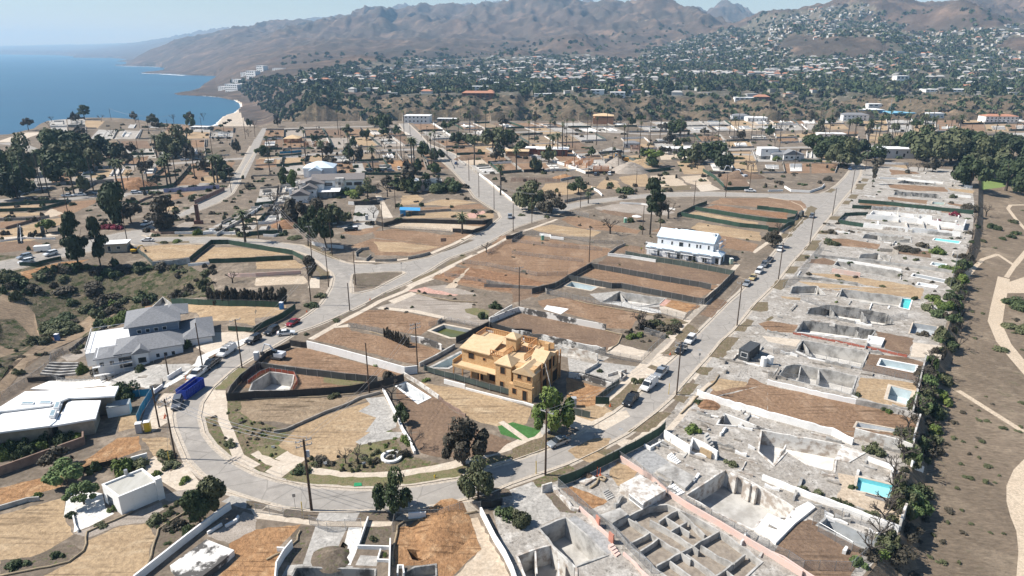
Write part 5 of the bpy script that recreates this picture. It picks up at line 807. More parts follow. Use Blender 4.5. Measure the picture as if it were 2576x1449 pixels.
gwall(WHITEM,1.1,'white street wall panel left of the paved forecourt','9: 1690,930 1760,885 1830,840',th=.25);gwall(WHITEM,.9,'white street wall corner near the blue screened fence','9: 1640,1000 1560,1060 1545,1040',th=.25);gwall(BLOCKW,.9,'stacked timber and rubble wall at the forecourt edge','9: 1510,1010 1620,990 1630,940',th=.5,jag=.4);fence('black',1.5,'dark screened fence above the white roofed house','9: 285,950 480,940 660,925');slab('white roof terrace slab of the lower house',.5,'9: 310,1030 530,925 1000,918 1200,990 640,1015 430,1040',WHITEM,'terrace_slab');fence('chain',1.0,'thin rail around the white roof terrace','9: 530,930 1000,920 1130,950',lift=.5,st=2);slab('raised square plant bed on the paved forecourt',.35,'9: 1390,905 1450,880 1610,880 1560,910',BLOCKW,'planter','planter')
fence('chain',1.5,'wire fence at the top of the dry slope','9: 640,690 800,590 1000,470 1080,400',st=2.5);fence('black',1.0,'long black silt fence down the dry slope','9: 700,640 850,520 1080,405',st=2.5);fence('chain',1.5,'wire fence on the lower dry slope at the left edge','9: -60,1150 250,960 400,860 520,770',st=2.5)
for i in range(5):gwall(GREYW,.55,'stepped grey garden terrace wall below the grey blue house','9: %d,%d %d,%d'%(500-i*22,765+i*27,790,770+i*25),th=.5,name='terrace_wall',group='stepped terraces under the grey blue house',jag=0)
fence('chain',1.4,'white post rail around the lawn of the grey blue house','9: 510,765 520,700 640,640 500,760',st=2);
pit('small square basin at the top drive of the grey blue house',1.2,'9: 1530,240 1650,165 1770,170 1700,215',wm=GREYW,lip=.3,jag=0,name='garden_basin',cat='basin')
# --- borders of the distant lots
WM_=[WHITEM,BLOCKW,GREYW,BLOCKW,PATCHY]
for i,(a,b,r)in enumerate(WALLJOBS):
 if len(WALLJOBS)and (a[1]<240):continue
 if r<.22:fence(random.Random(i).choice(['green','dgreen','black']),1.9,'screened fence on the edge of a distant cleared lot',pts=[a,b],group='screened fences of the distant lots',st=7)
 else:gwall(WM_[int(r*50)%5],.7+.9*((r*13)%1),'low masonry wall on the edge of a distant cleared lot',pts=[a,b],group='low walls of the distant lots',jag=.3 if r>.6 else 0)
rr=random.Random(12)
for k,c in LOTS:
 if rr.random()<(.75 if k in ('conc','rubble','base','gravel','sand')else.2):
  cx=sum(p[0]for p in c)/4;cy=sum(p[1]for p in c)/4
  f=lambda s,t:(c[0][0]*(1-s)*(1-t)+c[1][0]*s*(1-t)+c[2][0]*s*t+c[3][0]*(1-s)*t-cx,c[0][1]*(1-s)*(1-t)+c[1][1]*s*(1-t)+c[2][1]*s*t+c[3][1]*(1-s)*t-cy)
  e=empty('foundation_ruin',(cx,cy,0),label='broken pale foundation on a distant burnt lot',cat='ruin',group='foundations on the distant burnt lots');a0,a1,b0,b1=.15+.2*rr.random(),.6+.3*rr.random(),.2+.1*rr.random(),.6+.25*rr.random()
  mb=MB();mb.prism([f(a0,b0),f(a1,b0),f(a1,b1),f(a0,b1)],-.2,.25);mb.build('slab',rr.choice([FLOORW,GREYW,FLOORC,PATCHY]),e);mb=MB()
  for _ in range(rr.randint(2,5)):
   s,t=a0+(a1-a0)*rr.random(),b0+(b1-b0)*rr.random()
   mb.wall([f(s,b0),f(s,b1)]if rr.random()<.5 else [f(a0,t),f(a1,t)],.1,.25+1.3*rr.random(),.3)
  mb.build('wall',rr.choice([WHITEM,GREYW,BLOCKW,WHITEM]),e)
rr=random.Random(5);ZN=P('0: 2175,425 2440,440 2440,520 2400,740 2300,1060 2250,1330 2160,1440 1900,1440 1640,1380 1500,1260 1560,1150 1720,1020 1960,700 2060,600 2110,510');n=0
while n<190:
 px,py=rr.uniform(1500,2440),rr.uniform(425,1440)
 if not inpoly(px,py,ZN):continue
 x,y=G(px,py)
 a=R(-32+(88 if rr.random()<.35 else 0))+rr.uniform(-.05,.05);L=rr.uniform(1.2,3.5 if py>1000 else 7)
 if any(topkind(x+math.cos(a)*L*t,y+math.sin(a)*L*t)not in ('rubble','conc')or any(inpoly(x+math.cos(a)*L*t,y+math.sin(a)*L*t,h)for h in HOLES)for t in (0,.5,1)):continue
 n+=1;gwall(rr.choice([WHITEM,GREYW,PATCHY,GREYW,BLOCKW]),rr.uniform(.25,1.0),'broken low wall fragment among the right hand ruins',pts=[(x,y),(x+math.cos(a)*L,y+math.sin(a)*L)],th=rr.uniform(.2,.5),jag=.6,group='broken low walls of the right hand ruins',name='wall_fragment')
for i,q in enumerate(['8: 1060,735 1300,750','8: 1300,700 1310,790','8: 1500,715 1520,800','8: 1100,800 1110,850','8: 1380,800 1400,870','8: 1550,790 1570,880','8: 1700,780 1715,890','8: 1150,860 1450,890','8: 1600,905 1850,930']):gwall([WHITEM,PATCHY,GREYW][i%3],1.4,'cross wall of the bright white villa ruin',q,th=.3,jag=.3,group='cross walls of the white villa ruin')
# ------------------------------------------------------------------ buildings
GLASS=mat('dark_window_glass',(0.03,0.04,0.05),0.08,spec=.6,var=.2);FRAME=mat('white_window_frame',(.75,.75,.74),.5,var=.03)
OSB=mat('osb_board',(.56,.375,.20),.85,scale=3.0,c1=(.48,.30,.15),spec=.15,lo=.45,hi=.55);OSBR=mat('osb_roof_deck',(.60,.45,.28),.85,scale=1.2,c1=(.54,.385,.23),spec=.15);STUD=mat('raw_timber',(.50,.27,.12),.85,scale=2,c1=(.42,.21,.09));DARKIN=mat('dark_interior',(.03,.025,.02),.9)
ROOFG=mat('grey_shingle_roof',(.235,.24,.25),.9,scale=2.5,c1=(.18,.185,.195),spec=.1);SIDB=mat('grey_blue_siding',(.20,.25,.32),.8,scale=1,stretch=(.2,.2,6));SIDW=mat('pale_siding',(.70,.715,.73),.8,scale=1,c1=(.60,.62,.645),stretch=(.2,.2,6))
WRAPR=mat('blue_white_roof_underlay',(.62,.70,.76),.6,scale=.7,c1=(.55,.66,.74));WRAPW=mat('white_house_wrap',(.74,.75,.76),.7,scale=.6,c1=(.66,.67,.70));WROOF=mat('white_membrane_roof',(.80,.80,.79),.7,scale=.4,c1=(.72,.72,.71),var=.04);TILE=mat('terracotta_tiles',(.46,.23,.145),.85,scale=2.5,c1=(.36,.17,.11));FLATR=mat('grey_flat_roof',(.45,.44,.40),.9,scale=.5,c1=(.36,.35,.31),stretch=(1,.3,1));BRICKR=mat('red_brown_cladding',(.22,.085,.05),.8,scale=1.5);ALUM=mat('white_painted_tube',(.78,.78,.77),.5)
ROOFB=mat('brown_grey_roof',(.22,.20,.19),.9,scale=2,stretch=(6,.4,1))
def bldg(name,o,rz,label,cat='house',group=None,z=None):
 return empty(name,(o[0],o[1],H(*o)if z is None else z),rz,label,cat,group)
def bx(e,name,x0,x1,y0,y1,z0,z1,m):
 mb=MB();mb.box(((x0+x1)/2,(y0+y1)/2,(z0+z1)/2),(x1-x0,y1-y0,z1-z0));return mb.build(name,m,e)
def roof(e,x0,x1,y0,y1,z,rise,kind='hip',m=None,ov=.4,name='roof',th=.18,axis=None,gm=None):
 x0-=ov;x1+=ov;y0-=ov;y1+=ov;w_,d_=x1-x0,y1-y0;ax=axis or ('x' if w_>=d_ else 'y');xm,ym=(x0+x1)/2,(y0+y1)/2;hp=0
 if kind=='flat':mb=MB();mb.box((xm,ym,z+th/2),(w_,d_,th));return mb.build(name,m,e)
 if ax=='x':a=min(w_,d_)/2 if kind=='hip' else 0;r=[(x0+a,ym),(x1-a,ym)]
 else:a=min(w_,d_)/2 if kind=='hip' else 0;r=[(xm,y0+a),(xm,y1-a)]
 if kind=='hip' and (Vector(r[0])-Vector(r[1])).length<.05:r=[(xm,ym),(xm,ym+.02)]
 b=[(x0,y0,z),(x1,y0,z),(x1,y1,z),(x0,y1,z)];t_=[(x,y,zz+th)for x,y,zz in b];R_=[(r[0][0],r[0][1],z+th+rise),(r[1][0],r[1][1],z+th+rise)]
 mb=MB();f=[(3,2,1,0),(0,1,5,4),(1,2,6,5),(2,3,7,6),(3,0,4,7)]
 f+=[(4,5,9,8),(5,6,9),(6,7,8,9),(7,4,8)]if ax=='x' else [(4,5,8),(5,6,9,8),(6,7,9),(7,4,8,9)]
 mb.add(b+t_+R_,f);return mb.build(name,m,e)
def win(e,x,z,w_=1.0,h=1.2,face='f',d=0.0,fr=FRAME,pane=GLASS,name='window'):
 """face f: front (y = d, looks to -y); l/r: side walls at x = d looking -x/+x; coordinate x runs along the wall"""
 mb=MB();p=MB();s={'f':-1,'b':1,'l':-1,'r':1}[face]
 def q(mb,u0,u1,a,b,o1,o2):
  if face in 'fb':mb.box(((u0+u1)/2,d+s*(o1+o2)/2,(a+b)/2),(u1-u0,abs(o2-o1),b-a))
  else:mb.box((d+s*(o1+o2)/2,(u0+u1)/2,(a+b)/2),(abs(o2-o1),u1-u0,b-a))
 t_=.09
 for u0,u1,a,b in ((x-w_/2-t_,x+w_/2+t_,z-t_,z),(x-w_/2-t_,x+w_/2+t_,z+h,z+h+t_),(x-w_/2-t_,x-w_/2,z,z+h),(x+w_/2,x+w_/2+t_,z,z+h)):q(mb,u0,u1,a,b,-.03,.05)
 q(p,x-w_/2,x+w_/2,z,z+h,-.03,.012);f=mb.build(name,fr,e);pp=p.build('pane',pane,f);return f
def studs(e,pts,z0,z1,sp=.5,m=STUD,name='stud_wall',w_=.12):
 mb=MB();ps=resample(pts,sp)
 for p in ps:mb.box((p.x,p.y,(z0+z1)/2),(w_,w_,z1-z0))
 mb.wall(pts,z0-.1,z0+.002,.16);mb.wall(pts,z1+.002,z1+.12,.16);return mb.build(name,m,e)
def scaffold(e,pts,h,lv=2.0,dep=1.1,st=2.2):
 mb=MB();bd=MB();ps=resample(pts,st)
 for i,p in enumerate(ps):
  a=ps[max(0,i-1)];b=ps[min(len(ps)-1,i+1)];d=(b-a).normalized();n=Vector((d.y,-d.x))
  for k in (0,dep):mb.tube([(p.x+n.x*k,p.y+n.y*k,0),(p.x+n.x*k,p.y+n.y*k,h)],.035,4)
  z=lv
  while z<h:mb.tube([(p.x,p.y,z),(p.x+n.x*dep,p.y+n.y*dep,z)],.03,4);z+=lv
  if i<len(ps)-1:
   z=lv
   while z<=h+.1:
    for zz in (z,z+.9):mb.tube([(p.x+n.x*dep,p.y+n.y*dep,min(zz,h)),(ps[i+1].x+n.x*dep,ps[i+1].y+n.y*dep,min(zz,h))],.025,4)
    if (i+int(z/lv))%3:c=(p+ps[i+1])/2+n*dep*.5;bd.box((c.x,c.y,z+.03),((ps[i+1]-p).length*.98,dep*.7,.05),math.atan2(d.y,d.x))
    z+=lv
 f=mb.build('scaffold',ALUM,e);bd.build('deck_board',ALUM,f);return f
e=bldg('timber_house',(-12.3,142.0),R(-29.8),'unpainted plywood sheathed two storey house under construction inside the loop')
bx(e,'wall',2.5,17,0.6,11,0,3.1,OSB);bx(e,'wall',0,9.2,1.4,10.5,3.1,6.3,OSB);bx(e,'wall',9.2,16.8,.0,10.8,3.103,6.0,OSB);bx(e,'floor_deck',-1.0,10,-.6,2.0,3.103,3.25,OSBR);bx(e,'beam',-1.0,7,-.75,-.55,2.7,3.25,OSB)
for x in (-.9,1.2,3.2,5.2):bx(e,'post',x,x+.22,-.7,-.48,0,2.7,STUD)
bx(e,'parapet',-1.0,-.85,-.6,6,3.25,4.1,OSB)
mb=MB();mb.prism([(-.3,1.0),(6.6,1.0),(6.6,6.5),(-.3,6.5)],[6.2,6.2,7.2,7.2],[6.4,6.4,7.4,7.4]);mb.build('roof',OSBR,e);mb=MB();mb.prism([(.2,6.6),(8.8,6.6),(8.8,10.6),(.2,10.6)],6.3,6.5);mb.build('roof',OSBR,e)
studs(e,[(6.6,1.4),(9.4,1.4),(9.4,6.4),(13.4,6.4),(13.4,2.6)],6.4,7.3);studs(e,[(0.2,6.7),(0.2,10.6),(8.8,10.6),(12,10.8),(12,7)],6.5,7.5);bx(e,'parapet',2.0,8.6,10.6,10.78,6.5,7.6,OSB);bx(e,'parapet',9.3,15.8,10.8,10.98,6.0,7.3,OSB)
bx(e,'tower',8.0,10.2,5.2,7.4,6.3,8.9,OSB);roof(e,8.0,10.2,5.2,7.4,8.9,.9,'hip',OSBR,.25)
bx(e,'wall',9.0,12.4,-.9,2.0,0.0,5.9,OSB);roof(e,9.0,12.4,-.9,2.6,5.9,1.5,'hip',OSBR,.2);bx(e,'wall',12.9,16.9,-.9,2.2,0,5.0,OSB);roof(e,12.9,16.9,-.9,3.6,5.0,1.4,'gable',OSBR,.2,axis='y');bx(e,'parapet',13.4,17.4,-2.0,-1.85,2.9,3.9,OSB);bx(e,'wall',12.4,17.3,-1.85,-.9,0,2.9,OSB)
roof(e,14.2,17.0,3.6,8.6,6.0,1.5,'gable',OSBR,.15,axis='x');bx(e,'chimney',14.4,15.3,9.2,10.1,6,7.6,OSB);mb=MB();mb.prism([(9.4,1.6),(16.8,1.6),(16.8,10.6),(9.4,10.6)],6.01,6.12);mb.build('floor_deck',OSBR,e)
WO=dict(fr=STUD,pane=DARKIN)
for x,z,w_,h,d in ((2.2,4.3,1.3,1.3,1.4),(5.2,4.6,.6,.6,1.4),(10.6,4.0,1.0,1.5,-.9),(14.2,3.9,.8,.9,-.9),(16.2,3.9,.8,.9,-.9),(4.7,.6,1.2,1.4,.6),(7.4,1.0,1.3,1.4,.6),(10.4,1.1,.8,1.2,-.9),(13.6,.9,.8,1.2,-1.85),(15.8,.05,.9,2.1,-1.85)):win(e,x,z,w_,h,'f',d,**WO)
for y,z,w_,h,d in ((3.2,3.4,1.9,2.2,17.0),(7.6,3.4,2.6,2.3,16.8),(8.6,.1,2.8,2.4,17.0),(4.2,.1,3.0,2.3,17.0)):win(e,y,z,w_,h,'r',d,**WO)
for y,z in ((3.4,4.2),(7.0,4.2)):win(e,y,z,1.2,1.3,'l',0,**WO)
for x in (17.05,17.05):pass
mb=MB()
for y in (2.4,4.8,6.8,9.6,10.7):mb.box((17.25,y,3.2),(.2,.25,6.4))
mb.build('stud_frame',STUD,e);mb=MB();mb.tube([(17.6,3,6.4),(20.4,1.2,0)],.05,4);mb.build('prop',ALUM,e)
tag(bx(None,'toilet_cabin',-.55,.55,-.55,.55,0,2.1,mat('grey_plastic',(.42,.43,.44),.5)),None)
e.scale=(1.17,1.1,1.12)
bpy.data.objects['toilet_cabin'].location=(*G(1443,1022),0);tag(bpy.data.objects['toilet_cabin'],'grey lidded waste bin box beside the leafy tree and screen gate','cabin')
e=bldg('white_house',(51.0,241.5),R(-30.8),'large white wrapped house with pale blue roof underlay behind scaffolding','house')
bx(e,'wall',1.5,22,2.6,11,0,6.6,WRAPW);bx(e,'wall',-1.5,22.6,0,2.6,0,3.0,WRAPW)
mb=MB();mb.prism([(-1.9,-.4),(23.0,-.4),(23,2.6),(-1.9,2.6)],[2.9,2.9,3.6,3.6],[3.05,3.05,3.75,3.75]);mb.build('lean_to_roof',WRAPR,e)
roof(e,1.5,9,2.6,11,6.6,2.4,'gable',WRAPR,.35,axis='x');roof(e,9.02,22,2.6,11.4,6.63,2.6,'gable',WRAPR,.35,axis='x')
for x in (3.2,5.5,7.5,9.6,12,14.5,17):bx(e,'roof_bundle',x,x+.8,10.0,10.5,7.3,8.0+(x%1),FRAME)
bx(e,'chimney',20.4,21.5,5.4,6.4,7,9.6,FRAME)
for x,z,w_,h in ((3.3,4.3,.6,1.3),(7.0,4.2,.6,1.3),(10.4,4.0,1.5,1.6),(13.4,4.3,.6,1.3),(16.2,4.3,.6,1.3),(17.4,4.3,.6,1.3),(20.4,4.3,.6,1.4)):win(e,x,z,w_,h,'f',2.6)
for x,w_ in ((3.0,.8),(7.0,.8),(11.0,2.2),(15.5,2.6),(20,1.4)):win(e,x,.2,w_,2.0,'f',0)
bx(e,'porch',22.6,25.4,0.5,6.0,0,2.9,WRAPW);roof(e,22.4,25.4,.5,6,2.9,1.1,'hip',WRAPR,.3);win(e,2.8,.1,2.2,2.3,'r',25.4,pane=DARKIN);win(e,24.2,.1,1.2,2.2,'f',.5,pane=DARKIN)
scaffold(e,[(-1.5,-.6),(22.6,-.6)],5.2,2.4);scaffold(e,[(23.0,2.0),(23.0,11)],6.8,2.2)
e=bldg('grey_blue_house',(-100.0,149.0),R(25),'grey blue house with hipped shingle roofs and scaffolding on the bank','house');e.scale=(1.08,1.08,1.08)
for n_,a in (('wall',(0,17.5,0,9,-2.0,5.8,SIDW)),('wall',(6.5,17.0,8.0,19,-1,8.9,SIDB)),('wall',(17.5,24,3,15.5,-1,5.6,SIDW)),('balcony_deck',(-2.6,6.6,5,19,2,5.2,FRAME))):bx(e,n_,*a)
roof(e,4.0,17.5,0,9,5.8,2.0,'hip',ROOFG,.5);roof(e,0,4.6,-.3,6,5.5,.5,'hip',ROOFG,.5);roof(e,6.3,17,8.0,19,8.9,2.3,'hip',ROOFG,.7);roof(e,13,19,13,19.5,8.7,1.6,'hip',ROOFG,.5);roof(e,17.5,24.2,3,15.6,5.6,1.6,'hip',ROOFG,.5);roof(e,7.4,10.6,-1.0,3.2,5.6,1.2,'gable',ROOFG,.3,axis='y');bx(e,'bay',7.6,10.4,-.8,0,-2,5.6,SIDW);bx(e,'pergola',6.0,9.5,14,19.5,8.2,8.32,FRAME)
for x in (8.6,10.4,12.2,14.0):win(e,x,7.1,.8,.8,'f',8.0)
win(e,9.6,6.8,1.6,1.5,'r',17.02);win(e,13.2,6.6,1.2,1.2,'r',17.02)
for x,z,w_,h in ((.9,3.6,.8,.9),(2.9,3.6,.8,.9),(5.6,2.4,2.6,2.6),(12.2,3.6,.7,.9),(13.8,3.6,.7,.9),(15.4,3.6,.7,.9),(1.2,0,.8,1.2),(4.4,0,1,1.4),(12.6,0,1.2,1.2)):win(e,x,z,w_,h,'f',0)
win(e,9.0,3.2,1.6,1.3,'f',-.8);win(e,9.0,.2,1.6,1.3,'f',-.8)
win(e,6.0,0.0,3.0,2.5,'r',24.0,pane=SIDB,name='garage_door');win(e,11.4,0.0,4.4,2.7,'r',24.0,pane=SIDB,name='garage_door')
mb=MB()
for y in (0,0):pass
mb.tube([(-2.5,5,6.2),(-2.5,19,6.2),(6,19,6.2)],.06,4);mb.tube([(-2.5,5,6.2),(4.5,5,6.2)],.06,4)
for k in range(12):mb.tube([(-2.5,5+k*1.25,5.2),(-2.5,5+k*1.25,6.2)],.05,4)
mb.build('railing',FRAME,e);scaffold(e,[(-.8,-.5),(7.0,-.5)],4.6,2.0);scaffold(e,[(11.2,-.4),(16.5,-.4)],3.6,1.9)
for x in (24.2,24.2):pass
e=bldg('flat_roofed_house',(*Gz(60,1050,4),),0,'sprawling low house with bright white folded flat roofs at the left edge','house',z=0);ox,oy=e.location[:2]
def rf(s,z,m=WROOF,th=.35,inset=1.0,zz=None,wall=PATCHY):
 pl=[Gz(*p,z)for p in P(s)];pl=[(x-ox,y-oy)for x,y in pl];mb=MB();mb.prism(pl,z-th,z);r_=mb.build('roof',m,e)
 if wall:mb=MB();mb.prism(offset(pl,-inset),-4,z-th-.003);mb.build('wall',wall,e)
 return r_
TAN=mat('tan_render',(.40,.33,.25),.85,scale=.7,c1=(.30,.25,.19))
rf('9: -500,1500 -500,1330 0,1195 250,1040 560,1030 1195,985 1152,1085 690,1105 500,1180 250,1210 0,1240',4.2,wall=TAN);rf('9: -500,1700 -500,1380 0,1250 500,1185 640,1120 560,1335 500,1385 0,1449',3.7,wall=TAN);rf('9: 565,1338 692,1132 1015,1130 962,1312 500,1390',3.5,wall=TAN,inset=.7)
for i,s in enumerate(['9: 208,1172 225,1150 348,1148 335,1172','9: 393,1165 405,1142 522,1140 510,1165','9: 535,1210 560,1150 612,1150 588,1210','9: 488,1292 515,1230 570,1230 545,1295']):
 pl=[Gz(*p,4.3)for p in P(s)];mb=MB();mb.prism([(x-ox,y-oy)for x,y in pl],3.9,4.45);f=mb.build('skylight',FRAME,e);mb=MB();mb.prism(offset([(x-ox,y-oy)for x,y in pl],-.15),4.4,4.47);mb.build('pane',mat('pale_blue_glass',(.30,.40,.44),.15),f)
e=bldg('white_box_house',(0,0),0,'small white cubic house with flat grey roof beside the bottom left curve','house',z=0);zt=3.6
pl=[Gz(*p,zt)for p in P('13: 1190,652 1590,488 1430,362 1022,525')];c0=pl[0];e.location=(c0[0],c0[1],0);q=[(x-c0[0],y-c0[1])for x,y in pl]
mb=MB();mb.prism(q,-.3,zt-.35);mb.build('wall',WHITEM,e);mb=MB();ring(mb,offset(q,-.28),zt-.352,zt,.3);mb.build('parapet',WHITEM,e);mb=MB();mb.prism(offset(q,-.3),zt-.34,zt-.3);mb.build('roof',FLATR,e)
k=Vector(q[1]);mb=MB();mb.box((k.x-.1,k.y+.1,1.9),(1.0,1.0,4.4),R(45));mb.build('pier',WHITEM,e);mb=MB();mb.tube([(q[3][0]*.4+q[2][0]*.6,q[3][1]*.4+q[2][1]*.6,3.2),(q[3][0]*.4+q[2][0]*.6,q[3][1]*.4+q[2][1]*.6,4.5)],.3,8);mb.build('chimney',steel,e)
a,b=Vector(q[0]),Vector(q[3]);d=(b-a).normalized();n=Vector((d.y,-d.x))if Vector((d.y,-d.x)).dot(-Vector(q[1]))>0 else Vector((-d.y,d.x));mb=MB();c=a.lerp(b,.62)+n*.01;mb.box((c.x,c.y,1.1),(1.9,.05,2.1),math.atan2(d.y,d.x));mb.build('door',GLASS,e)
e=bldg('modern_house',(-108,330),R(9),'large white modern farmhouse with brown grey gabled roofs behind leafy trees','house')
for a in ((8,34,20,30,0,7.2,WHITEM),(2,14,14,24,0,6.4,WHITEM),(0,8,0,8,0,3.6,WHITEM),(4,11,7,15,0,5.2,WHITEM),(12,20,10,20,0,3.2,DGREY)):bx(e,'wall',*a)
bx(e,'wall',19.5,24,19,30.3,0,8.2,PATCHY)
roof(e,8,34,20,30,7.2,2.4,'gable',ROOFB,.6,axis='x');roof(e,2,14,14,24,6.4,2.2,'gable',ROOFB,.5,axis='y');roof(e,0,8,0,8,3.6,2.2,'gable',ROOFB,.6,axis='y');roof(e,4,11,7,15,5.2,2.0,'gable',ROOFB,.5,axis='y');roof(e,12,22,9,20,3.2,0,'flat',WROOF,.4);bx(e,'chimney',4.2,5.6,11,12.6,5,8,PATCHY);bx(e,'chimney',-1.4,-.2,3,4.5,0,6.4,WHITEM)
for x,w_ in ((11,5),(16,4),(26.5,3),(31,4)):win(e,x,4.2,w_,1.7,'f',20)
for x in (25.2,28.2,31.3):win(e,x,.2,2.2,2.2,'f',20,name='garage_door')
win(e,21.7,4.6,1.5,1.6,'f',19);win(e,1.5,1.2,.8,.8,'f',0);win(e,5.5,3,.9,.9,'f',7);win(e,9.2,3.2,.9,.9,'f',7)
e=bldg('sheeted_house',(*G(765,447),),R(5),'house shell under white roof sheeting behind the modern farmhouse','house');bx(e,'wall',0,17,0,14,0,5.4,WRAPW);roof(e,0,17,0,14,5.4,3,'hip',WRAPR,.5);roof(e,4,11,-5,4,4.6,2,'gable',WRAPR,.4,axis='y');bx(e,'wall',4,11,-5,0,0,4.6,WRAPW)
e=bldg('burnt_house',(*G(1033,482),),R(4),'roofless scorched white house with pinkish chimney beside a dark hedge','ruin')
bx(e,'wall',0,5,0,8,0,4.4,SCORCH);roof(e,0,5,0,8,4.4,1.4,'gable',WHITEM,.3,axis='y');bx(e,'wall',5.003,16.5,2,2.4,0,5.2,SCORCH);bx(e,'wall',16.0,16.4,2.4,9.5,0,4.8,SCORCH);bx(e,'wall',5,16,9,9.4,0,5.4,SCORCH);bx(e,'chimney',5.6,7.4,1.2,2.0,0,6.2,PINKW);mb=MB()
for x in (8.2,10.6,13):mb.prism([(x,2.0),(x+2,2.0),(x+2,2.38),(x,2.38)],5.203,[6.0,5.4,5.4,6.0])
mb.build('gable_remnant',SCORCH,e)
for x in (9.5,11.5,13.6):win(e,x,2.9,1.1,1.4,'f',2.0,pane=DARKIN)
e=bldg('tarpaulin_shed',(*G(1007,543),),R(6),'open shed covered by a bright blue tarpaulin beside the grey block wall','shed');BT=mat('blue_tarpaulin',(.06,.28,.55),.6,scale=.8,c1=(.08,.34,.62));bx(e,'wall',0,2.4,0,4,0,2.6,BT);mb=MB();mb.prism([(-.2,-.3),(9,-.3),(9,4.6),(-.2,4.6)],[2.7,2.1,2.5,3.0],[2.78,2.18,2.58,3.08]);mb.build('roof',BT,e);mb=MB()
for x,y in ((8.6,0),(8.6,4),(5,0)):mb.box((x,y,1.1),(.12,.12,2.2))
mb.build('post',STUD,e)
e=bldg('white_cube_house',(*G(2205,398),),R(-4),'long two storey white modern house with slot windows below the tall dark trees','house');bx(e,'wall',0,26,0,12,0,6.2,SIDW);bx(e,'wall',26.003,31,1,11,0,6.0,DGREY);roof(e,0,31,0,12,6.2,0,'flat',WROOF,.6,th=.35)
for x,z,w_,h in ((4,3.2,1,1.8),(8,3.4,.8,1.2),(13,3.0,1.0,2.0),(18,1.0,1.1,2.2),(20,3.6,.8,1.2),(23.5,4.4,3.0,.5),(1.5,3.2,.8,1.8),(28.5,3.0,2.5,2)):win(e,x,z,w_,h,'f',0 if x<26 else 1,fr=dsteel)
for x in (3.5,5,6.5):bx(e,'roof_unit',x,x+1,5,6.4,6.55,7.5,FRAME)
e=bldg('cottage',(*G(1945,404),),R(3),'white gabled cottage with grey roof between the far white house and dark trees','house');bx(e,'wall',0,22,2,12,0,3.6,WHITEM);roof(e,0,22,2,12,3.6,2.2,'hip',ROOFG,.5);bx(e,'wall',7,19,0,6,0,3.8,WHITEM);roof(e,7,19,0,7,3.8,2.8,'gable',ROOFG,.4,axis='y')
for x in (9,12.6,16.8):win(e,x,1.4,1.5,1.2,'f',0)
e=bldg('white_house',(*G(1912,401),),R(0),'white two storey house with dark base and small window left of the gabled cottage','house');bx(e,'wall',0,12,0,9,2.2,7.2,WHITEM);bx(e,'wall',.3,11.7,.3,8.7,0,2.2,DGREY);roof(e,0,12,0,9,7.2,0,'flat',WROOF,.2);win(e,4,5,1.2,1.2,'f',0)
e=bldg('clad_house',(*G(1352,392),),R(-6),'low house with red brown cladding and white flat roof in the centre distance','house');bx(e,'wall',0,21,0,11,0,4.6,BRICKR);roof(e,0,21,0,11,4.6,0,'flat',WROOF,.9,th=.3);bx(e,'wall',-9,-1,8,17,0,4,BRICKR);roof(e,-9,-1,8,17,4,0,'flat',WROOF,.5,th=.3)
for x in (3,8,13,18):win(e,x,1,2.2,2.6,'f',0,fr=dsteel)
def frame_house(px,py,w_,d_,h,rz,label,top=None,levels=1,sheath=None):
 e=bldg('house_under_construction',(*G(px,py),),R(rz),label,'house frame');z=0
 for L in range(levels):
  for pl in ([(0,0),(w_,0)],[(w_,0),(w_,d_)],[(w_,d_),(0,d_)],[(0,d_),(0,0)],[(w_*.5,0),(w_*.5,d_)],[(0,d_*.5),(w_,d_*.5)]):studs(e,pl,z+.1,z+h,.9,FR,w_=.22)
  if levels>1 or sheath:bx(e,'floor_deck',0,w_,0,d_,z+h+.13,z+h+.25,OSBR)
  z+=h+.3
 if sheath:bx(e,'sheathing',.15,w_-.15,.15,d_-.15,.1,h*(levels-.35),sheath)
 if top:roof(e,0,w_,0,d_,z,top,'hip',OSBR,.4)
 return e
FR=mat('orange_framing_timber',(.60,.33,.19),.85,scale=2,c1=(.52,.27,.15))
frame_house(1420,420,14,20,3.0,-20,'pale orange stud frame walls of a large house in the centre distance');frame_house(1492,432,9,6,3.0,-14,'small gabled stud frame beside the grey gravel heap');frame_house(1492,312,20,16,3.6,-8,'orange sheathed two storey house frame before the canyon',2.0,2,FR);frame_house(714,360,12,12,3,5,'orange roofed timber frame at the far left street',2.5);frame_house(765,370,17,8,3.2,3,'pink orange stud frame beside the far left street',None,1);frame_house(1272,392,16,11,2.8,-5,'brown timber framed house in the middle distance with flat top',.6,1,OSB);frame_house(1586,380,9,9,2.8,-10,'small plywood and stud frame behind the tan yard',None)
e=empty('rebar_forms',(*G(1285,458),0),R(-3),'red brown reinforcing bars standing in trenches behind twin trees','rebar');r0=random.Random(4)
for j in range(3):
 mb=MB()
 for i in range(46):x,y=i*.62+r0.random()*.3,j*2.6+r0.random()*.4;mb.box((x,y,1.0),(.1,.1,2.0+r0.random()*.5))
 mb.build('rebar_row',mat('rusty_red_timber',(.42,.15,.10),.9),e)
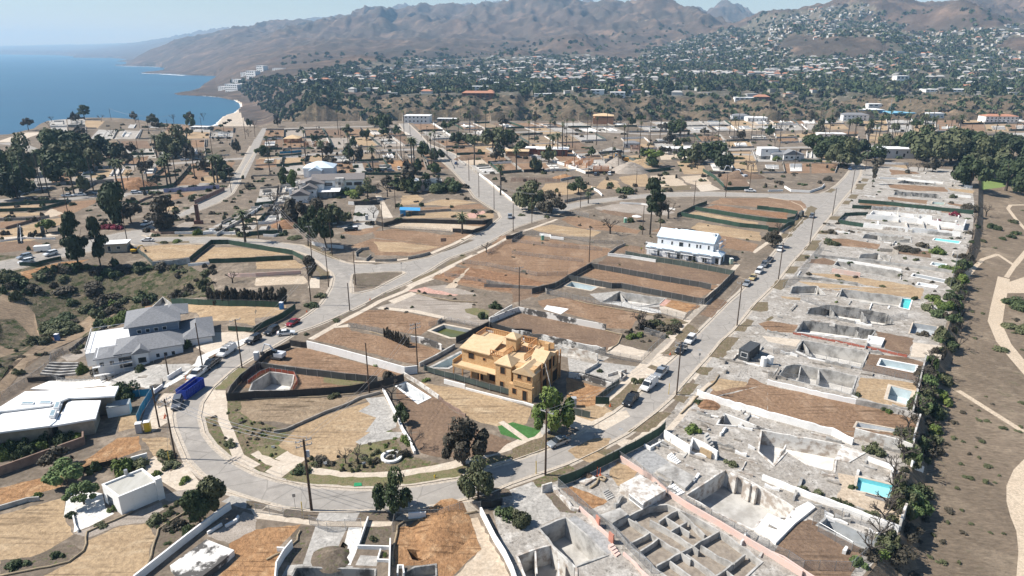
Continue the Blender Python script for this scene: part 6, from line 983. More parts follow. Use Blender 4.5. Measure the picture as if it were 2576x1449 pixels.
for a in [(1017,309,26,14,7,'flat',WHITEM,'white two storey box house before the canyon edge on the far street'),(1880,436-130,20,14,4,'flat',WHITEM,'white house with flat roof among the far palms'),(2140-20,304,26,12,6,'hip',WHITEM,'bright white house with pale roof right of the far palms'),(2478,308,32,14,6,'tile',WHITEM,'big white house with terracotta roof at the far right'),(2335,297,16,10,5,'flat',WHITEM,'small white block house left of the tiled house'),(2068,373,30,13,3.4,'tile',WHITEM,'low house with pink tiled roof beside a digger and palms'),(1842,301,18,10,4,'hip',WHITEM,'white bungalow with hip roof at the canyon end'),(1680,385,18,10,3.2,'flat',PATCHY,'pale single storey ruin with flat roof behind bushy trees'),(1570,372,12,8,3,'hip',PATCHY,'small grey roofed shed house beyond the tan yards'),(1100,306,20,8,3,'flat',DGREY,'dark burnt garage shell beside the far street end'),(2060,346,22,9,3.2,'flat',WHITEM,'long white wall like house remains near the far palms'),(480,176+150,16,8,2.4,'flat',GREYW,'low grey remains of a seaside house on the bluff')]:
 px,py,w_,d_,h,rk,wm,lb=a;e=bldg('house',(*G(px,py),),R(-4),lb,'house');bx(e,'wall',0,w_,0,d_,0,h,wm)
 roof(e,0,w_,0,d_,h,0 if rk=='flat' else 1.8,'flat' if rk=='flat' else 'hip',TILE if rk=='tile' else (ROOFG if rk=='hip' else WROOF),.4)
 for k in range(int(w_/4)):win(e,2+k*4,1.0,1.5,1.4,'f',0)
 if h>5.5:
  for k in range(int(w_/4)):win(e,2+k*4,h-2.2,1.5,1.3,'f',0)
e=empty('brick_chimney',(*G(500,563),0),0,'tall lone brick chimney left standing in the left ruins','chimney');CH=mat('sooty_red_brick',(.22,.11,.085),.9,scale=3,c1=(.10,.06,.05));bx(e,'shaft',-.7,.7,-.5,.5,0,8.5,CH);bx(e,'hearth',-1.7,1.9,-.8,.5,0,1.5,CH)
e=bldg('trailer_cabin',(*G(262,636),),R(12),'beige flat roofed cabin on a raised slab beside tall pines','cabin');bx(e,'wall',0,8,0,5,0,3.2,mat('beige_render',(.50,.44,.35),.8));roof(e,0,8,0,5,3.2,0,'flat',WROOF,.5);win(e,2,.4,1,2,'f',0);win(e,5.2,1.2,1.2,1,'f',0)
e=bldg('office_container',(*G(1882,911),),R(48),'dark ribbed site office container on a grey pad by the right street','container');CT=mat('charcoal_container',(.07,.075,.08),.6,stretch=(9,9,.2));bx(e,'shell',0,6.5,0,2.6,0,2.7,CT);roof(e,0,6.5,0,2.6,2.7,0,'flat',CT,.05,th=.08);win(e,1.2,1.0,1.5,1.1,'l',0);mb=MB()
for i in range(14):mb.box((.25+i*.46,-.03,1.35),(.16,.05,2.5))
mb.build('rib',CT,e)
e=bldg('storage_container',(*G(272,1052),),R(22),'white storage container with grey lid among rubble by the blue fence','container');bx(e,'shell',0,4.2,0,2.6,0,2.3,WHITEM);bx(e,'lid',-.05,4.25,-.05,2.65,2.303,2.42,mat('grey_tarp',(.30,.33,.34),.6))
for i,(px,py,lb)in enumerate([(1936,918,'white wrapped cylindrical tank beside the dark site container'),(1920,920,'second wrapped tank half behind the first by the container')]):
 mb=MB();mb.tube([(0,0,0),(0,0,2.2),(0,0,2.3)],[.75,.75,.4],14);o=mb.build('wrapped_tank',WHITEM,loc=(*G(px,py),0),smooth=False);tag(o,lb,'tank')
e=empty('open_skip',(*G(470,1006),0),R(78),'open blue steel skip standing at the kerb on the left curve','skip');BS=mat('blue_painted_steel',(.025,.06,.38),.5,scale=1.5);BI=mat('rusty_skip_inside',(.25,.22,.19),.9);mb=MB();ring(mb,[(0,0),(6.2,0),(6.2,2.3),(0,2.3)],0,2.2,.08);mb.build('side',BS,e);bx(e,'floor',0,6.2,0,2.3,.1,.25,BI);mb=MB()
for i in range(9):
 for y in (-.14,2.44):mb.box((.3+i*.7,y,1.1),(.12,.12,2.1))
mb.build('rib',BS,e)
def toilet(px,py,c,label,rz=0.0):
 e=empty('portable_toilet',(*G(px,py),H(*G(px,py))),rz,label,'toilet');bx(e,'cabin',-.55,.55,-.55,.55,0,2.05,mat('toilet_'+label.split()[0],c,.5,var=.04));roof(e,-.55,.55,-.55,.55,2.05,.2,'hip',FRAME,.04,th=.05);bx(e,'door',-.4,.4,-.58,-.552,.15,1.85,mat('toilet_'+label.split()[0],c));return e
for a in [(709,777,(.05,.25,.60),'blue portable toilet behind the green screened fence'),(373,1083,(.70,.48,.04),'yellow portable toilet beside the grey one on the left curve',.3),(352,1087,(.38,.40,.42),'grey portable toilet beside the yellow one on the left curve',.3),(923,553,(.33,.36,.38),'grey and white portable toilet at the courtyard gate'),(1550,392,(.05,.30,.62),'bright blue portable toilet at the far tan yard'),(145,856,(.10,.22,.50),'dark blue portable toilet on the orange plot at the left'),(1839,664,(.42,.50,.40),'pale green portable toilet beside the white wrapped house'),(647,905,(.62,.64,.66),'white topped equipment box behind the small excavator'),(1573,560,(.20,.45,.32),'small green garden tent beside a white parasol'),(1365,607-3,(.70,.71,.72),'small white playhouse near the far rebar forms')]:toilet(a[0],a[1],a[2],a[3],a[4]if len(a)>4 else.1)
def parasol(px,py,c,lb,r=1.6):
 e=empty('parasol',(*G(px,py),0),0,lb,'parasol');mb=MB();mb.tube([(0,0,0),(0,0,2.3)],.04,5);mb.build('pole',steel,e);mb=MB();vs=[(0,0,2.75)]+[(math.cos(k*.785)*r,math.sin(k*.785)*r,2.1)for k in range(8)];mb.add(vs,[(0,k+1,(k+1)%8+1)for k in range(8)]);mb.build('canopy',mat('parasol_'+lb.split()[0],c,.7),e)
parasol(298,508,(.06,.25,.62),'blue parasol at the foot of the cut bank on the left',2.2);parasol(1601,556,(.75,.75,.73),'white parasol beside the small green garden tent',2.2);parasol(316,504,(.55,.50,.42),'beige parasol right of the blue one on the cut bank',1.4)
def farbox(name,px,py,Y,w_,d_,h,label,cat,m=WHITEM,rz=0,fl=3,group=None,rk='flat'):
 x=(px-1288)/F/1.055*Y;z=hfar(x,Y)-1;e=empty(name,(x,Y,z),R(rz),label,cat,group);bx(e,'wall',0,w_,0,d_,-6,h,m);roof(e,0,w_,0,d_,h,0 if rk=='flat' else 3,rk,WROOF if rk=='flat' else (TILE if rk=='hip' else ROOFG),.5)
 for k in range(fl):
  mb=MB()
  for i in range(max(2,int(w_/7))):mb.box((3.5+i*7,-.05,h*(k+.5)/fl),(4,.1,h/fl*.42))
  mb.build('window_band',GLASS,e)
 return e
for i,a in enumerate([(556,1930,44,20,22,'white waterfront apartment block nearest the road at the point'),(508,1850,34,16,9,'low white banded building at the tip of the waterfront'),(576,2090,78,18,17,'long white terraced apartment block on the shore bluff'),(614,2010,34,20,25,'white apartment tower with dark balconies above the shore'),(600,2230,95,18,15,'long white apartment slab along the top of the bluff'),(642,2140,26,20,22,'white apartment block at the inland end of the shore row'),(538,2020,36,16,14,'small white apartment block behind the waterfront one'),(682,2060,40,12,8,'low white building with pale roof on the bluff edge'),(588,1960,22,16,12,'white block stepping up beside the waterfront one')]):farbox('apartment_block',a[0],0,a[1],a[2],a[3],a[4],a[5],'apartment block',rz=-24,fl=4)
for a in [(2265,1340,22,20,14,'tall white house standing out in the far town on the right','white_house'),(2345,1180,90,24,6,'long low school building with white roof at the far right','school_building'),(2450,1200,80,24,6,'second long low white roofed school building at the far right edge','school_building'),(2205,1000,18,12,8,'white house by the blue stadium','white_house'),(1540,1080,22,14,8,'white house with grey roof on the canyon rim centre','white_house'),(1345,1090,26,14,7,'white tiled house on the canyon rim left of centre','white_house'),(1860,1060,28,14,8,'white house shell with pale roof right of the canyon knoll','white_house'),(1910,1060,22,12,6,'brown framed house right of the white shell on the rim','white_house'),(1490,1085,20,12,8,'white rimside house with dark roof near the umbrella pine','white_house'),(1160,1060,48,10,6,'long rust red roofed shed on the canyon rim','barn'),(1185,1200,30,14,8,'white villa with low red roof before the canyon rim','white_house'),(1225,1330,28,14,9,'pale house amid trees left of centre far away','white_house')]:
 farbox(a[6],a[0],0,a[1],a[2],a[3],a[4],a[5],'house' if 'school' not in a[6]and 'barn' not in a[6]else 'building',rz=-6,fl=2,m=WHITEM if 'framed' not in a[5]and 'rust' not in a[5]else BRICKR,rk='flat' if a[1]!=1060 or a[2]==28 else 'hip')
e=farbox('stadium',2135,0,960,60,26,4,'blue and white sports stands among dark trees at the right','stadium',m=mat('stadium_blue',(.10,.30,.52),.6),fl=1)
mb=MB();mb.box((95,-10,1.5),(75,34,1.6));mb.build('field',mat('court_blue',(.12,.38,.58),.7,scale=.1,c1=(.30,.52,.60)),e);mb=MB()
for x in (70,95,120):mb.tube([(x,4,0),(x,4,18)],.3,5)
mb.build('floodlight_mast',steel,e)
# ------------------------------------------------------------------ poles and wires
POLE=mat('creosoted_pole',(.055,.035,.026),.9,scale=2,c1=(.10,.07,.05));ARM=mat('weathered_crossarm',(.40,.39,.37),.8);CER=mat('grey_insulator',(.45,.47,.5),.4);YEL=mat('yellow_guard',(.62,.42,.03),.6);WIRE=mat('aluminium_wire',(.45,.45,.46),.5,.3)
PTOP={}
def pole(k,px,py,h,label,arms=1,rz=30,guard=0,trafo=0,r=.17,group=None):
 x,y=G(px,py);z=H(x,y);e=empty('utility_pole',(x,y,z),R(rz),label,'utility pole',group);mb=MB();mb.tube([(0,0,-.5),(0,0,h)],[r,r*.72],8);mb.build('pole',POLE,e)
 for i in range(arms):
  mb=MB();mb.box((0,.16,h-.35-i*.9),(2.6,.12,.14));a=mb.build('crossarm',ARM,e);mb=MB()
  for u in (-1.2,-.5,.5,1.2):mb.tube([(u,.16,h-.28-i*.9),(u,.16,h+.02-i*.9)],.06,6)
  mb.build('insulator',CER,a)
 if trafo:mb=MB();mb.tube([(.42,0,h-3.3),(.42,0,h-2.2)],.3,10);mb.build('transformer',CER,e)
 if guard:mb=MB();mb.tube([(-1.6,-.6,0),(-1.6,-.6,2.6)],.07,6);mb.build('guy_guard',YEL,e);mb=MB();mb.tube([(-1.6,-.6,2.6),(0,0,h*.75)],.02,4);mb.build('guy_wire',steel,e)
 PTOP[k]=(x,y,z+h,R(rz));return e
NP=[(784,1283,13.4,'thick dark utility pole with transformer at the bottom of the curve',2,30,1,1,.24),(1372,1195,13,'utility pole with yellow guards beside the leafy tree and silver sedan',1,-35,1,0,.2),(1702,993,12.5,'utility pole across the street from the white work van',2,-30,1),(1854,819,12.5,'second utility pole up the right street',1,-30),(1958,703,12.5,'third utility pole up the right street',1,-30),(2037,613,12.5,'fourth utility pole up the right street',1,-30),(2094,542,12.5,'fifth utility pole up the right street near the dark car',1,-30),(2141,487,12.5,'sixth utility pole up the right street at the side road',1,-30),(2176,430,12.5,'top utility pole of the right street under the trees',1,-30),(442,1154,12.5,'brown utility pole where the left curve turns, above the white box house',2,60,1),(609,925,12.5,'utility pole on the verge beside the white work van on the left',1,45),(510,924,11.5,'utility pole between the dark pickup and the forecourt',0,45),(929,988,12,'utility pole standing in the black fence of the pit lot',0,30),(1051,937,12.5,'utility pole at the end of the long white wall',2,30),(880,782,8.5,'utility pole beside the street below the grassy island',0,20),(783,767,12,'utility pole in shrubs at the charred hedge',1,20),(827,722,12.5,'utility pole with wires near the junction charred bush',1,40),(895,717,11.5,'utility pole on the triangular island',0,30),(785,653,12.5,'utility pole on the verge above the charred bush',1,30),(836,642,12.5,'utility pole beside the dark leaning tree trunk',0,30),(651,600,11.5,'utility pole beside the left curving street fence',0,30),(963,580,12.5,'utility pole at the corner of the black slatted fence',1,20),(1205,496,12.5,'utility pole along the upper street',1,60),(1243,527,12.5,'utility pole near the junction mouth of the upper street',1,60),(700,586,12,'utility pole beside the dirt heap and white wall',1,30),(995,525,12,'utility pole near the blue tarpaulin',0,30),(1482,660,12.5,'utility pole at the corner of the narrow brown lots',1,20),(1306,769,12,'utility pole at the grey wall in the middle lots',1,20),(1338,561,13,'light topped pole at the corner beside the twin trees',1,10),(1291,582,12,'utility pole with sign at the upper junction pavement',0,10),(1460,523,13,'utility pole on the verge beside the round tree',0,10),(1427,513,12,'utility pole left of the round tree',0,10),(1599,490,12.5,'utility pole beside the far tan slope',0,10),(1745,519,12.5,'utility pole at the green fence loop corner',1,10),(1825,496,12.5,'utility pole beside the white pickup side road',1,10),(1885,475,13,'utility pole with double arms by the two excavators',2,10),(1616,590,12,'utility pole beside the tall charred pine',0,10),(321,611,13,'utility pole on the left junction corner',0,30),(171,536,12,'utility pole on the far left brown lot',0,30),(402,503,13,'utility pole with arms near the zigzag green fence',1,30),(582,484,13,'utility pole near the banner fence street corner',1,60),(401,1074,9,'short brown utility pole beside the yellow toilet',0,30),(424,944,5,'short post pole on the white street wall',0,30),(1882,628-200,12,'utility pole among the far burnt trees',1,10)]
for i,a in enumerate(NP):pole(i,*a[:4],arms=a[4],rz=a[5],guard=a[6]if len(a)>6 else 0,trafo=a[7]if len(a)>7 else 0,r=a[8]if len(a)>8 else.17)
rp=random.Random(9);FPOLES=[(280,303),(352,322),(440,325),(375,335),(425,340),(508,328),(565,345),(618,350),(642,345),(615,330),(100,475),(180,460),(240,440),(340,430),(350,395),(470,420),(500,400),(535,392),(680,400),(698,370),(735,395),(800,360),(858,350),(868,395),(925,388),(960,370),(1000,400),(1018,420),(1060,345),(1032,338),(1075,360),(1105,380),(1125,395),(1150,420),(1180,455),(1250,390),(1290,375),(1330,352),(1390,400),(1420,350),(1445,420),(1480,445),(1500,350),(1540,400),(1555,425),(1630,380),(1660,345),(1695,400),(1720,350),(1745,375),(1790,360),(1830,400),(1850,345),(1900,360),(1950,345),(1960,380),(1998,425),(2025,345),(2075,350),(2100,400),(2150,360),(2230,345),(2260,358),(2300,345),(2380,350),(2440,345),(2500,355)]
for i,(px,py)in enumerate(FPOLES):pole(100+i,px,py,11.5+2*rp.random(),'thin dark utility pole beside a distant street',1 if i%2 else 0,rp.choice([10,30,60]),r=.19,group='utility poles of the distant streets')
def line(a,b,label,n=3,sag=1.0,r=.018,group=None):
 A,B=PTOP[a],PTOP[b];e=empty('power_line',A[:3],0,label,'wire',group);d=Vector(B[:3])-Vector(A[:3]);nn=Vector((-d.y,d.x,0)).normalized()
 for k in range(n):
  o=nn*(k-(n-1)/2)*.9;mb=MB();mb.tube([tuple(d*(t/14)+o-Vector((0,0,.1+4*sag*(t/14)*(1-t/14))))for t in range(15)],r,4);mb.build('wire',WIRE,e)
line(9,0,'bright power lines slung from the left curve pole to the bottom transformer pole',3,1.4,.035);line(9,16,'power lines running from the left curve pole up to the junction',2,3);line(16,24,'bright power lines fanning left from the junction pole',3,1.5,.03);line(16,18,'short span of wires above the charred bush',2,.8);line(13,0,'wires from the white wall pole down to the bottom pole',2,2);line(1,2,'wires between the leafy tree pole and the work van pole',2,1.5)
for i in range(2,8):line(i,i+1,'thin wires hanging along the right street poles',2,1.2,group='wire spans along the right street')
line(22,23,'wires along the upper street above the white wall',3,.8);line(28,23,'wires crossing the upper junction',3,1);line(100,101,'pale wires dipping over the sea bluff, left span',1,1.5,.09);line(101,102,'pale wires dipping over the sea bluff, right span',1,2,.09)
# ------------------------------------------------------------------ vehicles
TY=mat('tyre_rubber',(.02,.02,.02),.9);RIM=mat('wheel_rim',(.35,.35,.36),.4,.6);CG=mat('car_glass',(.02,.026,.032),.05,spec=.7,var=.1);LAMP=mat('headlamp',(.75,.76,.75),.2);PL=mat('black_trim',(.03,.03,.032),.6)
def loft(mb,secs,mi=0):
 n=len(secs[0]);vs=[v for s in secs for v in s];fs=[(i*n+k,i*n+(k+1)%n,(i+1)*n+(k+1)%n,(i+1)*n+k)for i in range(len(secs)-1)for k in range(n)]
 fs+=[tuple(reversed(range(n))),tuple(range((len(secs)-1)*n,len(secs)*n))];mb.add(vs,[tuple(reversed(f))for f in fs],mi)
SH=dict(sedan=(4.7,.92,[(-2.35,.55,.78),(-2.25,.35,.92),(-1.6,.3,.98),(.9,.3,.95),(1.7,.3,.86),(2.25,.38,.72),(2.35,.48,.60)],[(-1.75,.97),(-1.05,1.40),(.15,1.44),(1.05,.94)],1.4),suv=(4.8,.96,[(-2.4,.5,1.0),(-2.3,.36,1.12),(-1.6,.33,1.14),(1.0,.33,1.12),(1.9,.33,1.04),(2.3,.4,.92),(2.4,.5,.7)],[(-2.3,1.13),(-2.1,1.72),(.3,1.76),(1.15,1.11)],1.45),pickup=(5.7,1.0,[(-2.85,.55,.95),(-2.75,.42,1.05),(-.9,.4,1.05),(1.2,.4,1.12),(2.3,.4,1.08),(2.75,.45,.95),(2.85,.55,.7)],[(-.85,1.06),(-.65,1.78),(.75,1.80),(1.5,1.11)],1.75),van=(5.7,1.0,[(-2.85,.5,1.2),(-2.75,.4,1.25),(0,.38,1.25),(1.5,.38,1.22),(2.2,.4,1.12),(2.75,.45,1.0),(2.85,.55,.7)],[(-2.8,1.2),(-2.7,2.05),(.9,2.08),(1.75,1.2)],1.75))
PROTO={}
def car(px,py,kind,c,hd,label,extra=None,group=None):
 k=(kind,c);x,y=G(px,py);a=G(*hd);rz=math.atan2(a[1]-y,a[0]-x);z=H(x,y)+.01;nm={'suv':'sport_utility_car','sedan':'parked_car','pickup':'pickup_truck','van':'work_van'}[kind];cat={'suv':'car','sedan':'car','pickup':'pickup','van':'van'}[kind]
 if k in PROTO:e=copy_tree(PROTO[k]);e.location=(x,y,z);e.rotation_euler=(0,0,rz);tag(e,label,cat,group)
 else:
  L,hw,secs,cab,wb=SH[kind];pm=mat('paint_'+c,dict(white=(.72,.72,.71),black=(.02,.022,.025),silver=(.42,.45,.48),red=(.26,.02,.03),blue=(.04,.09,.20),grey=(.12,.13,.15),gold=(.50,.38,.17))[c],.25,.1 if c!='silver' else.5,var=.02,spec=.5);e=empty(nm,(x,y,z),rz,label,cat,group);PROTO[k]=e
  mb=MB();loft(mb,[[(X,-hw*.96,a_),(X,-hw,(a_+b_)/2),(X,-hw*.92,b_),(X,hw*.92,b_),(X,hw,(a_+b_)/2),(X,hw*.96,a_)]for X,a_,b_ in secs])
  if kind=='pickup':mb.box((-1.85,.86,1.2),(1.9,.1,.3));mb.box((-1.85,-.86,1.2),(1.9,.1,.3));mb.box((-2.78,0,1.2),(.08,1.7,.3))
  mb.build('body',pm,e)
  if kind=='pickup':mb=MB();mb.box((-1.85,0,1.065),(1.75,1.55,.02));mb.build('truck_bed',PL,e)
  (x0,z0),(x1,z1),(x2,z2),(x3,z3)=cab;mb=MB();hb,ht=hw*.9,hw*.76;mb.add([(x0,-hb,z0),(x3,-hb,z3),(x2,-ht,z2),(x1,-ht,z1),(x0,hb,z0),(x3,hb,z3),(x2,ht,z2),(x1,ht,z1)],[(0,1,2,3),(5,4,7,6),(1,5,6,2),(4,0,3,7)]);mb.build('cabin_glass',CG if kind!='van' else pm,e)
  if kind=='van':mb=MB();mb.add([(x2+.12,-ht*.95,z2-.12),(x3+.03,-hb*.92,z3+.06),(x3+.03,hb*.92,z3+.06),(x2+.12,ht*.95,z2-.12)],[(0,1,2,3)]);mb.box((.95,.86,1.6),(.9,.1,.5));mb.box((.95,-.86,1.6),(.9,.1,.5));mb.build('cabin_glass',CG,e)
  mb=MB();mb.prism([(x1-.05,-ht-.02),(x2+.05,-ht-.02),(x2+.05,ht+.02),(x1-.05,ht+.02)],[min(z1,z2)]*4,[z1+.06,z2+.06,z2+.06,z1+.06]);mb.build('roof',pm,e)
  if kind!='van':
   mb=MB()
   for t_ in ((.48,)if kind!='suv' else (.33,.66)):
    for s in (-1,1):X=x1+(x2-x1)*t_;mb.tube([(X,s*(ht+.01),z1+.02),(X-.03,s*(hb+.015),z0)],.05,4)
   mb.build('door_pillar',pm,e)
  for sx in (-wb,wb):
   for sy in (-1,1):
    mb=MB();r_=.36 if kind=='sedan' else.40;mb.tube([(sx,sy*(hw-.2),r_),(sx,sy*(hw+.015),r_)],r_,14);wh=mb.build('wheel',TY,e);mb=MB();mb.tube([(sx,sy*(hw+.01),r_),(sx,sy*(hw+.03),r_)],r_*.6,10);mb.build('rim',RIM,wh)
  for s in (-1,1):
   mb=MB();mb.box((L/2-.08,s*hw*.7,.72 if kind=='sedan' else.88),(.14,.35,.16));mb.build('headlight',LAMP,e);mb=MB();mb.box((-L/2+.04,s*hw*.75,.85),(.1,.25,.2));mb.build('tail_light',mat('tail_lamp_red',(.4,.02,.02),.3),e)
 if extra=='rack':
  mb=MB()
  for u in (-2.2,-.8,.5):mb.box((u,0,2.3),(.08,1.7,.08));mb.box((u,.7,2.2),(.06,.06,.2));mb.box((u,-.7,2.2),(.06,.06,.2))
  for v in (-.5,-.15,.5):mb.box((-.8,v,2.38),(3.6,.07,.06))
  mb.build('roof_ladder',ARM,e)
 if extra=='shell':mb=MB();mb.prism([(-2.75,-.9),(-.85,-.9),(-.85,.9),(-2.75,.9)],1.1,1.72);mb.build('bed_cap',FRAME,e)
 return e
RS=(1545,1060)
for a in [(1586,1012,'pickup','black',RS,'black pickup truck parked nearest on the right street'),(1632,975,'van','white',(1586,1014),'white work van parked behind the black pickup on the right street','rack'),(1662,943,'pickup','silver',(1630,975),'silver pickup truck parked behind the white work van'),(1713,885,'suv','black',(1690,910),'dark car parked under the wide crossarm pole'),(1736,860,'suv','white',(1715,882),'white sport utility car beside the dry bushes on the right street'),(1404,1118,'sedan','silver',(1372,1130),'silver sedan with black roof parked under the leafy tree'),(1878,717,'sedan','silver',(1862,735),'silver car at the near end of the row beyond the brown lots'),(1893,702,'sedan','gold',(1880,717),'gold yellow car second in the row on the right street'),(1909,686,'suv','white',(1895,700),'white car third in the row near the wrapped house'),(1923,669,'pickup','grey',(1910,685),'dark grey pickup near the wrapped house corner'),(1936,657,'sedan','black',(1922,670),'black car at the far end of the row by the wrapped house'),(1962,631,'sedan','white',(1950,645),'lone white car under the dark round tree on the right street'),(2042,547,'suv','grey',(2033,560),'dark car parked at the junction of the right street'),(2138,427,'suv','blue',(2132,440),'blue car at the top of the right street'),(1887,483,'pickup','white',(1930,484),'white pickup on the side road below the excavators'),(737,816,'sedan','red',(700,838),'dark red car parked on the left street'),(684,838,'suv','black',(650,858),'black large car parked behind the dark red one'),(720,842,'sedan','white',(760,838),'white car with black roof opposite the black large car'),(638,860,'suv','black',(610,876),'black pickup like car at the start of the left curve'),(572,890,'van','white',(548,906),'white van with ladder rack beside the grey blue house','rack'),(532,922,'pickup','black',(515,935),'dark pickup truck parked between the white van and white pickup'),(498,946,'pickup','white',(482,958),'white pickup truck parked before the blue skip'),(447,1021,'suv','grey',(441,1040),'grey car parked in front of the blue skip'),(371,607,'sedan','white',(340,607),'white car on the left street by the low shrubs'),(370,566,'pickup','white',(345,575),'white pickup truck by the red flowers at the left junction'),(62,650,'suv','silver',(30,658),'silver large car on the lower left road'),(128,642,'suv','white',(100,650),'white passenger van like car beside the white trailer'),(66,662,'suv','white',(40,668),'white car by the dark green fence at the lower left'),(1283,548,'pickup','silver',(1283,560),'silver pickup driving up the main junction'),(883,580,'pickup','black',(860,582),'dark pickup with white bed cap on the dirt forecourt','shell'),(843,563,'sedan','white',(842,570),'small white car in the shade by the courtyard')]:car(*a)
for i,(px,py,k,c,dx,dy)in enumerate([(1463,399,'pickup','white',-20,2),(1498,441,'suv','grey',-3,-15),(1533,440,'suv','white',3,15),(172,495,'pickup','white',20,-1),(203,493,'pickup','white',20,-1),(230,491,'pickup','black',20,-1),(343,487,'suv','white',20,-1),(465,404,'pickup','white',20,-1),(495,403,'sedan','black',20,-1),(320,416,'sedan','grey',20,-1),(827,386,'pickup','white',20,0),(866,383,'pickup','white',20,0),(932,432,'suv','black',20,0),(957,432,'pickup','black',20,0),(983,432,'suv','grey',20,0),(1004,427,'suv','white',8,9),(1147,413,'sedan','blue',5,-10),(56,483,'suv','white',-20,3),(1740,377,'suv','grey',20,-1),(1765,375,'suv','black',20,-1),(2155,352,'sedan','blue',20,0),(1305,398,'suv','black',20,0),(1345,398,'suv','grey',20,0),(1280,310,'suv','blue',20,0),(1560,384,'suv','black',20,0)]):car(px,py,k,c,(px+dx,py+dy),'small parked vehicle on a distant street',group='vehicles on the distant streets')
e=empty('cargo_trailer',(*G(108,633),H(*G(108,633))),R(15),'white box trailer behind the white van like car','trailer');bx(e,'box',-2.5,2.5,-1.1,1.1,.5,2.4,WHITEM);mb=MB();mb.tube([(0,-1.15,.4),(0,1.15,.4)],.4,10);mb.build('wheel',TY,e)
def digger(px,py,rz,c,label,s=1.0,boom=0):
 e=empty('excavator',(*G(px,py),H(*G(px,py))),R(rz),label,'excavator');m=mat('digger_'+label.split()[0],c,.5)
 for y in (-.9,.9):mb=MB();mb.tube([(-1.3*s,y*s,.35*s),(1.3*s,y*s,.35*s)],.35*s,8);mb.box((0,y*s,.35*s),(2.6*s,.4*s,.68*s));mb.build('track',PL,e)
 mb=MB();mb.box((-.6*s,0,1.25*s),(2.3*s,2*s,1.0*s));mb.build('body',m,e);mb=MB();mb.box((.5*s,.5*s,1.65*s),(1.1*s,.9*s,1.7*s));mb.build('cab',CG,e)
 mb=MB();mb.tube([(.7*s,-.3*s,1.2*s),(2.2*s,-.3*s,3.2*s),(3.6*s,-.3*s,3.4*s)],.2*s,6);mb.build('boom',m,e);mb=MB();mb.tube([(3.6*s,-.3*s,3.4*s),(4.6*s,-.3*s,1.2*s)],.15*s,6);mb.build('dipper_arm',m,e);mb=MB();mb.prism([(4.1*s,-.6*s),(5*s,-.6*s),(5*s,0),(4.1*s,0)],.3*s,1.1*s);mb.build('bucket',PL,e)
digger(700,902,165,(.55,.57,.60),'white compact excavator on the brown lot by the black fence');digger(1845,437,200,(.66,.66,.64),'white excavator on the near dirt heap beside the teal fence',1.5);digger(1868,448,120,(.68,.68,.66),'white second excavator at the right of the excavated lot',1.3);digger(1535,412,20,(.10,.10,.10),'black yellow excavator beside the gravel heap',1.9);digger(1570,408,180,(.55,.28,.05),'orange brown excavator behind the gravel heap',1.7);digger(2015,545,250,(.16,.17,.16),'grey skid loader inside the far green fence corner',1.1);digger(340,636,20,(.60,.36,.03),'yellow small machine beside the round white basin',.8);digger(2110,378,0,(.62,.40,.04),'yellow digger before the pink tiled house',1.4)
def heap(px,py,r,h,gk_,label,sy=1.0):
 x,y=G(px,py);mb=MB();n,m_=18,6;rnd=random.Random(int(px));vs=[(0,0,h)]
 for j in range(1,m_+1):
  for i in range(n):a=6.283*i/n;q=j/m_;rr_=r*q*(.8+.4*vnoise(np.array([math.cos(a)*2+px]),np.array([math.sin(a)*2]))[0]);vs.append((math.cos(a)*rr_,math.sin(a)*rr_*sy,h*(1-q)**.8*(.85+.3*rnd.random())-(.1 if j==m_ else 0)))
 fs=[(0,1+i,1+(i+1)%n)for i in range(n)]
 for j in range(m_-1):fs+=[(1+j*n+i,1+(j+1)*n+i,1+(j+1)*n+(i+1)%n,1+j*n+(i+1)%n)for i in range(n)]
 mb.add(vs,fs);tag(mb.build('soil_heap',GK[gk_][1],loc=(x,y,H(x,y)-.05),smooth=True),label,'heap')
for a in [(1583,432,13,6,'gravel','grey gravel heap beside the small stud frame',.7),(1552,415,8,5,'gravel','second grey gravel heap behind the stud frame'),(1620,412,12,3.5,'tan','long tan soil heap inside the green fence',.6),(1862,445,13,4,'dbrown','dark brown soil heap between the two white excavators',.7),(835,1402,3.0,1.1,'mulch','dark soil heap on the paved front drive'),(928,1400,3.5,.3,'mulch','')if 0 else (1113,1325,5.5,1.3,'orange','orange soil heap in the excavated bottom lot',1.3),(1478,1200,1.3,.9,'dbrown','small brown soil heap in the pale planter box'),(1563,1010+25,.1,.1,'orange','')if 0 else (2425,1,1,1,'orange','')if 0 else (1780,1018,2.6,.9,'red','small reddish soil heap at the end of the chipped wall'),(718,567,7,2.6,'red','reddish soil heap by the curved left wall'),(345,470,13,4.5,'red','red brown soil heap beside the cut bank',.7),(1168,400,8,2.5,'dbrown','dark soil heap on the far lot left of palms'),(1535,395+2,6,2,'tan','small heap behind the excavators in the middle distance'),(1190,566-170,7,2.4,'dbrown','brown soil heap on the far lot right of the first'),(1420,447,9,2,'orange','orange sandy heap by the grey rebar wall',.5),(126,850,3,.9,'red','reddish soil heap on the orange plot')]:
 if a[5]:heap(*a)
CONE=mat('orange_cone',(.65,.12,.03),.6)
def cone(px,py,label,h=.75,nm='traffic_cone'):
 mb=MB();mb.tube([(0,0,.03),(0,0,h)],[.17 if nm=='traffic_cone' else.07,.03 if nm=='traffic_cone' else.06],8);mb.box((0,0,.02),(.42,.42,.04));tag(mb.build(nm,CONE,loc=(*G(px,py),H(*G(px,py))+.003)),label,'cone')
